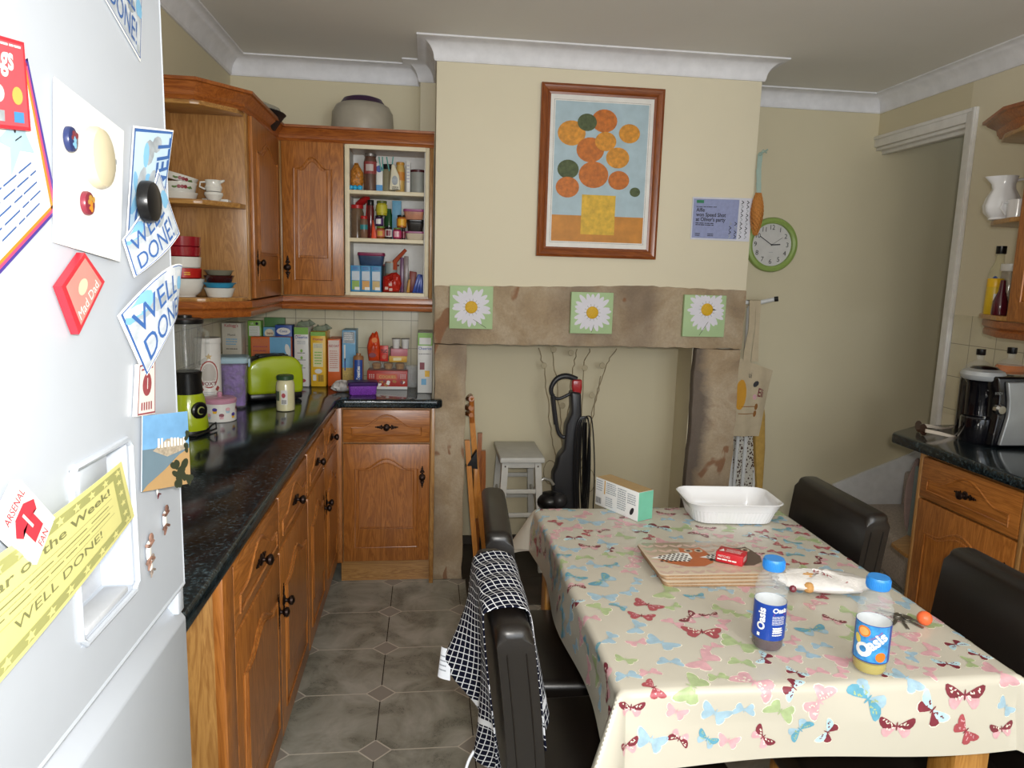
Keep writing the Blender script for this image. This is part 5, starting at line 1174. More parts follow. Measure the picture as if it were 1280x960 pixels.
def natb(m, W, w, h):
    m.rect(W, 0, 0, w, h*.33, mat('straw_print', '#b89d55', .5, var=.25, vs=120), .7); m.rect(W, 0, h*.33, w, h*.75, SB, .7); m.rect(W, .004, h*.77, w-.004, h-.008, GREYP, .8); m.rect(W, .008, h*.45, .016, h*.74, WH_, 1.2); m.rect(W, .010, h*.28, .016, h*.5, NB, 1.2); m.scrib(W, .01, h*.82, w-.012, h*.96, 4, WH_, 1.4)
carton('cereal_box', 'silver-topped box with blue sky and straw print beside the biscuit tube', 'box', -.424, -.358, 3.69, .14, WT, 1.195, SB, natb, group=GB)
def longb(m, W, w, h):
    m.rect(W, w*.47, 0, w, h, SB, .7); m.rect(W, .003, h*.1, w*.45, h-.008, mat('orange_back_print', '#bf6a3c', .5), .9); m.scrib(W, .01, h*.2, w*.42, h*.85, 8, RD, 1.4, .25)
    m.text(W, 'Top', w*.66, h*.3, .035, NB, 1.5, ang=math.pi/2, bold=.03); m.text(W, 'and go', w*.8, h*.3, .02, NB, 1.5, ang=math.pi/2); m.ell(W, w*.92, h*.75, .012, .03, WH_, 1.3, .2)
carton('cereal_box', 'large box on its side, orange and sky blue, behind the lime toaster', 'box', -.853, -.664, 3.62, .05, WT, 1.160, OG, longb, group=GB)
def kel(m, W, w, h):
    m.text(W, "Kellogg's", w*.5, h-.018, .014, RD, 1, align='c', maxw=w*.7, bold=.02); m.text(W, 'Muesli', w*.5, h-.06, .010, INK, 1, align='c'); m.scrib(W, w*.2, h-.105, w*.8, h-.07, 3, SB, 1, .4); m.scrib(W, w*.2, h-.125, w*.8, h-.118, 1, INK, 1); m.scrib(W, w*.25, .04, w*.78, h-.15, 8, mat('faint_print', '#b9b3a6', .5), 1)
carton('cereal_box', 'pale cereal box with red script under the wall cabinet, behind the fox tin', 'box', -.955, -.868, 3.50, .09, WT, 1.234, mat('off_white_card', '#b9b4a6', .45), kel, group=GB)
def grn(m, W, w, h): m.rect(W, .006, h-.075, w-.006, h-.025, WH_, .8); m.text(W, 'ok', w*.2, h-.018, .012, WH_, 1); m.ell(W, w*.7, h-.014, .007, .007, INK, 1); m.scrib(W, .01, h-.07, w-.012, h-.03, 5, LG, 1.2, .15)
carton('cereal_box', 'green box with a white panel behind the sideways orange and blue box', 'box', -.885, -.822, 3.70, .06, WT, 1.232, LG, grn, group=GB)
def fam(m, W, w, h): m.ell(W, w*.5, h-.03, w*.42, .018, WH_, .9); m.text(W, 'Coco', w*.5, h-.035, .012, NB, 1.4, align='c', bold=.03); blob_photo(m, W, [mat('cocoa_print', '#8a5a3c', .5), SKYP, WH_], .8, 6, 14, (.01, .03, w-.012, h-.07), .014)
carton('cereal_box', 'dark blue box with brown shapes between the sideways box and white box', 'box', -.748, -.668, 3.675, .085, WT, 1.215, NB, fam, group=GB)
def smb(m, W, w, h): m.ell(W, w*.5, h-.03, w*.4, .022, mat('cream_print2', '#d9cbb0', .5), .9, .2); m.text(W, 'bars', w*.3, h-.035, .012, mat('cocoa_print', '#8a5a3c', .5), 1.5, bold=.03)
carton('cereal_box', 'small bright blue box peeping out right of the green box', 'box', -.815, -.757, 3.72, .045, WT, 1.20, SB, smb, group=GB)
def ch2(m, W, w, h):
    m.rect(W, 0, h-.062, w, h, LG, .6); m.rect(W, .007, h-.056, w-.007, h-.024, WH_, 1); m.text(W, 'Cheerios', w*.5, h-.082, .014, NB, 1, align='c', maxw=w*.9, bold=.02); m.scrib(W, .004, h-.105, w-.006, h-.1, 1, INK, 1)
    m.rect(W, .01, .115, .033, .15, MRN, 1); m.rect(W, .035, .08, .058, .11, YL, 1); m.rect(W, .018, .04, .042, .07, SB, 1)
carton('cereal_box', 'narrow white cereal box with a green top standing alone by the stone lintel', 'box', -.043, .027, 3.50, .19, WT, 1.205, WH_, ch2, group=GB)
for x, y_, z, w_, l in ((-.72, 3.80, 1.245, .09, 'green carton behind the food boxes beneath the wall cabinet'),):
    carton('cereal_box', l, 'box', x-.1, x, y_-.03, .03, WT, z, mat('dull_green_card', '#4f7a45', .5), group=GB)
# jar
t = thing('sauce_jar', 'glass jar of pale cream sauce with a green lid on the worktop', 'jar', (-.582, 3.035, WT)); c = (-.582, 3.035, WT)
m = MB(); m.lathe([(.03, 0), (.036, .003), (.0375, .01), (.0375, .108), (.034, .122), (.031, .126), (.031, .132), (.0001, .132)], mat('creamy_sauce_in_glass', '#d3cda4', .1, coat=1, spec=.7), 32, c); W = Cyl(c, .0376, R(-100)); m.rect(W, -.040, .045, -.012, .085, mat('dark_green_label', '#55624c', .5), .3, 6, 1); m.rect(W, -.004, .03, .022, .09, WH_, .3, 5, 1); m.ell(W, .006, .068, .008, .01, RD, 1); m.bars(W, -.001, .032, .017, .05, INK, .8); m.build('jar_body', t)
m = MB(); m.lathe([(.033, .130), (.0345, .132), (.0345, .146), (.031, .149), (.0001, .149)], mat('dark_green_lid', '#2e4a2e', .35), 32, c); m.build('lid', t)
# toaster (lime, black ends)
LIME = mat('lime_green_enamel', '#a3b51a', .22, coat=.6, var=.01)
t = thing('toaster', 'lime green toaster with black base and slots on the left worktop', 'toaster', (-.71, 3.25, WT)); M = loc(-.690, 3.325, WT, R(26))
m = MB(); m.M = M; o = [(-.125, .03), (.115, .03), (.118, .10), (.112, .155), (.09, .185), (.06, .197), (-.02, .198), (-.08, .188), (-.112, .172), (-.125, .15)]; m.prism(o, -.076, .076, LIME, 'y', .016, 4); m.build('shell', t)
m = MB(); m.M = M; m.box(-.118, .112, -.070, .070, .004, .034, BLK, .008); m.prism([(-.12, .163), (-.1, .182), (-.05, .197), (.03, .2015), (.03, .19), (-.1, .16)], -.05, .05, BLK, 'y', .004); m.build('base', t)
for y_ in (-.028, .028): m = MB(); m.M = M; m.box(-.07, .06, y_-.009, y_+.009, .19, .2005, BLKM, .002); m.build('slot', t)
m = MB(); m.M = M; m.box(-.145, -.118, -.015, .015, .11, .125, BLK, .005); m.build('lever', t)
# purple storage tub
t = thing('storage_tub', 'clear tub of purple bags with a pale blue clip lid on the worktop', 'tub', (-.815, 3.12, WT)); M = loc(-.808, 3.125, WT, R(10))
m = MB(); m.M = M; ringloft(m, [[(x, y_, z) for x, y_ in rrect(hx, hy, .016)] for hx, hy, z in ((.044, .052, 0), (.047, .055, .005), (.054, .062, .195), (.053, .061, .195), (.046, .054, .006))], clear('hazy_clear_tub', '#c8c0d0', .08, .13), True, True); m.build('tub_body', t)
m = MB(); m.M = M; ringloft(m, [[(x+.003*math.sin(9*y_*40+z*60), y_, z) for x, y_ in rrect(hx, hy, .012)] for hx, hy, z in ((.040, .047, .008), (.043, .050, .04), (.045, .053, .09), (.044, .052, .12), (.049, .056, .18), (.03, .04, .186))], mat('purple_wrappers', '#6b4796', .3, var=.75, vs=30, bump=.8), True, True); m.build('contents', t)
m = MB(); m.M = M; ringloft(m, [[(x, y_, z) for x, y_ in rrect(hx, hy, .018)] for hx, hy, z in ((.058, .067, .190), (.060, .069, .194), (.060, .069, .208), (.055, .063, .214), (.02, .03, .218))], mat('pale_blue_lid', '#a7c2cf', .4), True, True); m.box(.058, .066, -.03, .03, .17, .205, mat('pale_blue_lid', '#a7c2cf', .4), .003); m.build('lid', t)
# tall white biscuit tin on top of nothing: stands behind the cake tin
t = thing('biscuit_tin', 'tall white round tin with a red oval frame behind the pink cake tin', 'tin', (-.845, 2.98, WT)); c = (P(260, 460, Y=2.955).x, 2.955, WT); TR = .049
m = MB(); m.lathe([(TR-.002, 0), (TR, .002), (TR, .285), (TR-.001, .287)], mat('white_tin', '#dcdad6', .25), 40, c); W = Cyl(c, TR, R(-70)); 
TRD = mat('tin_red_print', '#a04a46', .4)
for k in range(12): m.ell(W, -.05+.009*k, .018+.006*(k % 2), .005, .006, TRD, 1, 0, 8, 0)
m.ell(W, 0, .165, .036, .055, TRD, .8, 0, 22, 3); m.ell(W, 0, .165, .031, .049, mat('white_tin', '#dcdad6', .25), 1.4, 0, 22, 3); m.ell(W, 0, .165, .027, .044, mat('tin_grey_panel', '#b8b2ac', .4), 1.9, 0, 20, 2)
m.rect(W, -.02, .118, .022, .14, WH_, 2.6, 5, 1); m.text(W, "FOX'S", 0, .122, .014, MRN, 3.2, align='c', bold=.03); m.poly(W, [(-.04, .11), (-.03, .12), (-.02, .105), (-.03, .095)], TRD, 1.5); m.poly(W, [(.022, .105), (.032, .12), (.042, .11), (.032, .095)], TRD, 1.5); m.scrib(W, -.02, .075, .022, .098, 3, GREYP, 1.5, .3)
star5(m, W, 0, .235, .014, mat('tin_gold', '#c0a15a', .4), 1.2); m.build('tin_body', t)
m = MB(); m.lathe([(TR+.0015, .285), (TR+.0025, .287), (TR+.0025, .303), (TR, .307), (.001, .307)], mat('white_tin', '#dcdad6', .25), 40, c); m.build('lid', t)
t = thing('cake_tin', 'low round cake tin with cupcake print and pink lid on the worktop', 'tin', (-.80, 2.83, WT)); c = (P(275, 510, Y=2.835).x, 2.835, WT); CR = .059
m = MB(); m.lathe([(CR-.002, 0), (CR, .002), (CR, .072)], mat('white_tin', '#dcdad6', .25), 40, c); W = Cyl(c, CR, R(-70))
for k in range(-4, 5):
    x, z = k*.024, .022+.022*(k % 2); cc_ = [PK, BLU, YL][k % 3]; m.poly(W, [(x-.006, z-.009), (x+.006, z-.009), (x+.009, z+.002), (x-.009, z+.002)], cc_, 1.2); m.ell(W, x, z+.006, .0095, .007, [MRN, PK, PUR][k % 3], 1.6, 0, 10)
m.build('tin_body', t)
m = MB(); m.lathe([(CR+.001, .070), (CR+.002, .072), (CR+.002, .084), (CR-.004, .089), (.012, .091), (.007, .094), (.011, .103), (.007, .110), (.001, .111)], mat('dusty_pink_lid', '#c58ea4', .3), 40, c); m.build('lid', t)
# blender
t = thing('jug_blender', 'lime green and black jug blender with clear jug beside the fridge', 'blender', (-.825, 2.64, WT)); c = (-.838, 2.62, WT); 
m = MB(); m.lathe([(.066, .010), (.068, .014), (.064, .06), (.056, .125), (.05, .142)], LIME, 36, c); m.build('motor_base', t)
m = MB(); m.lathe([(.064, 0), (.070, .004), (.069, .014), (.05, .016)], BLK, 36, c); m.lathe([(.05, .140), (.051, .146), (.047, .19), (.050, .215), (.044, .22), (.001, .22)], BLK, 36, c); m.build('collar', t)
X = rotz(R(20)).to_3x3() @ Matrix.Rotation(R(90), 3, 'X'); dc = Vector(c)+Vector((.058*math.sin(R(55)), -.058*math.cos(R(55)), .085)); X = rotz(R(55)).to_3x3() @ Matrix.Rotation(R(90), 3, 'X')
m = MB(); m.lathe([(.03, -.008), (.031, .004), (.026, .008), (.0001, .008)], BLK, 24, dc, X); m.lathe([(.014, .008), (.015, .010), (.013, .012)], mat('dial_ring', '#9ba35a', .3), 20, dc, X); m.lathe([(.012, .008), (.010, .018), (.0001, .019)], BLK, 20, dc, X); m.build('control_dial', t)
m = MB(); m.lathe([(.044, .22), (.046, .23), (.058, .39), (.0575, .39), (.0445, .232), (.001, .226)], clear('clear_jug_glass', '#9fa3a0', .04, .16), 28, c)
for k in range(6): a = k*math.pi/3; m.tube([(c[0]+.045*math.cos(a), c[1]+.045*math.sin(a), c[2]+.24), (c[0]+.056*math.cos(a), c[1]+.056*math.sin(a), c[2]+.37)], .002, clear('clear_jug_glass', '#9fa3a0', .04, .16), 6)
m.tube([(c[0]+.056, c[1]-.02, c[2]+.37), (c[0]+.082, c[1]-.03, c[2]+.36), (c[0]+.08, c[1]-.03, c[2]+.27), (c[0]+.05, c[1]-.02, c[2]+.25)], .008, clear('clear_jug_glass', '#9fa3a0', .04, .16), 8); m.build('jug', t)
m = MB(); m.lathe([(.060, .388), (.061, .392), (.061, .402), (.052, .406), (.025, .408), (.024, .416), (.001, .418)], BLK, 30, c); m.build('jug_lid', t)
m = MB(); m.tube([(c[0]+.06, c[1]-.02, WT+.006), (c[0]+.085, c[1]-.02, WT+.03), (c[0]+.092, c[1]+.0, WT+.034), (c[0]+.085, c[1]+.03, WT+.006), (c[0]+.05, c[1]-.08, WT+.005), (c[0]-.05, c[1]-.1, WT+.005)], .0032, BLK, 8); m.build('power_cord', t)
# right half of the back worktop
t = thing('biscuit_tube', 'blue and gold biscuit tube leaning against the boxes', 'packet', (-.34, 3.58, WT)); M = loc(-.337, 3.60, WT) @ Matrix.Rotation(R(-6), 4, 'X')
m = MB(); m.M = M; m.lathe([(.001, 0), (.024, .001), (.026, .006), (.026, .158), (.022, .166), (.012, .168), (.012, .178), (.001, .179)], mat('gold_biscuit_wrap', '#9a6a42', .35), 24, (0, 0, 0)); W = Cyl((0, 0, 0), .0262, R(-90)); m.grid(W, -.020, .024, .03, .145, 8, 2, NB, .0004); m.text(W, 'Toasties', .009, .045, .016, WH_, 2, ang=math.pi/2-.0, bold=.03, squash=.9, maxw=.09); m.build('wrapper', t)
crumple('crisp_packet', 'crumpled white and orange packet lying in front of the food boxes', 'packet', (-.405, 3.515, WT), .052, .035, .026, mat('silvery_white_packet', '#b9b4b0', .35, var=.15, vs=50), 9, R(20), .35, lambda m: m.box(-.44, -.375, 3.488, 3.4905, WT+.022, WT+.030, OG))
t = thing('lunch_box', 'purple glittery plastic box with dark purple lid on the worktop', 'box', (-.30, 3.46, WT)); M = loc(-.304, 3.462, WT, R(9))
m = MB(); m.M = M; ringloft(m, [[(x, y_, z) for x, y_ in rrect(hx, hy, .012)] for hx, hy, z in ((.060, .040, 0), (.063, .043, .004), (.066, .046, .046))], mat('purple_glitter_plastic', '#7d3fa8', .3, var=.45, vs=220)); m.build('tub', t)
m = MB(); m.M = M; ringloft(m, [[(x, y_, z) for x, y_ in rrect(hx, hy, .014)] for hx, hy, z in ((.069, .049, .044), (.071, .051, .047), (.071, .051, .058), (.067, .047, .061), (.02, .02, .061))], mat('dark_purple_lid', '#3b1d5c', .35)); m.build('lid', t)
def bis(m, W, w, h):
    m.rect(W, 0, 0, w, .014, WH_, .6); m.rect(W, .045, .05, w-.05, .078, mat('tan_red_panel', '#c4583c', .4), .8); m.text(W, 'COOKIES', w*.5, .056, .014, mat('tin_gold', '#c0a15a', .4), 1.5, align='c', bold=.03, maxw=w*.5); blob_photo(m, W, [mat('cookie_print', '#a8703c', .6), MRN, PAPER], .9, 4, 30, (.01, .02, w-.01, .042), .009)
    for q in (.01, .02, .03): 
        for k in range(3): m.rect(W, q+(0 if 1 else 0), .055+.008*k, q+.004, .059+.008*k, WH_, 1); m.rect(W, w-q-.004, .055+.008*k, w-q, .059+.008*k, WH_, 1)
REDC = mat('red_tray_card', '#a52a20', .4)
carton('biscuit_selection_box', 'long red biscuit selection box on the worktop behind the purple box', 'box', -.293, -.095, 3.60, .11, WT, WT+.093, REDC, bis, group=GB)
t = thing('cake_tray', 'clear plastic tray of small cakes on top of the red biscuit box', 'tray', (-.19, 3.65, WT+.0935)); z0 = WT+.0935
m = MB(); m.M = loc(-.192, 3.655, z0); ringloft(m, [[(x, y_, z) for x, y_ in rrect(hx, hy, .01)] for hx, hy, z in ((.088, .045, .001), (.095, .05, .038), (.097, .052, .038), (.097, .052, .040), (.05, .03, .042))], clear('clear_jug_glass', '#9fa3a0', .04, .16)); m.build('lid', t)
for k in range(3): m = MB(); m.lathe([(.018, .003), (.024, .025), (.02, .032), (.001, .035)], mat('cake_brown', '#a87d4a', .8, var=.2), 18, (-.25+.058*k, 3.655, z0)); m.build('cake', t)
m = MB(); zb_ = z0+.0428; pillow(m, [(-.290, zb_), (-.234, zb_), (-.232, zb_+.05), (-.236, zb_+.10), (-.245, zb_+.142), (-.252, zb_+.150), (-.262, zb_+.138), (-.272, zb_+.142), (-.288, zb_+.115), (-.298, zb_+.07), (-.294, zb_+.03)], 3.655, .018, mat('orange_red_foil', '#c8431c', .3, var=.35, vs=22), 5); W = Plane((-.262, 3.636, zb_)); m.ell(W, .002, .105, .014, .013, mat('foil_orange_spot', '#d8792e', .4), .5); m.ell(W, -.008, .03, .018, .012, MRN, .5)
m.build('snack_bag', None, 'upright red and orange snack bag on the clear cake tray', 'packet')
carton('snack_packet', 'slim bright red packet with dark print beside the orange snack bag', 'packet', -.232, -.192, 3.632, .02, z0+.0435, z0+.122, mat('bright_red_packet', '#c02a1e', .35), lambda m, W, w, h: (m.text(W, 'TUC', w*.5, h*.55, .016, INK, 1, align='c', bold=.04, maxw=w*.8), m.ell(W, w*.5, h*.28, .011, .011, mat('tan_red_panel', '#c4583c', .4), 1)))
t = thing('foil_pack', 'grey and white packet lying behind the red snack packet', 'packet', (-.165, 3.70, z0+.0435)); m = MB(); m.box(-.188, -.135, 3.69, 3.72, z0+.0425, z0+.080, REDC, .004); m.box(-.188, -.13, 3.688, 3.722, z0+.0802, z0+.112, mat('grey_foil', '#77736e', .35, var=.2), .008); m.build('pack', t)
for k in range(4): m = MB(); m.box(-.182+.009*k, -.178+.009*k, 3.6872, 3.688, z0+.084, z0+.100, WH_); m.build('print', t)
zz = z0+.0425
carton('butter_box', 'yellow box under the pink box, on the clear cake tray', 'box', -.186, -.098, 3.61, .07, zz, zz+.030, mat('mustard_card', '#c99a35', .4), lambda m, W, w, h: m.rect(W, .02, .008, .06, .022, mat('pale_cream', '#d9cf9f', .4), 1), ang=R(4), group=GB)
carton('pink_box', 'pink box between the yellow box and two white yoghurt pots', 'box', -.178, -.095, 3.615, .07, zz+.0302, zz+.066, mat('dusty_pink_card', '#b9707a', .4), ang=R(6), group=GB)
for k, l in enumerate(('left white yoghurt pot on the pink box', 'right white yoghurt pot on the pink box')):
    t = thing('yoghurt_pot', l, 'pot', (-.153+.046*k, 3.65, zz+.0662), 'yoghurt pots'); c = (-.153+.046*k, 3.645, zz+.0664); m = MB(); m.lathe([(.016, 0), (.0165, .001), (.0195, .048)], WH_, 20, c); m.build('pot', t); m = MB(); m.lathe([(.0195, .047), (.0222, .048), (.0222, .0505), (.001, .051)], mat('dark_printed_foil', '#57514a', .4), 20, c); m.build('foil_lid', t)
m = MB(); GL = clear('clear_drinking_glass', '#e2e6e6', .04, .25); m.lathe([(.001, .001), (.03, .001), (.032, .004), (.036, .11), (.0345, .11), (.030, .008), (.001, .007)], GL, 28, (-.075, 3.68, WT)); m.build('drinking_glass', None, 'clear drinking glass between the red biscuit box and lone cereal box', 'glass')
# ------------------------------------------------------------------ doorless bay contents: pixel box -> world at its own depth
def bx(x0, x1, yf): return P(x0, 300, Y=yf).x, P(x1, 300, Y=yf).x
def cyl_item(name, label, cat, px0, px1, ytop, Y, z0, mt, lidm=None, lidh=.012, prof=None, band=None, group='food on the cupboard shelves', txt=None):
    a, b = P(px0, ytop, Y=Y), P(px1, ytop, Y=Y); r = (b.x-a.x)/2; cx = (a.x+b.x)/2; h = a.z-z0; c = (cx, Y+r*.0, z0+.0005)
    m = MB(); hb = h-(lidh if lidm else 0)
    pr = prof(r, hb) if prof else [(r*.9, 0), (r, .003), (r, hb*.86), (r*.86, hb*.96), (r*.84, hb)]
    m.lathe(pr, mt, 24, c)
    if band: W = Cyl(c, r+.0005, R(-95)); m.grid(W, -r*1.5, r*1.5, hb*band[1], hb*band[2], 10, 1, band[0], .0004); 
    if band and len(band) > 3: m.grid(W, -r*.6, r*.6, hb*(band[1]+.08), hb*(band[2]-.08), 6, 1, band[3], .001)
    if lidm:
        t = thing(name, label, cat, c, group); m.build('jar_body' if 'jar' in name else 'body', t); m = MB(); m.lathe([(r*.9, hb), (r*.93, hb+.001), (r*.93, h-.002), (r*.86, h), (.001, h)], lidm, 24, c); m.build('lid', t); return t
    return m.build(name, None, label, cat, group)
def S(i): return SHZ[i]+.0006
c5 = lambda x, y: (430+x*110/1280, 180+y*70/815); c6 = lambda x, y: (430+x*110/1280, 240+y*65/756); c7 = lambda x, y: (430+x*110/1280, 300+y*75/873)
def cx5(x): return 430+x*110/1280
RDL, DKJ, AMB = mat('red_lid', '#b01f20', .35), mat('dark_jar_glass', '#2b1a22', .1, coat=.5), mat('amber_jar', '#8a4a1c', .15, coat=.5)
G = 'food on the cupboard shelves'
# top shelf
z = S(2)
m = MB(); pb = [P(430+x*110/1280, 180+y*70/815, Y=3.575) for x, y in ((110, 640), (250, 640), (285, 560), (280, 420), (230, 330), (200, 270), (150, 270), (130, 320), (95, 380), (90, 560))]
pillow(m, [(p.x, max(z+.0005, p.z)) for p in pb], 3.585, .024, mat('orange_pasta_bag', '#b5752c', .4, var=.45, vs=110), 3, .002); m.build('pasta_bag', None, 'clear bag of orange pasta, leftmost on the top cupboard shelf', 'bag', G)
m = MB(); x = P(cx5(160), 230, Y=3.53).x; r_ = random.Random(2)
CY = mat('cyan_film', '#2ea3d2', .3)
m.ball((x, 3.53, z+.012), .012, CY, 10); m.poly(Plane((x, 3.528, z+.014)), [(0, -.004), (-.035, .016), (-.04, -.004), (-.025, -.013)], CY, 1); m.ball((x-.02, 3.53, z+.014), .013, CY, 10, 1.3, .5, .7); m.ball((x+.022, 3.53, z+.013), .013, CY, 10, 1.0, .5, .9); m.build('blue_bag_clip', None, 'bright blue knotted film below the pasta bag on the top shelf', 'wrapper', G)
cyl_item('storage_jar', 'tall brown glass jar with silver lid and red print on the top shelf', 'jar', cx5(290), cx5(480), 192, 3.58, z, mat('brown_glass', '#5d4238', .12, coat=.6), mat('steel_lid', '#8d8987', .3, .7), .014, band=(mat('rust_print', '#8c3c3c', .5), .5, .85, mat('silver_foil_print', '#b9aaa6', .3)))
carton('milk_carton', 'white carton with blue base and blue bow on the top shelf', 'carton', *bx(cx5(460), cx5(560), 3.57), 3.57, .05, z, P(500, 205, Y=3.57).z, WH_, lambda m, W, w, h: (m.rect(W, 0, 0, w, h*.25, mat('bright_blue_print', '#3d8cc8', .4), 1), m.ell(W, w*.5, h*.8, w*.45, .016, NB, 1)), group=G)
t = thing('herb_jar', 'dark jar tied with green ribbon behind the white bottle on the top shelf', 'jar', (P(cx5(620), 230, Y=3.63).x, 3.63, z), G); m = MB(); x = P(cx5(640), 230, Y=3.63).x; m.lathe([(.03, 0), (.034, .004), (.034, .10), (.031, .112)], mat('murky_jar', '#8c8468', .2), 24, (x, 3.63, z)); m.build('jar_body', t); m = MB(); m.lathe([(.033, .112), (.035, .114), (.035, .135), (.001, .137)], BLK, 24, (x, 3.63, z)); m.build('lid', t)
TR_ = mat('turquoise_ribbon', '#5fa59c', .5)
for a, b in ((cx5(510), cx5(540)), (cx5(560), cx5(565)), (cx5(620), cx5(660)), (cx5(715), cx5(690))): m = MB(); m.tube([P(a, 196, Y=3.565), P((a+b)/2, 206, Y=3.562), P(b, 214, Y=3.568)], .0028, TR_, 6); m.build('ribbon', t)
t = thing('flour_bottle', 'white bottle-shaped pack with grey print, centre of the top shelf', 'bottle', (P(cx5(740), 230, Y=3.55).x, 3.55, z), G); m = MB(); m.prism([(P(cx5(q), w_, Y=3.55).x, P(cx5(q), w_, Y=3.55).z) for q, w_ in ((655, 237.5), (820, 237.7), (805, 220), (770, 213), (735, 205), (690, 205), (680, 215))], 3.55, 3.58, mat('cream_white_pack', '#d5cfb8', .5), 'y', .006); W = Plane((P(cx5(670), 237, Y=3.55).x, 3.55, z)); m.ell(W, .022, .055, .014, .022, GREYP, 1.2); m.scrib(W, .010, .012, .040, .028, 2, INK, 1.2); m.build('pack', t)
cyl_item('custard_jar', 'pale jar with orange lid and orange label right of the white pack', 'jar', cx5(755), cx5(885), 203, 3.60, z, mat('custard_yellow', '#c8a45c', .3), mat('mustard_lid', '#c08830', .4), .013, band=(mat('orange_label', '#c5802f', .5), .45, .75))
carton('flour_box', 'narrow white box standing edge-on, right of centre on the top shelf', 'box', *bx(cx5(900), cx5(955), 3.56), 3.56, .10, z, P(510, 201, Y=3.56).z, WH_, lambda m, W, w, h: m.scrib(W, .002, h*.3, w-.003, h*.9, 6, PUR, 1, .15), group=G)
cyl_item('cocoa_tin', 'dark tin with grey label, rightmost on the top shelf', 'tin', cx5(962), cx5(1190), 213, 3.60, z, mat('dark_maroon_tin', '#4a2026', .25), None, prof=lambda r, h: [(r, 0), (r, h), (r*.97, h+.001), (r*.9, h-.002), (.001, h-.002)], band=(mat('grey_label', '#8f918b', .5), .04, .9))
# middle shelf
z = S(1)
cyl_item('sweet_jar', 'large brown jar with red lid, leftmost on the middle shelf', 'jar', cx5(95), cx5(290), 256, 3.62, z, mat('brown_sugar_glass', '#6e5640', .15, coat=.5), RDL, .018)
t = thing('squeeze_bottle', 'red bottle lying on its shoulder above the large brown jar', 'bottle', (P(cx5(270), 250, Y=3.66).x, 3.66, z+.10), G); m = MB(); a, b = P(cx5(200), 255.5, Y=3.67), P(cx5(350), 247.5, Y=3.62); m.tube([a, a+(b-a)*.5, b], [.014, .018, .012], RDL, 12); m.build('body', t)
m = MB(); m.tube([b+Vector((0, 0, -.004)), Vector((b.x-.004, b.y-.02, S(1)+.10)), Vector((b.x-.008, b.y-.03, S(1)+.001))], .006, RDL, 8); m.build('spout', t)
cyl_item('spice_jar', 'small jar with red lid and green label at the front left of the middle shelf', 'jar', cx5(235), cx5(345), 270, 3.54, z, mat('brown_spice', '#7a5a48', .2), RDL, .014, band=(TEALM, .45, .7))
cyl_item('sauce_bottle', 'tall dark red bottle with black lid on the middle shelf', 'bottle', cx5(335), cx5(440), 250, 3.58, z, mat('dark_red_sauce', '#5f1a1c', .15, coat=.5), BLK, .026)
m = MB(); a = P(cx5(440), 289, Y=3.55); m.prism([(a.x-.014, z), (a.x+.016, z), (a.x-.004, z+.085), (a.x-.008, z+.09)], 3.55, 3.57, mat('bright_orange_red', '#d6441a', .4), 'y', .003); m.build('ketchup_sachet', None, 'bright orange red pointed pack right of the dark red bottle', 'packet', G)
GJ = mat('jam_glass_green', '#a89f2a', .2)
cyl_item('jam_jar', 'jar with pink and gold label, at the bottom of the left jar pile', 'jar', cx5(470), cx5(595), 283, 3.55, z, mat('amber_jar', '#8a4a1c', .15), mat('green_jar_lid', '#6b8a3a', .4), .008, band=(mat('pink_gold_label', '#c46a5a', .5), .2, .8, ORA2))
zb = P(470, 283, Y=3.55).z+.0012
cyl_item('jam_jar', 'dark purple jar with white label, second in the left jar pile', 'jar', cx5(450), cx5(570), 269.5, 3.55, zb, mat('blackcurrant_jar', '#33203e', .15), BLK, .007, band=(mat('purple_label', '#54366e', .5), .15, .85, WH_))
zc = P(470, 269.5, Y=3.55).z+.0012
cyl_item('jam_jar', 'jar with lime yellow label, topmost of the left jar pile', 'jar', cx5(470), cx5(630), 251, 3.555, zc, GJ, mat('olive_lid', '#57602a', .4), .012, band=(mat('lime_yellow_label', '#b8b032', .5), .2, .85))
cyl_item('jam_jar', 'small dark jar with a purple label between the two jar piles', 'jar', cx5(560), cx5(650), 283, 3.60, z, DKJ, BLK, .008, band=(MRN, .2, .8))
m = MB(); x = P(cx5(660), 280, Y=3.64).x; m.lathe([(.022, 0), (.024, .003), (.024, .10), (.014, .13), (.012, .15), (.001, .151)], mat('green_glass_bottle', '#23502a', .1, coat=.5), 20, (x-.004, 3.66, z)); m.build('green_bottle', None, 'dark green bottle behind the left jar pile', 'bottle', G)
crumple('salad_bag', 'bright green bag stuffed on top of the lime-labelled jar', 'bag', (P(cx5(545), 250, Y=3.63).x, 3.645, z+.128), .03, .014, .016, mat('bright_green_film', '#3c8a34', .4), 5, 0, .2, group=G)
cyl_item('jam_jar', 'small dark jar in front of the green bottle on the middle shelf', 'jar', cx5(600), cx5(700), 283.5, 3.54, z, DKJ, BLK, .008, band=(WH_, .2, .9, MRN))
carton('rice_carton', 'tall narrow light blue carton at the back of the middle shelf', 'carton', *bx(cx5(700), cx5(830), 3.64), 3.64, .04, z, P(500, 251, Y=3.64).z, mat('light_blue_carton', '#6ca6c6', .4), lambda m, W, w, h: m.rect(W, .004, .01, w-.004, h*.3, WH_, 1), group=G)
cyl_item('jam_jar', 'jar with pink label, at the bottom of the right jar pile', 'jar', cx5(715), cx5(835), 285, 3.54, z, mat('pink_jam', '#7c2340', .15), mat('green_jar_lid', '#6b8a3a', .4), .006, band=(mat('hot_pink_label', '#b83a68', .5), .15, .85, PK))
cyl_item('jam_jar', 'dark jar with pink edge right of the pink-labelled jar', 'jar', cx5(840), cx5(895), 286, 3.55, z, DKJ, BLK, .006, band=(MRN, .15, .85))
zb = P(500, 285, Y=3.54).z+.0012
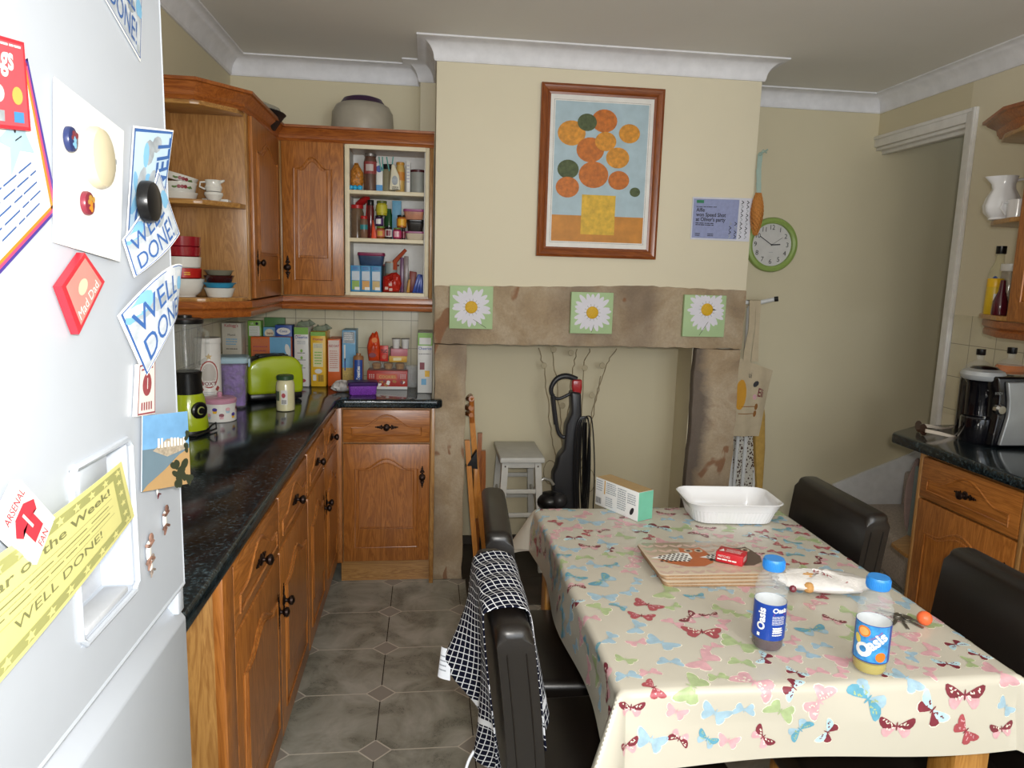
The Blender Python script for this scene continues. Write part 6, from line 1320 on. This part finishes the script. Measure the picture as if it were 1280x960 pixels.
cyl_item('jam_jar', 'jar with orange label, topmost of the right jar pile', 'jar', cx5(770), cx5(910), 269, 3.555, zb, mat('marmalade', '#9a5618', .15), BLK, .009, band=(mat('orange_gold_label', '#cf8d2e', .5), .15, .85, YL))
def tubpot(px0, px1, y0, y1, Y, z0, body, lid, label, lip=True):
    a, b = P(px0, y0, Y=Y), P(px1, y0, Y=Y); hx = (b.x-a.x)/2; cx = (a.x+b.x)/2; h = a.z-z0; t = thing('food_tub', label, 'tub', (cx, Y+.04, z0), G)
    m = MB(); m.M = loc(cx, Y+.045, z0+.0006); ringloft(m, [[(x, y_, z_) for x, y_ in rrect(hx*k, .042*k, .015)] for k, z_ in ((.8, 0), (.84, .003), (.95, h*.75))], body); m.build('tub_body', t)
    m = MB(); m.M = loc(cx, Y+.045, z0+.0006); ringloft(m, [[(x, y_, z_) for x, y_ in rrect(hx*k, .042*k+.001, .016)] for k, z_ in ((.97, h*.74), (1, h*.78), (1, h*.95), (.96, h-.0008), (.5, h-.0008))], lid); m.build('lid', t)
zz1 = P(500, 288.5, Y=3.53).z
MG = mat('magenta_lid', '#8f3f6e', .35)
tubpot(cx5(890), cx5(1175), 288.5, 0, 3.53, z, mat('pale_tub', '#c2b49e', .3), MG, 'pale tub with magenta lid at the bottom right of the middle shelf')
zz2 = P(500, 274, Y=3.53).z
tubpot(cx5(910), cx5(1165), 274, 0, 3.53, zz1+.0004, mat('black_tub', '#26211f', .25), BLK, 'black tub with brown discs between two magenta-lidded tubs')
tubpot(cx5(860), cx5(1170), 260.5, 0, 3.53, zz2+.0004, mat('orange_tub', '#b07a60', .3, var=.3), MG, 'tub with orange contents and magenta lid, top of the right pile')
# bottom shelf
z = S(0)
for i, (a, b, c1, l) in enumerate(((95, 238, '#7f9f3c', 'blue-topped carton with a green panel, leftmost on the bottom shelf'), (243, 388, '#c08b38', 'blue-topped carton with an amber panel, second on the bottom shelf'), (393, 540, '#b59a5c', 'blue-topped carton with a tan panel, third on the bottom shelf'))):
    def dr(m, W, w, h, c1=c1, i=i): m.rect(W, .006, .01, w-.006, h*.42, mat('panel'+c1, c1, .4), 1); m.rect(W, .005, h*.44, w-.005, h*.78, mat('label_greyblue', '#b5bfc9', .4), 1); m.rect(W, w*.4, .008, w*.9, .022, WH_, 1.6); m.scrib(W, .008, h*.84, w-.010, h*.95, 2, NB, 1.2)
    carton('juice_carton', l, 'carton', *bx(cx5(a), cx5(b), 3.53), 3.53, .12, z, P(440, 331.5, Y=3.53).z, mat('bright_blue_carton', '#3f86b4', .4), dr, group=G)
tz = P(440, 331.5, Y=3.53).z+.0008
tubpot(cx5(190), cx5(590), 315, 0, 3.56, tz, mat('smoky_blue_tub', '#2f4260', .3, var=.3), mat('dark_magenta_lid', '#7c1f48', .35), 'large blue tub with dark magenta lid on the three cartons')
cyl_item('food_tin', 'grey-labelled tin behind the red crumpled bag on the bottom shelf', 'tin', cx5(600), cx5(775), 327.5, 3.62, z, mat('tan_tin', '#a08063', .35), None, prof=lambda r, h: [(r, 0), (r, h), (r*.97, h+.001), (.001, h-.001)], band=(mat('grey_label2', '#8f9692', .5), .62, .97))
cyl_item('stock_tin', 'small dark tin behind the cartons on the bottom shelf', 'tin', cx5(535), cx5(600), 331, 3.68, z, BLKM, None, prof=lambda r, h: [(r, 0), (r, h), (.001, h)])
def redx(m):
    x = P(cx5(690), 350, Y=3.52).x; W = Plane((x, 3.519, z)); 
    for dx, dz in ((-.02, .025), (.005, .018), (.004, .042)): m.rect(W, dx-.008, dz-.007, dx+.008, dz+.007, mat('pale_patch', '#c9a79c', .5), 1)
m = MB(); pb = [P(430+x*110/1280, 300+y*75/873, Y=3.545) for x, y in ((565, 755), (800, 755), (835, 640), (815, 520), (760, 470), (690, 478), (640, 505), (570, 530), (560, 640))]
pillow(m, [(p.x, max(z, p.z)) for p in pb], 3.553, .024, mat('glossy_red_film', '#ad2418', .25, var=.15), 12, .003); W = Plane((pb[0].x, 3.5275, z))
for dx, dz in ((.018, .020), (.038, .014), (.036, .038)): m.rect(W, dx-.007, dz-.007, dx+.008, dz+.006, mat('pale_patch', '#c9a79c', .5), 0)
m.build('sweet_bag', None, 'crumpled bright red bag with pale pictures on the bottom shelf', 'bag', G)
m = MB(); a, b = P(cx5(740), 327, Y=3.60), P(cx5(900), 312, Y=3.60); m.tube([a+Vector((-.0, 0, -.04)), a, b], [.012, .012, .008], mat('orange_foil_stick', '#a8482c', .35), 8); m.build('wafer_bar', None, 'orange foil-wrapped bar poking up diagonally on the bottom shelf', 'packet', G)
m = MB(); a = P(cx5(400), 315.5, Y=3.67); b = P(cx5(800), 317, Y=3.67); m.box(a.x, b.x, 3.66, 3.72, z+.126, z+.134, mat('crimson_lid', '#8c1626', .35), .002); m.box(a.x+.01, b.x-.01, 3.67, 3.715, z, z+.126, mat('dark_tub_shade', '#5a4a44', .5), .003); m.build('food_tub', None, 'wide low tub with crimson lid at the back of the bottom shelf', 'tub', G)
for i, (a, b, yt, c1, l) in enumerate(((820, 870, 322, '#5d3058', 'slim purple packet standing on the bottom shelf'), (875, 935, 320, '#7a6a68', 'slim silver brown packet right of the purple one'))):
    carton('noodle_packet', l, 'packet', *bx(cx5(a), cx5(b), 3.58), 3.58, .08, z, P(500, yt, Y=3.58).z, mat('pk'+c1, c1, .3, var=.3, vs=40), group=G)
m = MB(); a = bx(cx5(880), cx5(960), 3.55); m.prism([(a[0]+.01, z), (a[1], z), (a[1]+.004, z+.07), (a[0]+.018, z+.06)], 3.555, 3.575, mat('golden_wrap', '#b5842c', .4, var=.2), 'y', .004); m.build('sweet_packet', None, 'golden yellow packet leaning on the bottom shelf', 'packet', G)
m = MB(); a = bx(cx5(945), cx5(1050), 3.60); m.prism([(a[0], z), (a[1], z), (a[1]+.004, z+.10), (a[0]+.004, z+.105)], 3.60, 3.62, mat('brick_red_wrap', '#7d2a1e', .4), 'y', .003); m.build('sweet_packet', None, 'brick red packet behind the blue wafer bars', 'packet', G)
for i in range(6):
    m = MB(); x = P(cx5(1010+26*i), 360, Y=3.545).x; k = .006*(5-i)/5; x2 = x+.006+.004*(5-i)
    y_ = 3.545+.010*(i % 2); m.prism([(x-.006, z), (x+.006, z), (min(x2+.006, -.024), z+.088), (min(x2-.006, -.034), z+.09)], y_, y_+.006, mat('royal_blue_foil', '#1f3f94', .3, var=.35, vs=60), 'y', .0015)
    m.build('wafer_bar', None, ['blue foil bar leaning furthest left of the fan on the bottom shelf', 'second blue foil bar from the left of the fan', 'third blue foil bar from the left of the fan', 'fourth blue foil bar from the left of the fan', 'fifth blue foil bar, beside the last one', 'blue foil bar standing against the right side of the bottom shelf'][i], 'packet', 'blue foil bars')
# ------------------------------------------------------------------ top of the cabinets
t = thing('cake_carrier', 'round frosted cake carrier with purple lid on top of the wall cabinet', 'cake box', (-.318, 3.65, CZT)); c = (-.317, 3.665, CZT+.001)
FROST = mat('frosted_grey_plastic', '#a69f90', .45); PUC = mat('deep_purple_plastic', '#3c2440', .4)
m = MB(); m.lathe([(.14, 0), (.15, .004), (.15, .07), (.14, .076)], PUC, 40, c); m.build('base', t)
m = MB(); m.lathe([(.147, .07), (.149, .075), (.142, .165), (.125, .195), (.105, .205), (.001, .206)], FROST, 40, c); m.build('cover', t)
m = MB(); m.lathe([(.10, .20), (.105, .206), (.09, .228), (.06, .238), (.001, .24)], PUC, 40, c); m.build('handle_cap', t)
t = thing('wok', 'dark pan with a glass lid on top of the left wall cabinet', 'pan', (-.80, 3.33, CZT)); c = (-.775, 3.36, CZT+.001)
m = MB(); m.lathe([(.07, 0), (.11, .02), (.15, .08), (.155, .082), (.15, .086), (.10, .03), (.001, .01)], BLKM, 36, c); m.build('pan_body', t)
m = MB(); m.lathe([(.14, .08), (.13, .105), (.08, .125), (.001, .135)], clear('smoky_lid_glass', '#9b9a94', .08, .5), 36, c); m.build('glass_lid', t)
m = MB(); m.tube([(c[0]-.02, c[1]-.14, CZT+.075), (c[0]-.03, c[1]-.28, CZT+.10)], .010, BLK, 8); m.build('handle', t)
m = MB(); m.lathe([(.012, 0), (.012, .06), (.008, .07), (.001, .072)], BLK, 16, (-.765, 3.0, CZT+.001)); m.build('bottle_stopper', None, 'small dark knob-shaped stopper on top of the end shelf unit', 'stopper')
# ------------------------------------------------------------------ end shelf crockery
BW = mat('white_crockery', '#dad8d2', .2, coat=.3, var=.01); BRD = mat('deep_red_glaze', '#8e1322', .2, coat=.4); BCH = mat('brown_glaze', '#3f1613', .2, coat=.4); BBL = mat('sky_blue_plastic', '#3f9fca', .35); RED2 = mat('bright_red_glaze', '#b3241f', .25)
def bowl(x, y, z, r, h, mt, label, name='bowl', foot=.55, straight=False, group='bowls on the end shelves', mi=None):
    m = MB(); k = .96
    if straight: pr = [(r*.78, 0), (r*.9, h*.12), (r*.98, h*.5), (r, h), (r*k, h), (r*.92, h*.5), (r*.7, h*.12), (.001, h*.08)]
    else: pr = [(r*foot, 0), (r*foot*1.02, h*.06), (r*.8, h*.3), (r*.95, h*.7), (r, h), (r*k, h), (r*.88, h*.65), (r*.6, h*.2), (.001, h*.1)]
    m.lathe(pr, mt, 32, (x, y, z)); return m.build(name, None, label, 'bowl', group)
sx, sy = -.895, 2.81; z = CZB+.0125
bowl(sx, sy, z, .072, .066, BW, 'large white bowl at the bottom of the red and white bowl stack')
z2 = z+.0665; m = MB(); m.lathe([(.058, .0), (.064, .004), (.066, .038), (.063, .038), (.060, .006), (.001, .004)], RED2, 30, (sx-.004, sy, z2)); W = Cyl((sx-.004, sy, z2), .0665, R(-60)); m.scrib(W, -.01, .012, .012, .026, 2, YL, 1); m.build('bowl', None, 'bright red bowl with yellow marks, second in the bowl stack', 'bowl', 'bowls on the end shelves')
z3 = z2+.0386
def stackb(z, mt, l, r=.066, h=.040): m = MB(); m.lathe([(r*.88, 0), (r*.95, .004), (r, h), (r*.96, h), (r*.9, .006), (.001, .004)], mt, 30, (sx-.004, sy, z)); m.build('bowl', None, l, 'bowl', 'bowls on the end shelves')
stackb(z3, BW, 'white bowl in the middle of the bowl stack'); stackb(z3+.0405, BRD, 'deep red bowl, second from the top of the bowl stack', .066, .035); stackb(z3+.0760, BRD, 'deep red bowl, topmost of the bowl stack', .0665, .037)
bx_, by_ = -.775, 2.83
def bowl2(z, r, h, mt, l, rim=0):
    m = MB(); m.lathe([(r*.72, 0), (r*.78, h*.1), (r*.95, h*.85), (r+rim, h), (r+rim-.002, h+.0008), (r*.92, h*.9), (r*.7, h*.15), (.001, h*.1)], mt, 30, (bx_, by_, z)); m.build('bowl', None, l, 'bowl', 'bowls on the end shelves')
bowl2(z, .056, .034, BW, 'white plastic bowl under the sky blue one'); 
bowl2(z+.0352, .058, .018, BBL, 'sky blue bowl between the white and brown bowls', .004); bowl2(z+.0545, .055, .026, BCH, 'dark brown bowl under the glass one'); bowl2(z+.0815, .053, .018, mat('greenish_glass', '#8d8a78', .12, coat=.5), 'greenish glass bowl on top of the brown bowl', .003)
z = 1.7325
CHR = mat('cherry_red', '#7d1626', .4); LFG = mat('leaf_green', '#56703c', .5)
def cherries(m, c, r, a, zz):
    W = Cyl(c, r, a)
    for k in range(3): m.ell(W, -.012+.011*k, zz, .0065, .0065, CHR, 1.2+.2*k, 0, 10)
    for k, s in ((-.024, .4), (-.030, -.3), (.022, .3), (.029, -.4), (.026, .9)): m.ell(W, k, zz-.002, .007, .0035, LFG, 1, s, 8)
def ramekin(x, y, z, r, h, l, ch=True):
    m = MB(); m.lathe([(r*.85, 0), (r*.88, .002), (r*.97, h*.85), (r, h*.95), (r, h), (r*.95, h), (r*.85, .006), (.001, .005)], BW, 32, (x, y, z))
    if ch: cherries(m, (x, y, z), r*.95, R(-62), h*.5)
    return m.build('serving_dish', None, l, 'dish', 'crockery on the upper end shelf')
ramekin(-.895, 2.80, z, .062, .024, 'plain white dish under the cherry-printed dish', False); ramekin(-.895, 2.80, z+.0245, .060, .034, 'white cherry-printed dish on the plain white dish')
m = MB(); m.M = Matrix.Translation((-.905, 2.83, z+.066)) @ Matrix.Rotation(R(14), 4, 'Y'); m.lathe([(.05, 0), (.056, .002), (.062, .026), (.059, .026), (.053, .005), (.001, .004)], BW, 30, (0, 0, 0)); cherries(m, (0, 0, 0), .060, R(-60), .013); m.build('serving_dish', None, 'tilted cherry-printed dish on top of the others', 'dish', 'crockery on the upper end shelf')
t = thing('cream_jug', 'small white jug standing on an upturned bowl on the upper end shelf', 'jug', (-.775, 2.82, z+.030), 'crockery on the upper end shelf'); c = (-.782, 2.82, z+.0315)
m = MB(); m.lathe([(.02, 0), (.026, .003), (.030, .018), (.026, .028), (.028, .040), (.030, .043), (.027, .043), (.023, .03), (.026, .018), (.001, .004)], BW, 28, c); m.poly(Plane((c[0]+.024, c[1], c[2]+.032), (1, 0, .4), (0, 1, .0)), [(0, -.008), (.016, -.003), (.016, .003), (0, .008)], BW, 1); m.tube([(c[0]+.024, c[1], c[2]+.038), (c[0]+.034, c[1]-.002, c[2]+.041), (c[0]+.040, c[1]-.004, c[2]+.043)], [.006, .005, .003], BW, 8); m.build('jug_body', t)
m = MB(); m.tube([(c[0]-.026, c[1]-.004, c[2]+.036), (c[0]-.044, c[1]-.008, c[2]+.034), (c[0]-.046, c[1]-.008, c[2]+.018), (c[0]-.028, c[1]-.004, c[2]+.010)], .0035, BW, 8); m.build('handle', t)
m = MB(); m.lathe([(.02, 0), (.022, .004), (.033, .022), (.032, .030), (.029, .030), (.03, .021), (.001, .005)], BW, 28, (-.782, 2.82, z+.0005)); m.build('small_bowl', None, 'small white bowl under the white jug on the upper end shelf', 'bowl', 'crockery on the upper end shelf')
m = MB(); m.box(-.835, -.74, 2.85, 2.90, z+.0002, z+.012, BW, .004); m.build('butter_dish', None, 'low white rectangular dish behind the small jug', 'dish', 'crockery on the upper end shelf')
# ------------------------------------------------------------------ right side: coffee machine and others
t = thing('coffee_machine', 'black and silver capsule coffee machine on the right worktop', 'coffee machine', (2.27, 2.48, .91))
SIL = mat('brushed_silver_plastic', '#9d9fa0', .35, .5); GBK = mat('gloss_black_plastic', '#0b0b10', .12, coat=.6)
zt = P(1240, 468, Y=2.5).z
Z9 = .9105; hx, hy = P(1226, 540, Z=.91).x, 2.50
hx = P(1226, 500, Y=hy).x
m = MB(); m.lathe([(.060, .0), (.062, .004), (.062, .095), (.058, .100), (.055, .100), (.055, .085), (.001, .085)], GBK, 40, (hx, hy, Z9)); m.build('cup_stand', t)
m = MB(); m.lathe([(.050, .086), (.051, .10), (.053, .225), (.066, .245), (.001, .246)], GBK, 40, (hx+.006, hy+.012, Z9)); m.box(hx-.045, hx+.06, hy+.015, hy+.08, Z9, Z9+.25, GBK, .02, 3); m.build('brewing_head', t)
m = MB(); m.lathe([(.012, .205), (.010, .225)], SIL, 16, (hx, hy-.042, Z9)); m.lathe([(.008, .10), (.03, .10), (.03, .104), (.008, .104)], CHROME, 24, (hx+.01, hy-.015, Z9)); m.build('spout', t)
m = MB(); m.lathe([(.066, .243), (.074, .250), (.077, .262), (.070, .276), (.050, .284)], mat('pale_silver_lid', '#b9bcbe', .3, .4), 40, (hx-.004, hy, Z9)); m.lathe([(.052, .282), (.040, .292), (.001, .297)], GBK, 32, (hx+.004, hy+.006, Z9)); m.build('head_lid', t)
pl_o = [(P(x, y, Y=2.40).x, P(x, y, Y=2.40).z) for x, y in ((1256, 478), (1259, 500), (1257, 522), (1247, 552))]
m = MB(); x1_ = 2.425; m.prism([(pl_o[0][0]-.025, 1.175), (x1_, 1.175), (x1_, Z9), (pl_o[3][0]-.02, Z9), (pl_o[2][0]-.03, 1.02), (pl_o[1][0]-.03, 1.10)], 2.405, 2.56, GBK, 'y', .008, 3); m.build('body', t)
m = MB(); o = [(pl_o[0][0]+.004, 1.158), (x1_-.004, 1.165), (x1_-.004, Z9+.008), (pl_o[3][0], Z9+.008), pl_o[2], ((pl_o[2][0]+pl_o[1][0])/2+.002, (pl_o[2][1]+pl_o[1][1])/2), pl_o[1]]
m.prism(o, 2.388, 2.405, SIL, 'y', .005, 3); m.build('side_panel', t)
m = MB(); dc = P(1250, 512, Y=2.41); dc.x -= .002; m.lathe([(.020, -.01), (.021, .006), (.015, .014), (.001, .015)], CHROME, 24, dc, XR); m.build('dial', t)
m = MB(); q = P(1245, 493.5, Y=2.398); m.text(Plane((q.x, 2.4025, q.z)), 'BOSCH', 0, 0, .009, SIL, 1, maxw=.03); m.build('lettering', t)
def soda(px, y, mt, lab, lid, ytop, r, fill, band=None):
    top = P(px, ytop, Y=y); x = top.x; h = top.z-.9105
    t = thing('drink_bottle', lab, 'bottle', (x, y, .9105), 'bottles at the back of the right worktop'); c = (x, y, .9105)
    dome = [(r*math.cos(a), h-.045-r*1.15+r*1.15*math.sin(a)) for a in [i*math.pi/2*.86/10 for i in range(11)]]
    m = MB(); m.lathe([(r*.7, 0), (r*.98, .01), (r, .02)]+dome+[(.014, h-.04), (.014, h-.022)], mt[0], 32, c, cap=False); m.build('bottle_body', t)
    if mt[1]:
        k = [(a*.965, b-.001) for a, b in dome if b < fill*h]; m = MB(); m.lathe([(.001, .004), (r*.66, .004), (r*.96, .012)]+k+[(.001, k[-1][1])], mt[1], 30, c); m.build('drink', t)
    m = MB(); m.lathe([(.0165, h-.026), (.0175, h-.024), (.0175, h-.001), (.001, h)], lid, 20, c); m.build('cap', t)
    if band: m = MB(); m.lathe([(r+.0006, .05), (r+.001, .051), (r+.001, h-.045-r*1.2), (r+.0006, h-.044-r*1.2)], band, 32, c, cap=False); W = Cyl(c, r+.0012, R(-150)); m.grid(W, -.05, .05, h-.062-r*1.2, h-.046-r*1.2, 10, 1, OG, .0006); m.build('label', t)
soda(1227, 2.765, (PET, None), 'empty clear bottle with black cap behind the coffee machine', BLK, 436, .062, 0, mat('blue_drink_label', '#4c6f9e', .4, var=.2))
soda(1266, 2.66, (PET, mat('orange_squash', '#c76c06', .12)), 'bottle of orange squash with black cap behind the coffee machine', BLK, 434, .062, .80)
t = thing('sunglasses', 'sunglasses with brown lenses and pale arms on the right worktop', 'sunglasses', (2.08, 2.66, .9105)); LN = mat('brown_lens', '#3e201c', .15, coat=.5); ARM = mat('pale_pinkish_plastic', '#cdbfae', .4)
la, lb = P(1147, 531, Z=.937), P(1156, 537.5, Z=.936)
dv_ = (la-lb); dv_.z = 0; dv_.normalize(); nr_ = Vector((dv_.y, -dv_.x, 0)); nr_ = nr_ if nr_.x > 0 else -nr_
mid_ = (la+lb)/2; LC = [mid_+dv_*.033, mid_-dv_*.033]; tilt = (Vector((.79, -.61, 0))*-.5+Vector((.61, .79, 0))*.86).normalized()
for p in LC:
    m = MB(); n2 = Vector((tilt.y, -tilt.x, 0)); X = Matrix(((tilt.x, 0, n2.x), (tilt.y, 0, n2.y), (0, 1, 0))); m.lathe([(.001, -.0015), (.026, -.0015), (.028, 0), (.026, .0015), (.001, .0015)], LN, 24, Vector((p.x, p.y, .9105+.0235)), X, 1.0, .84); m.build('lens', t)
m = MB(); m.tube([LC[0]+Vector((0, 0, .010))-dv_*.026, mid_+Vector((0, 0, .012)), LC[1]+Vector((0, 0, .010))+dv_*.026], .0028, LN, 6, sm=3); m.build('bridge', t)
for p, e in ((LC[0]+dv_*.028, P(1193, 533, Z=.917)), (LC[1]-dv_*.028, P(1206, 544, Z=.917))):
    p = Vector((p.x, p.y, .940)); m = MB(); q = e-p
    for off in (0, .0045, .009): m.tube([p+Vector((0, 0, -off)), p+q*.4+Vector((0, 0, -.004-off*.9)), p+q*.75+Vector((0, 0, -.010-off*.5)), e+Vector((0, 0, -off*.2+.002))], [.0028, .003, .003, .0025], ARM, 8, sm=3)
    m.build('arm', t)
# end shelves upper right
z = 1.7556
t = thing('milk_jug', 'large white fluted jug on the shelf by the doorway', 'jug', (2.24, 2.58, z)); c = (P(1252, 260, Y=2.575).x, 2.575, z)
def fl(r, zz, amp): return [(c[0]+r*(1+amp*math.cos(8*a))*math.cos(a), c[1]+r*(1+amp*math.cos(8*a))*math.sin(a), c[2]+zz) for a in [2*math.pi*i/64 for i in range(64)]]
m = MB(); rg = [fl(.034, 0, 0), fl(.042, .003, .0), (fl(.040, .010, .01)), fl(.058, .03, .03), fl(.062, .055, .035), fl(.054, .085, .03), fl(.038, .115, .02), fl(.036, .135, .01), fl(.042, .158, 0), fl(.044, .163, 0), fl(.040, .163, 0), fl(.033, .135, 0), fl(.001, .13, 0)]
def pull(r, k): return [(x-(.020*k*max(0, math.cos(math.atan2(y_-c[1], x-c[0])-math.pi*.85))**6), y_+.012*k*max(0, math.cos(math.atan2(y_-c[1], x-c[0])-math.pi*.85))**6, z_) for x, y_, z_ in r]
rg = [pull(r, {7: .3, 8: .9, 9: 1, 10: 1}.get(i, 0)) for i, r in enumerate(rg)]; ringloft(m, rg, CW, True, True); m.build('jug_body', t)
m = MB(); m.tube([(c[0]+.038, c[1]-.012, c[2]+.150), (c[0]+.066, c[1]-.02, c[2]+.155), (c[0]+.082, c[1]-.026, c[2]+.13), (c[0]+.075, c[1]-.022, c[2]+.09), (c[0]+.052, c[1]-.016, c[2]+.06)], .0055, CW, 8); m.build('handle', t)
t = thing('white_mug', 'white mug with curled handle right of the large jug', 'mug', (2.27, 2.47, z)); c = (P(1272, 260, Y=2.50).x, 2.50, z)
m = MB(); m.lathe([(.028, 0), (.032, .003), (.036, .07), (.0335, .07), (.029, .006), (.001, .005)], CW, 28, c); m.build('mug_body', t); m = MB(); m.tube([(c[0]-.030, c[1]+.01, c[2]+.058), (c[0]-.048, c[1]+.016, c[2]+.06), (c[0]-.052, c[1]+.017, c[2]+.04), (c[0]-.036, c[1]+.012, c[2]+.016)], .004, CW, 8); m.build('handle', t)
m = MB(); m.lathe([(.04, 0), (.042, .003), (.042, .10), (.001, .101)], mat('dark_red_tin', '#7c1a26', .35), 28, (2.335, 2.53, z)); W = Cyl((2.335, 2.53, z), .042, R(-130)); m.text(W, 'TEA', -.01, .07, .016, WH_, 1, bold=.03); m.build('tea_tin', None, 'dark red tin with pale letters behind the white mug', 'tin')
z = CZB+.0305
def rb(name, x, y, prof, mt, label, lid=None, extra=None, cat='bottle'):
    t = thing(name, label, cat, (x, y, z), 'bottles on the lower right end shelf'); c = (x, y, z); m = MB(); m.lathe(prof, mt, 24, c)
    if extra: extra(m, c)
    m.build('bottle_body', t)
    if lid: m = MB(); m.lathe(lid[0], lid[1], 20, c); m.build('cap', t)
rb('oil_bottle', P(1247, 350, Y=2.61).x, 2.61, [(.030, 0), (.034, .005), (.034, .14), (.03, .17), (.016, .20), (.014, .235)], clear('faint_yellow_glass', '#d9d3a8', .08, .35), 'tall clear oil bottle with black cap on the lower end shelf', ([(.017, .232), (.018, .234), (.018, .262), (.001, .263)], BLK), lambda m, c: m.ell(Cyl(c, .0343, R(-125)), -.012, .13, .010, .016, NB, 1))
rb('mustard_bottle', P(1245, 350, Y=2.545).x, 2.545, [(.028, 0), (.030, .004), (.029, .08), (.027, .12), (.020, .135)], mat('mustard_yellow', '#c9a622', .35), 'yellow squeezy bottle in front of the oil bottle', ([(.028, .104), (.0285, .106), (.0285, .132), (.026, .136), (.001, .137)], mat('yellow_cap', '#d9ab1a', .35)), lambda m, c: (m.rect(Cyl(c, .0296, R(-110)), -.012, .03, .016, .078, WH_, 1, 5, 1), m.ell(Cyl(c, .0296, R(-110)), .002, .05, .009, .012, MRN, 2)))
rb('preserve_jar', P(1262, 350, Y=2.535).x, 2.535, [(.030, 0), (.032, .004), (.032, .13), (.030, .145), (.029, .165)], clear('clear_red_jar', '#a9a094', .08, .5), 'tall jar with white lid on the lower end shelf', ([(.033, .165), (.034, .167), (.034, .192), (.001, .194)], WH_))
rb('vinegar_bottle', P(1254.5, 350, Y=2.475).x, 2.475, [(.026, 0), (.028, .004), (.026, .05), (.012, .09), (.009, .13), (.001, .131)], mat('dark_red_vinegar', '#4a0f1e', .12, coat=.5), 'dark red pear-shaped bottle nearest the cabinet side')
# lower end shelf things
z = .4306
t = thing('cash_box', 'grey metal box standing on end on the low shelf by the doorway', 'box', (2.04, 2.68, z)); m = MB(); GM = mat('blue_grey_metal', '#7d8a8c', .45, .2); o_ = P(1139, 620, Y=2.76).x
m.box(o_+.0, o_+.10, 2.60, 2.76, z, z+.31, GM, .006); m.tube([(o_-.001, 2.60, z+.01), (o_-.001, 2.60, z+.30)], .004, mat('dark_seam', '#4a5253', .5), 6); m.build('shell', t)
for q in (.04, .27): m = MB(); m.ball((o_+.02, 2.5985, z+q), .005, BLK, 8, sy=.4); m.build('screw', t)
crumple('cloth_bag', 'soft pinkish grey bag behind the grey metal box', 'bag', (P(1142, 620, Y=2.782).x, 2.782, z), .042, .010, .165, mat('pinkish_grey_cloth', '#8f7a74', .9, var=.1), 7, 0, .08)
t = thing('juice_bottle', 'clear bottle with orange and green label on the bottom shelf by the doorway', 'bottle', (2.02, 2.66, .0606)); c = (P(1138, 735, Y=2.62).x+.002, 2.62, .0606)
m = MB(); m.lathe([(.03, 0), (.035, .005), (.035, .17), (.015, .21), (.013, .225), (.001, .226)], PET, 24, c); W = Cyl(c, .0352, R(-115)); m.grid(W, -.05, .05, .05, .15, 12, 2, OG, .0004); m.ell(W, 0, .12, .014, .016, LG, 1.5, 0, 12, 1); m.ell(W, -.02, .08, .012, .012, YL, 1.5, 0, 12, 1); m.build('bottle_body', t)
m = MB(); m.lathe([(.016, .222), (.016, .24), (.001, .241)], GREYP, 16, c); m.build('cap', t)
# ------------------------------------------------------------------ light
w = bpy.data.worlds.new('world'); bpy.context.scene.world = w; w.use_nodes = True; bg = w.node_tree.nodes['Background']; bg.inputs[0].default_value = (.78, .88, 1, 1); bg.inputs[1].default_value = 1.0
def area(name, loc_, rot, sx_, sy_, pw, col):
    l = bpy.data.lights.new(name, 'AREA'); l.shape = 'RECTANGLE'; l.size = sx_; l.size_y = sy_; l.energy = pw; l.color = col; o = bpy.data.objects.new(name, l); C.objects.link(o); o.location = loc_; o.rotation_euler = rot; return o
area('window_daylight', (.75, YN+.02, 1.58), (R(90), 0, 0), 2.4, 1.2, 52, (.86, .93, 1))
area('camera_flash', (.04, -.02, 1.57), (R(82), 0, -YA), .07, .05, 21, (1, .96, .9))
pl_ = bpy.data.lights.new('added_fill_light', 'POINT'); pl_.energy = 30; pl_.shadow_soft_size = .15; pl_.color = (1, .97, .93); po_ = bpy.data.objects.new('added_fill_light', pl_); C.objects.link(po_); po_.location = (1.0, -.5, 2.0)  # unseen fill light behind the camera, added to brighten the ceiling; no real lamp
sc = bpy.context.scene; sc.view_settings.view_transform = 'Standard'; sc.view_settings.look = 'None'; sc.view_settings.gamma = 1; sc.view_settings.use_curve_mapping = False; sc.view_settings.exposure = 0.0
for o in list(C.objects):
    if '_w' in o: del o['_w']
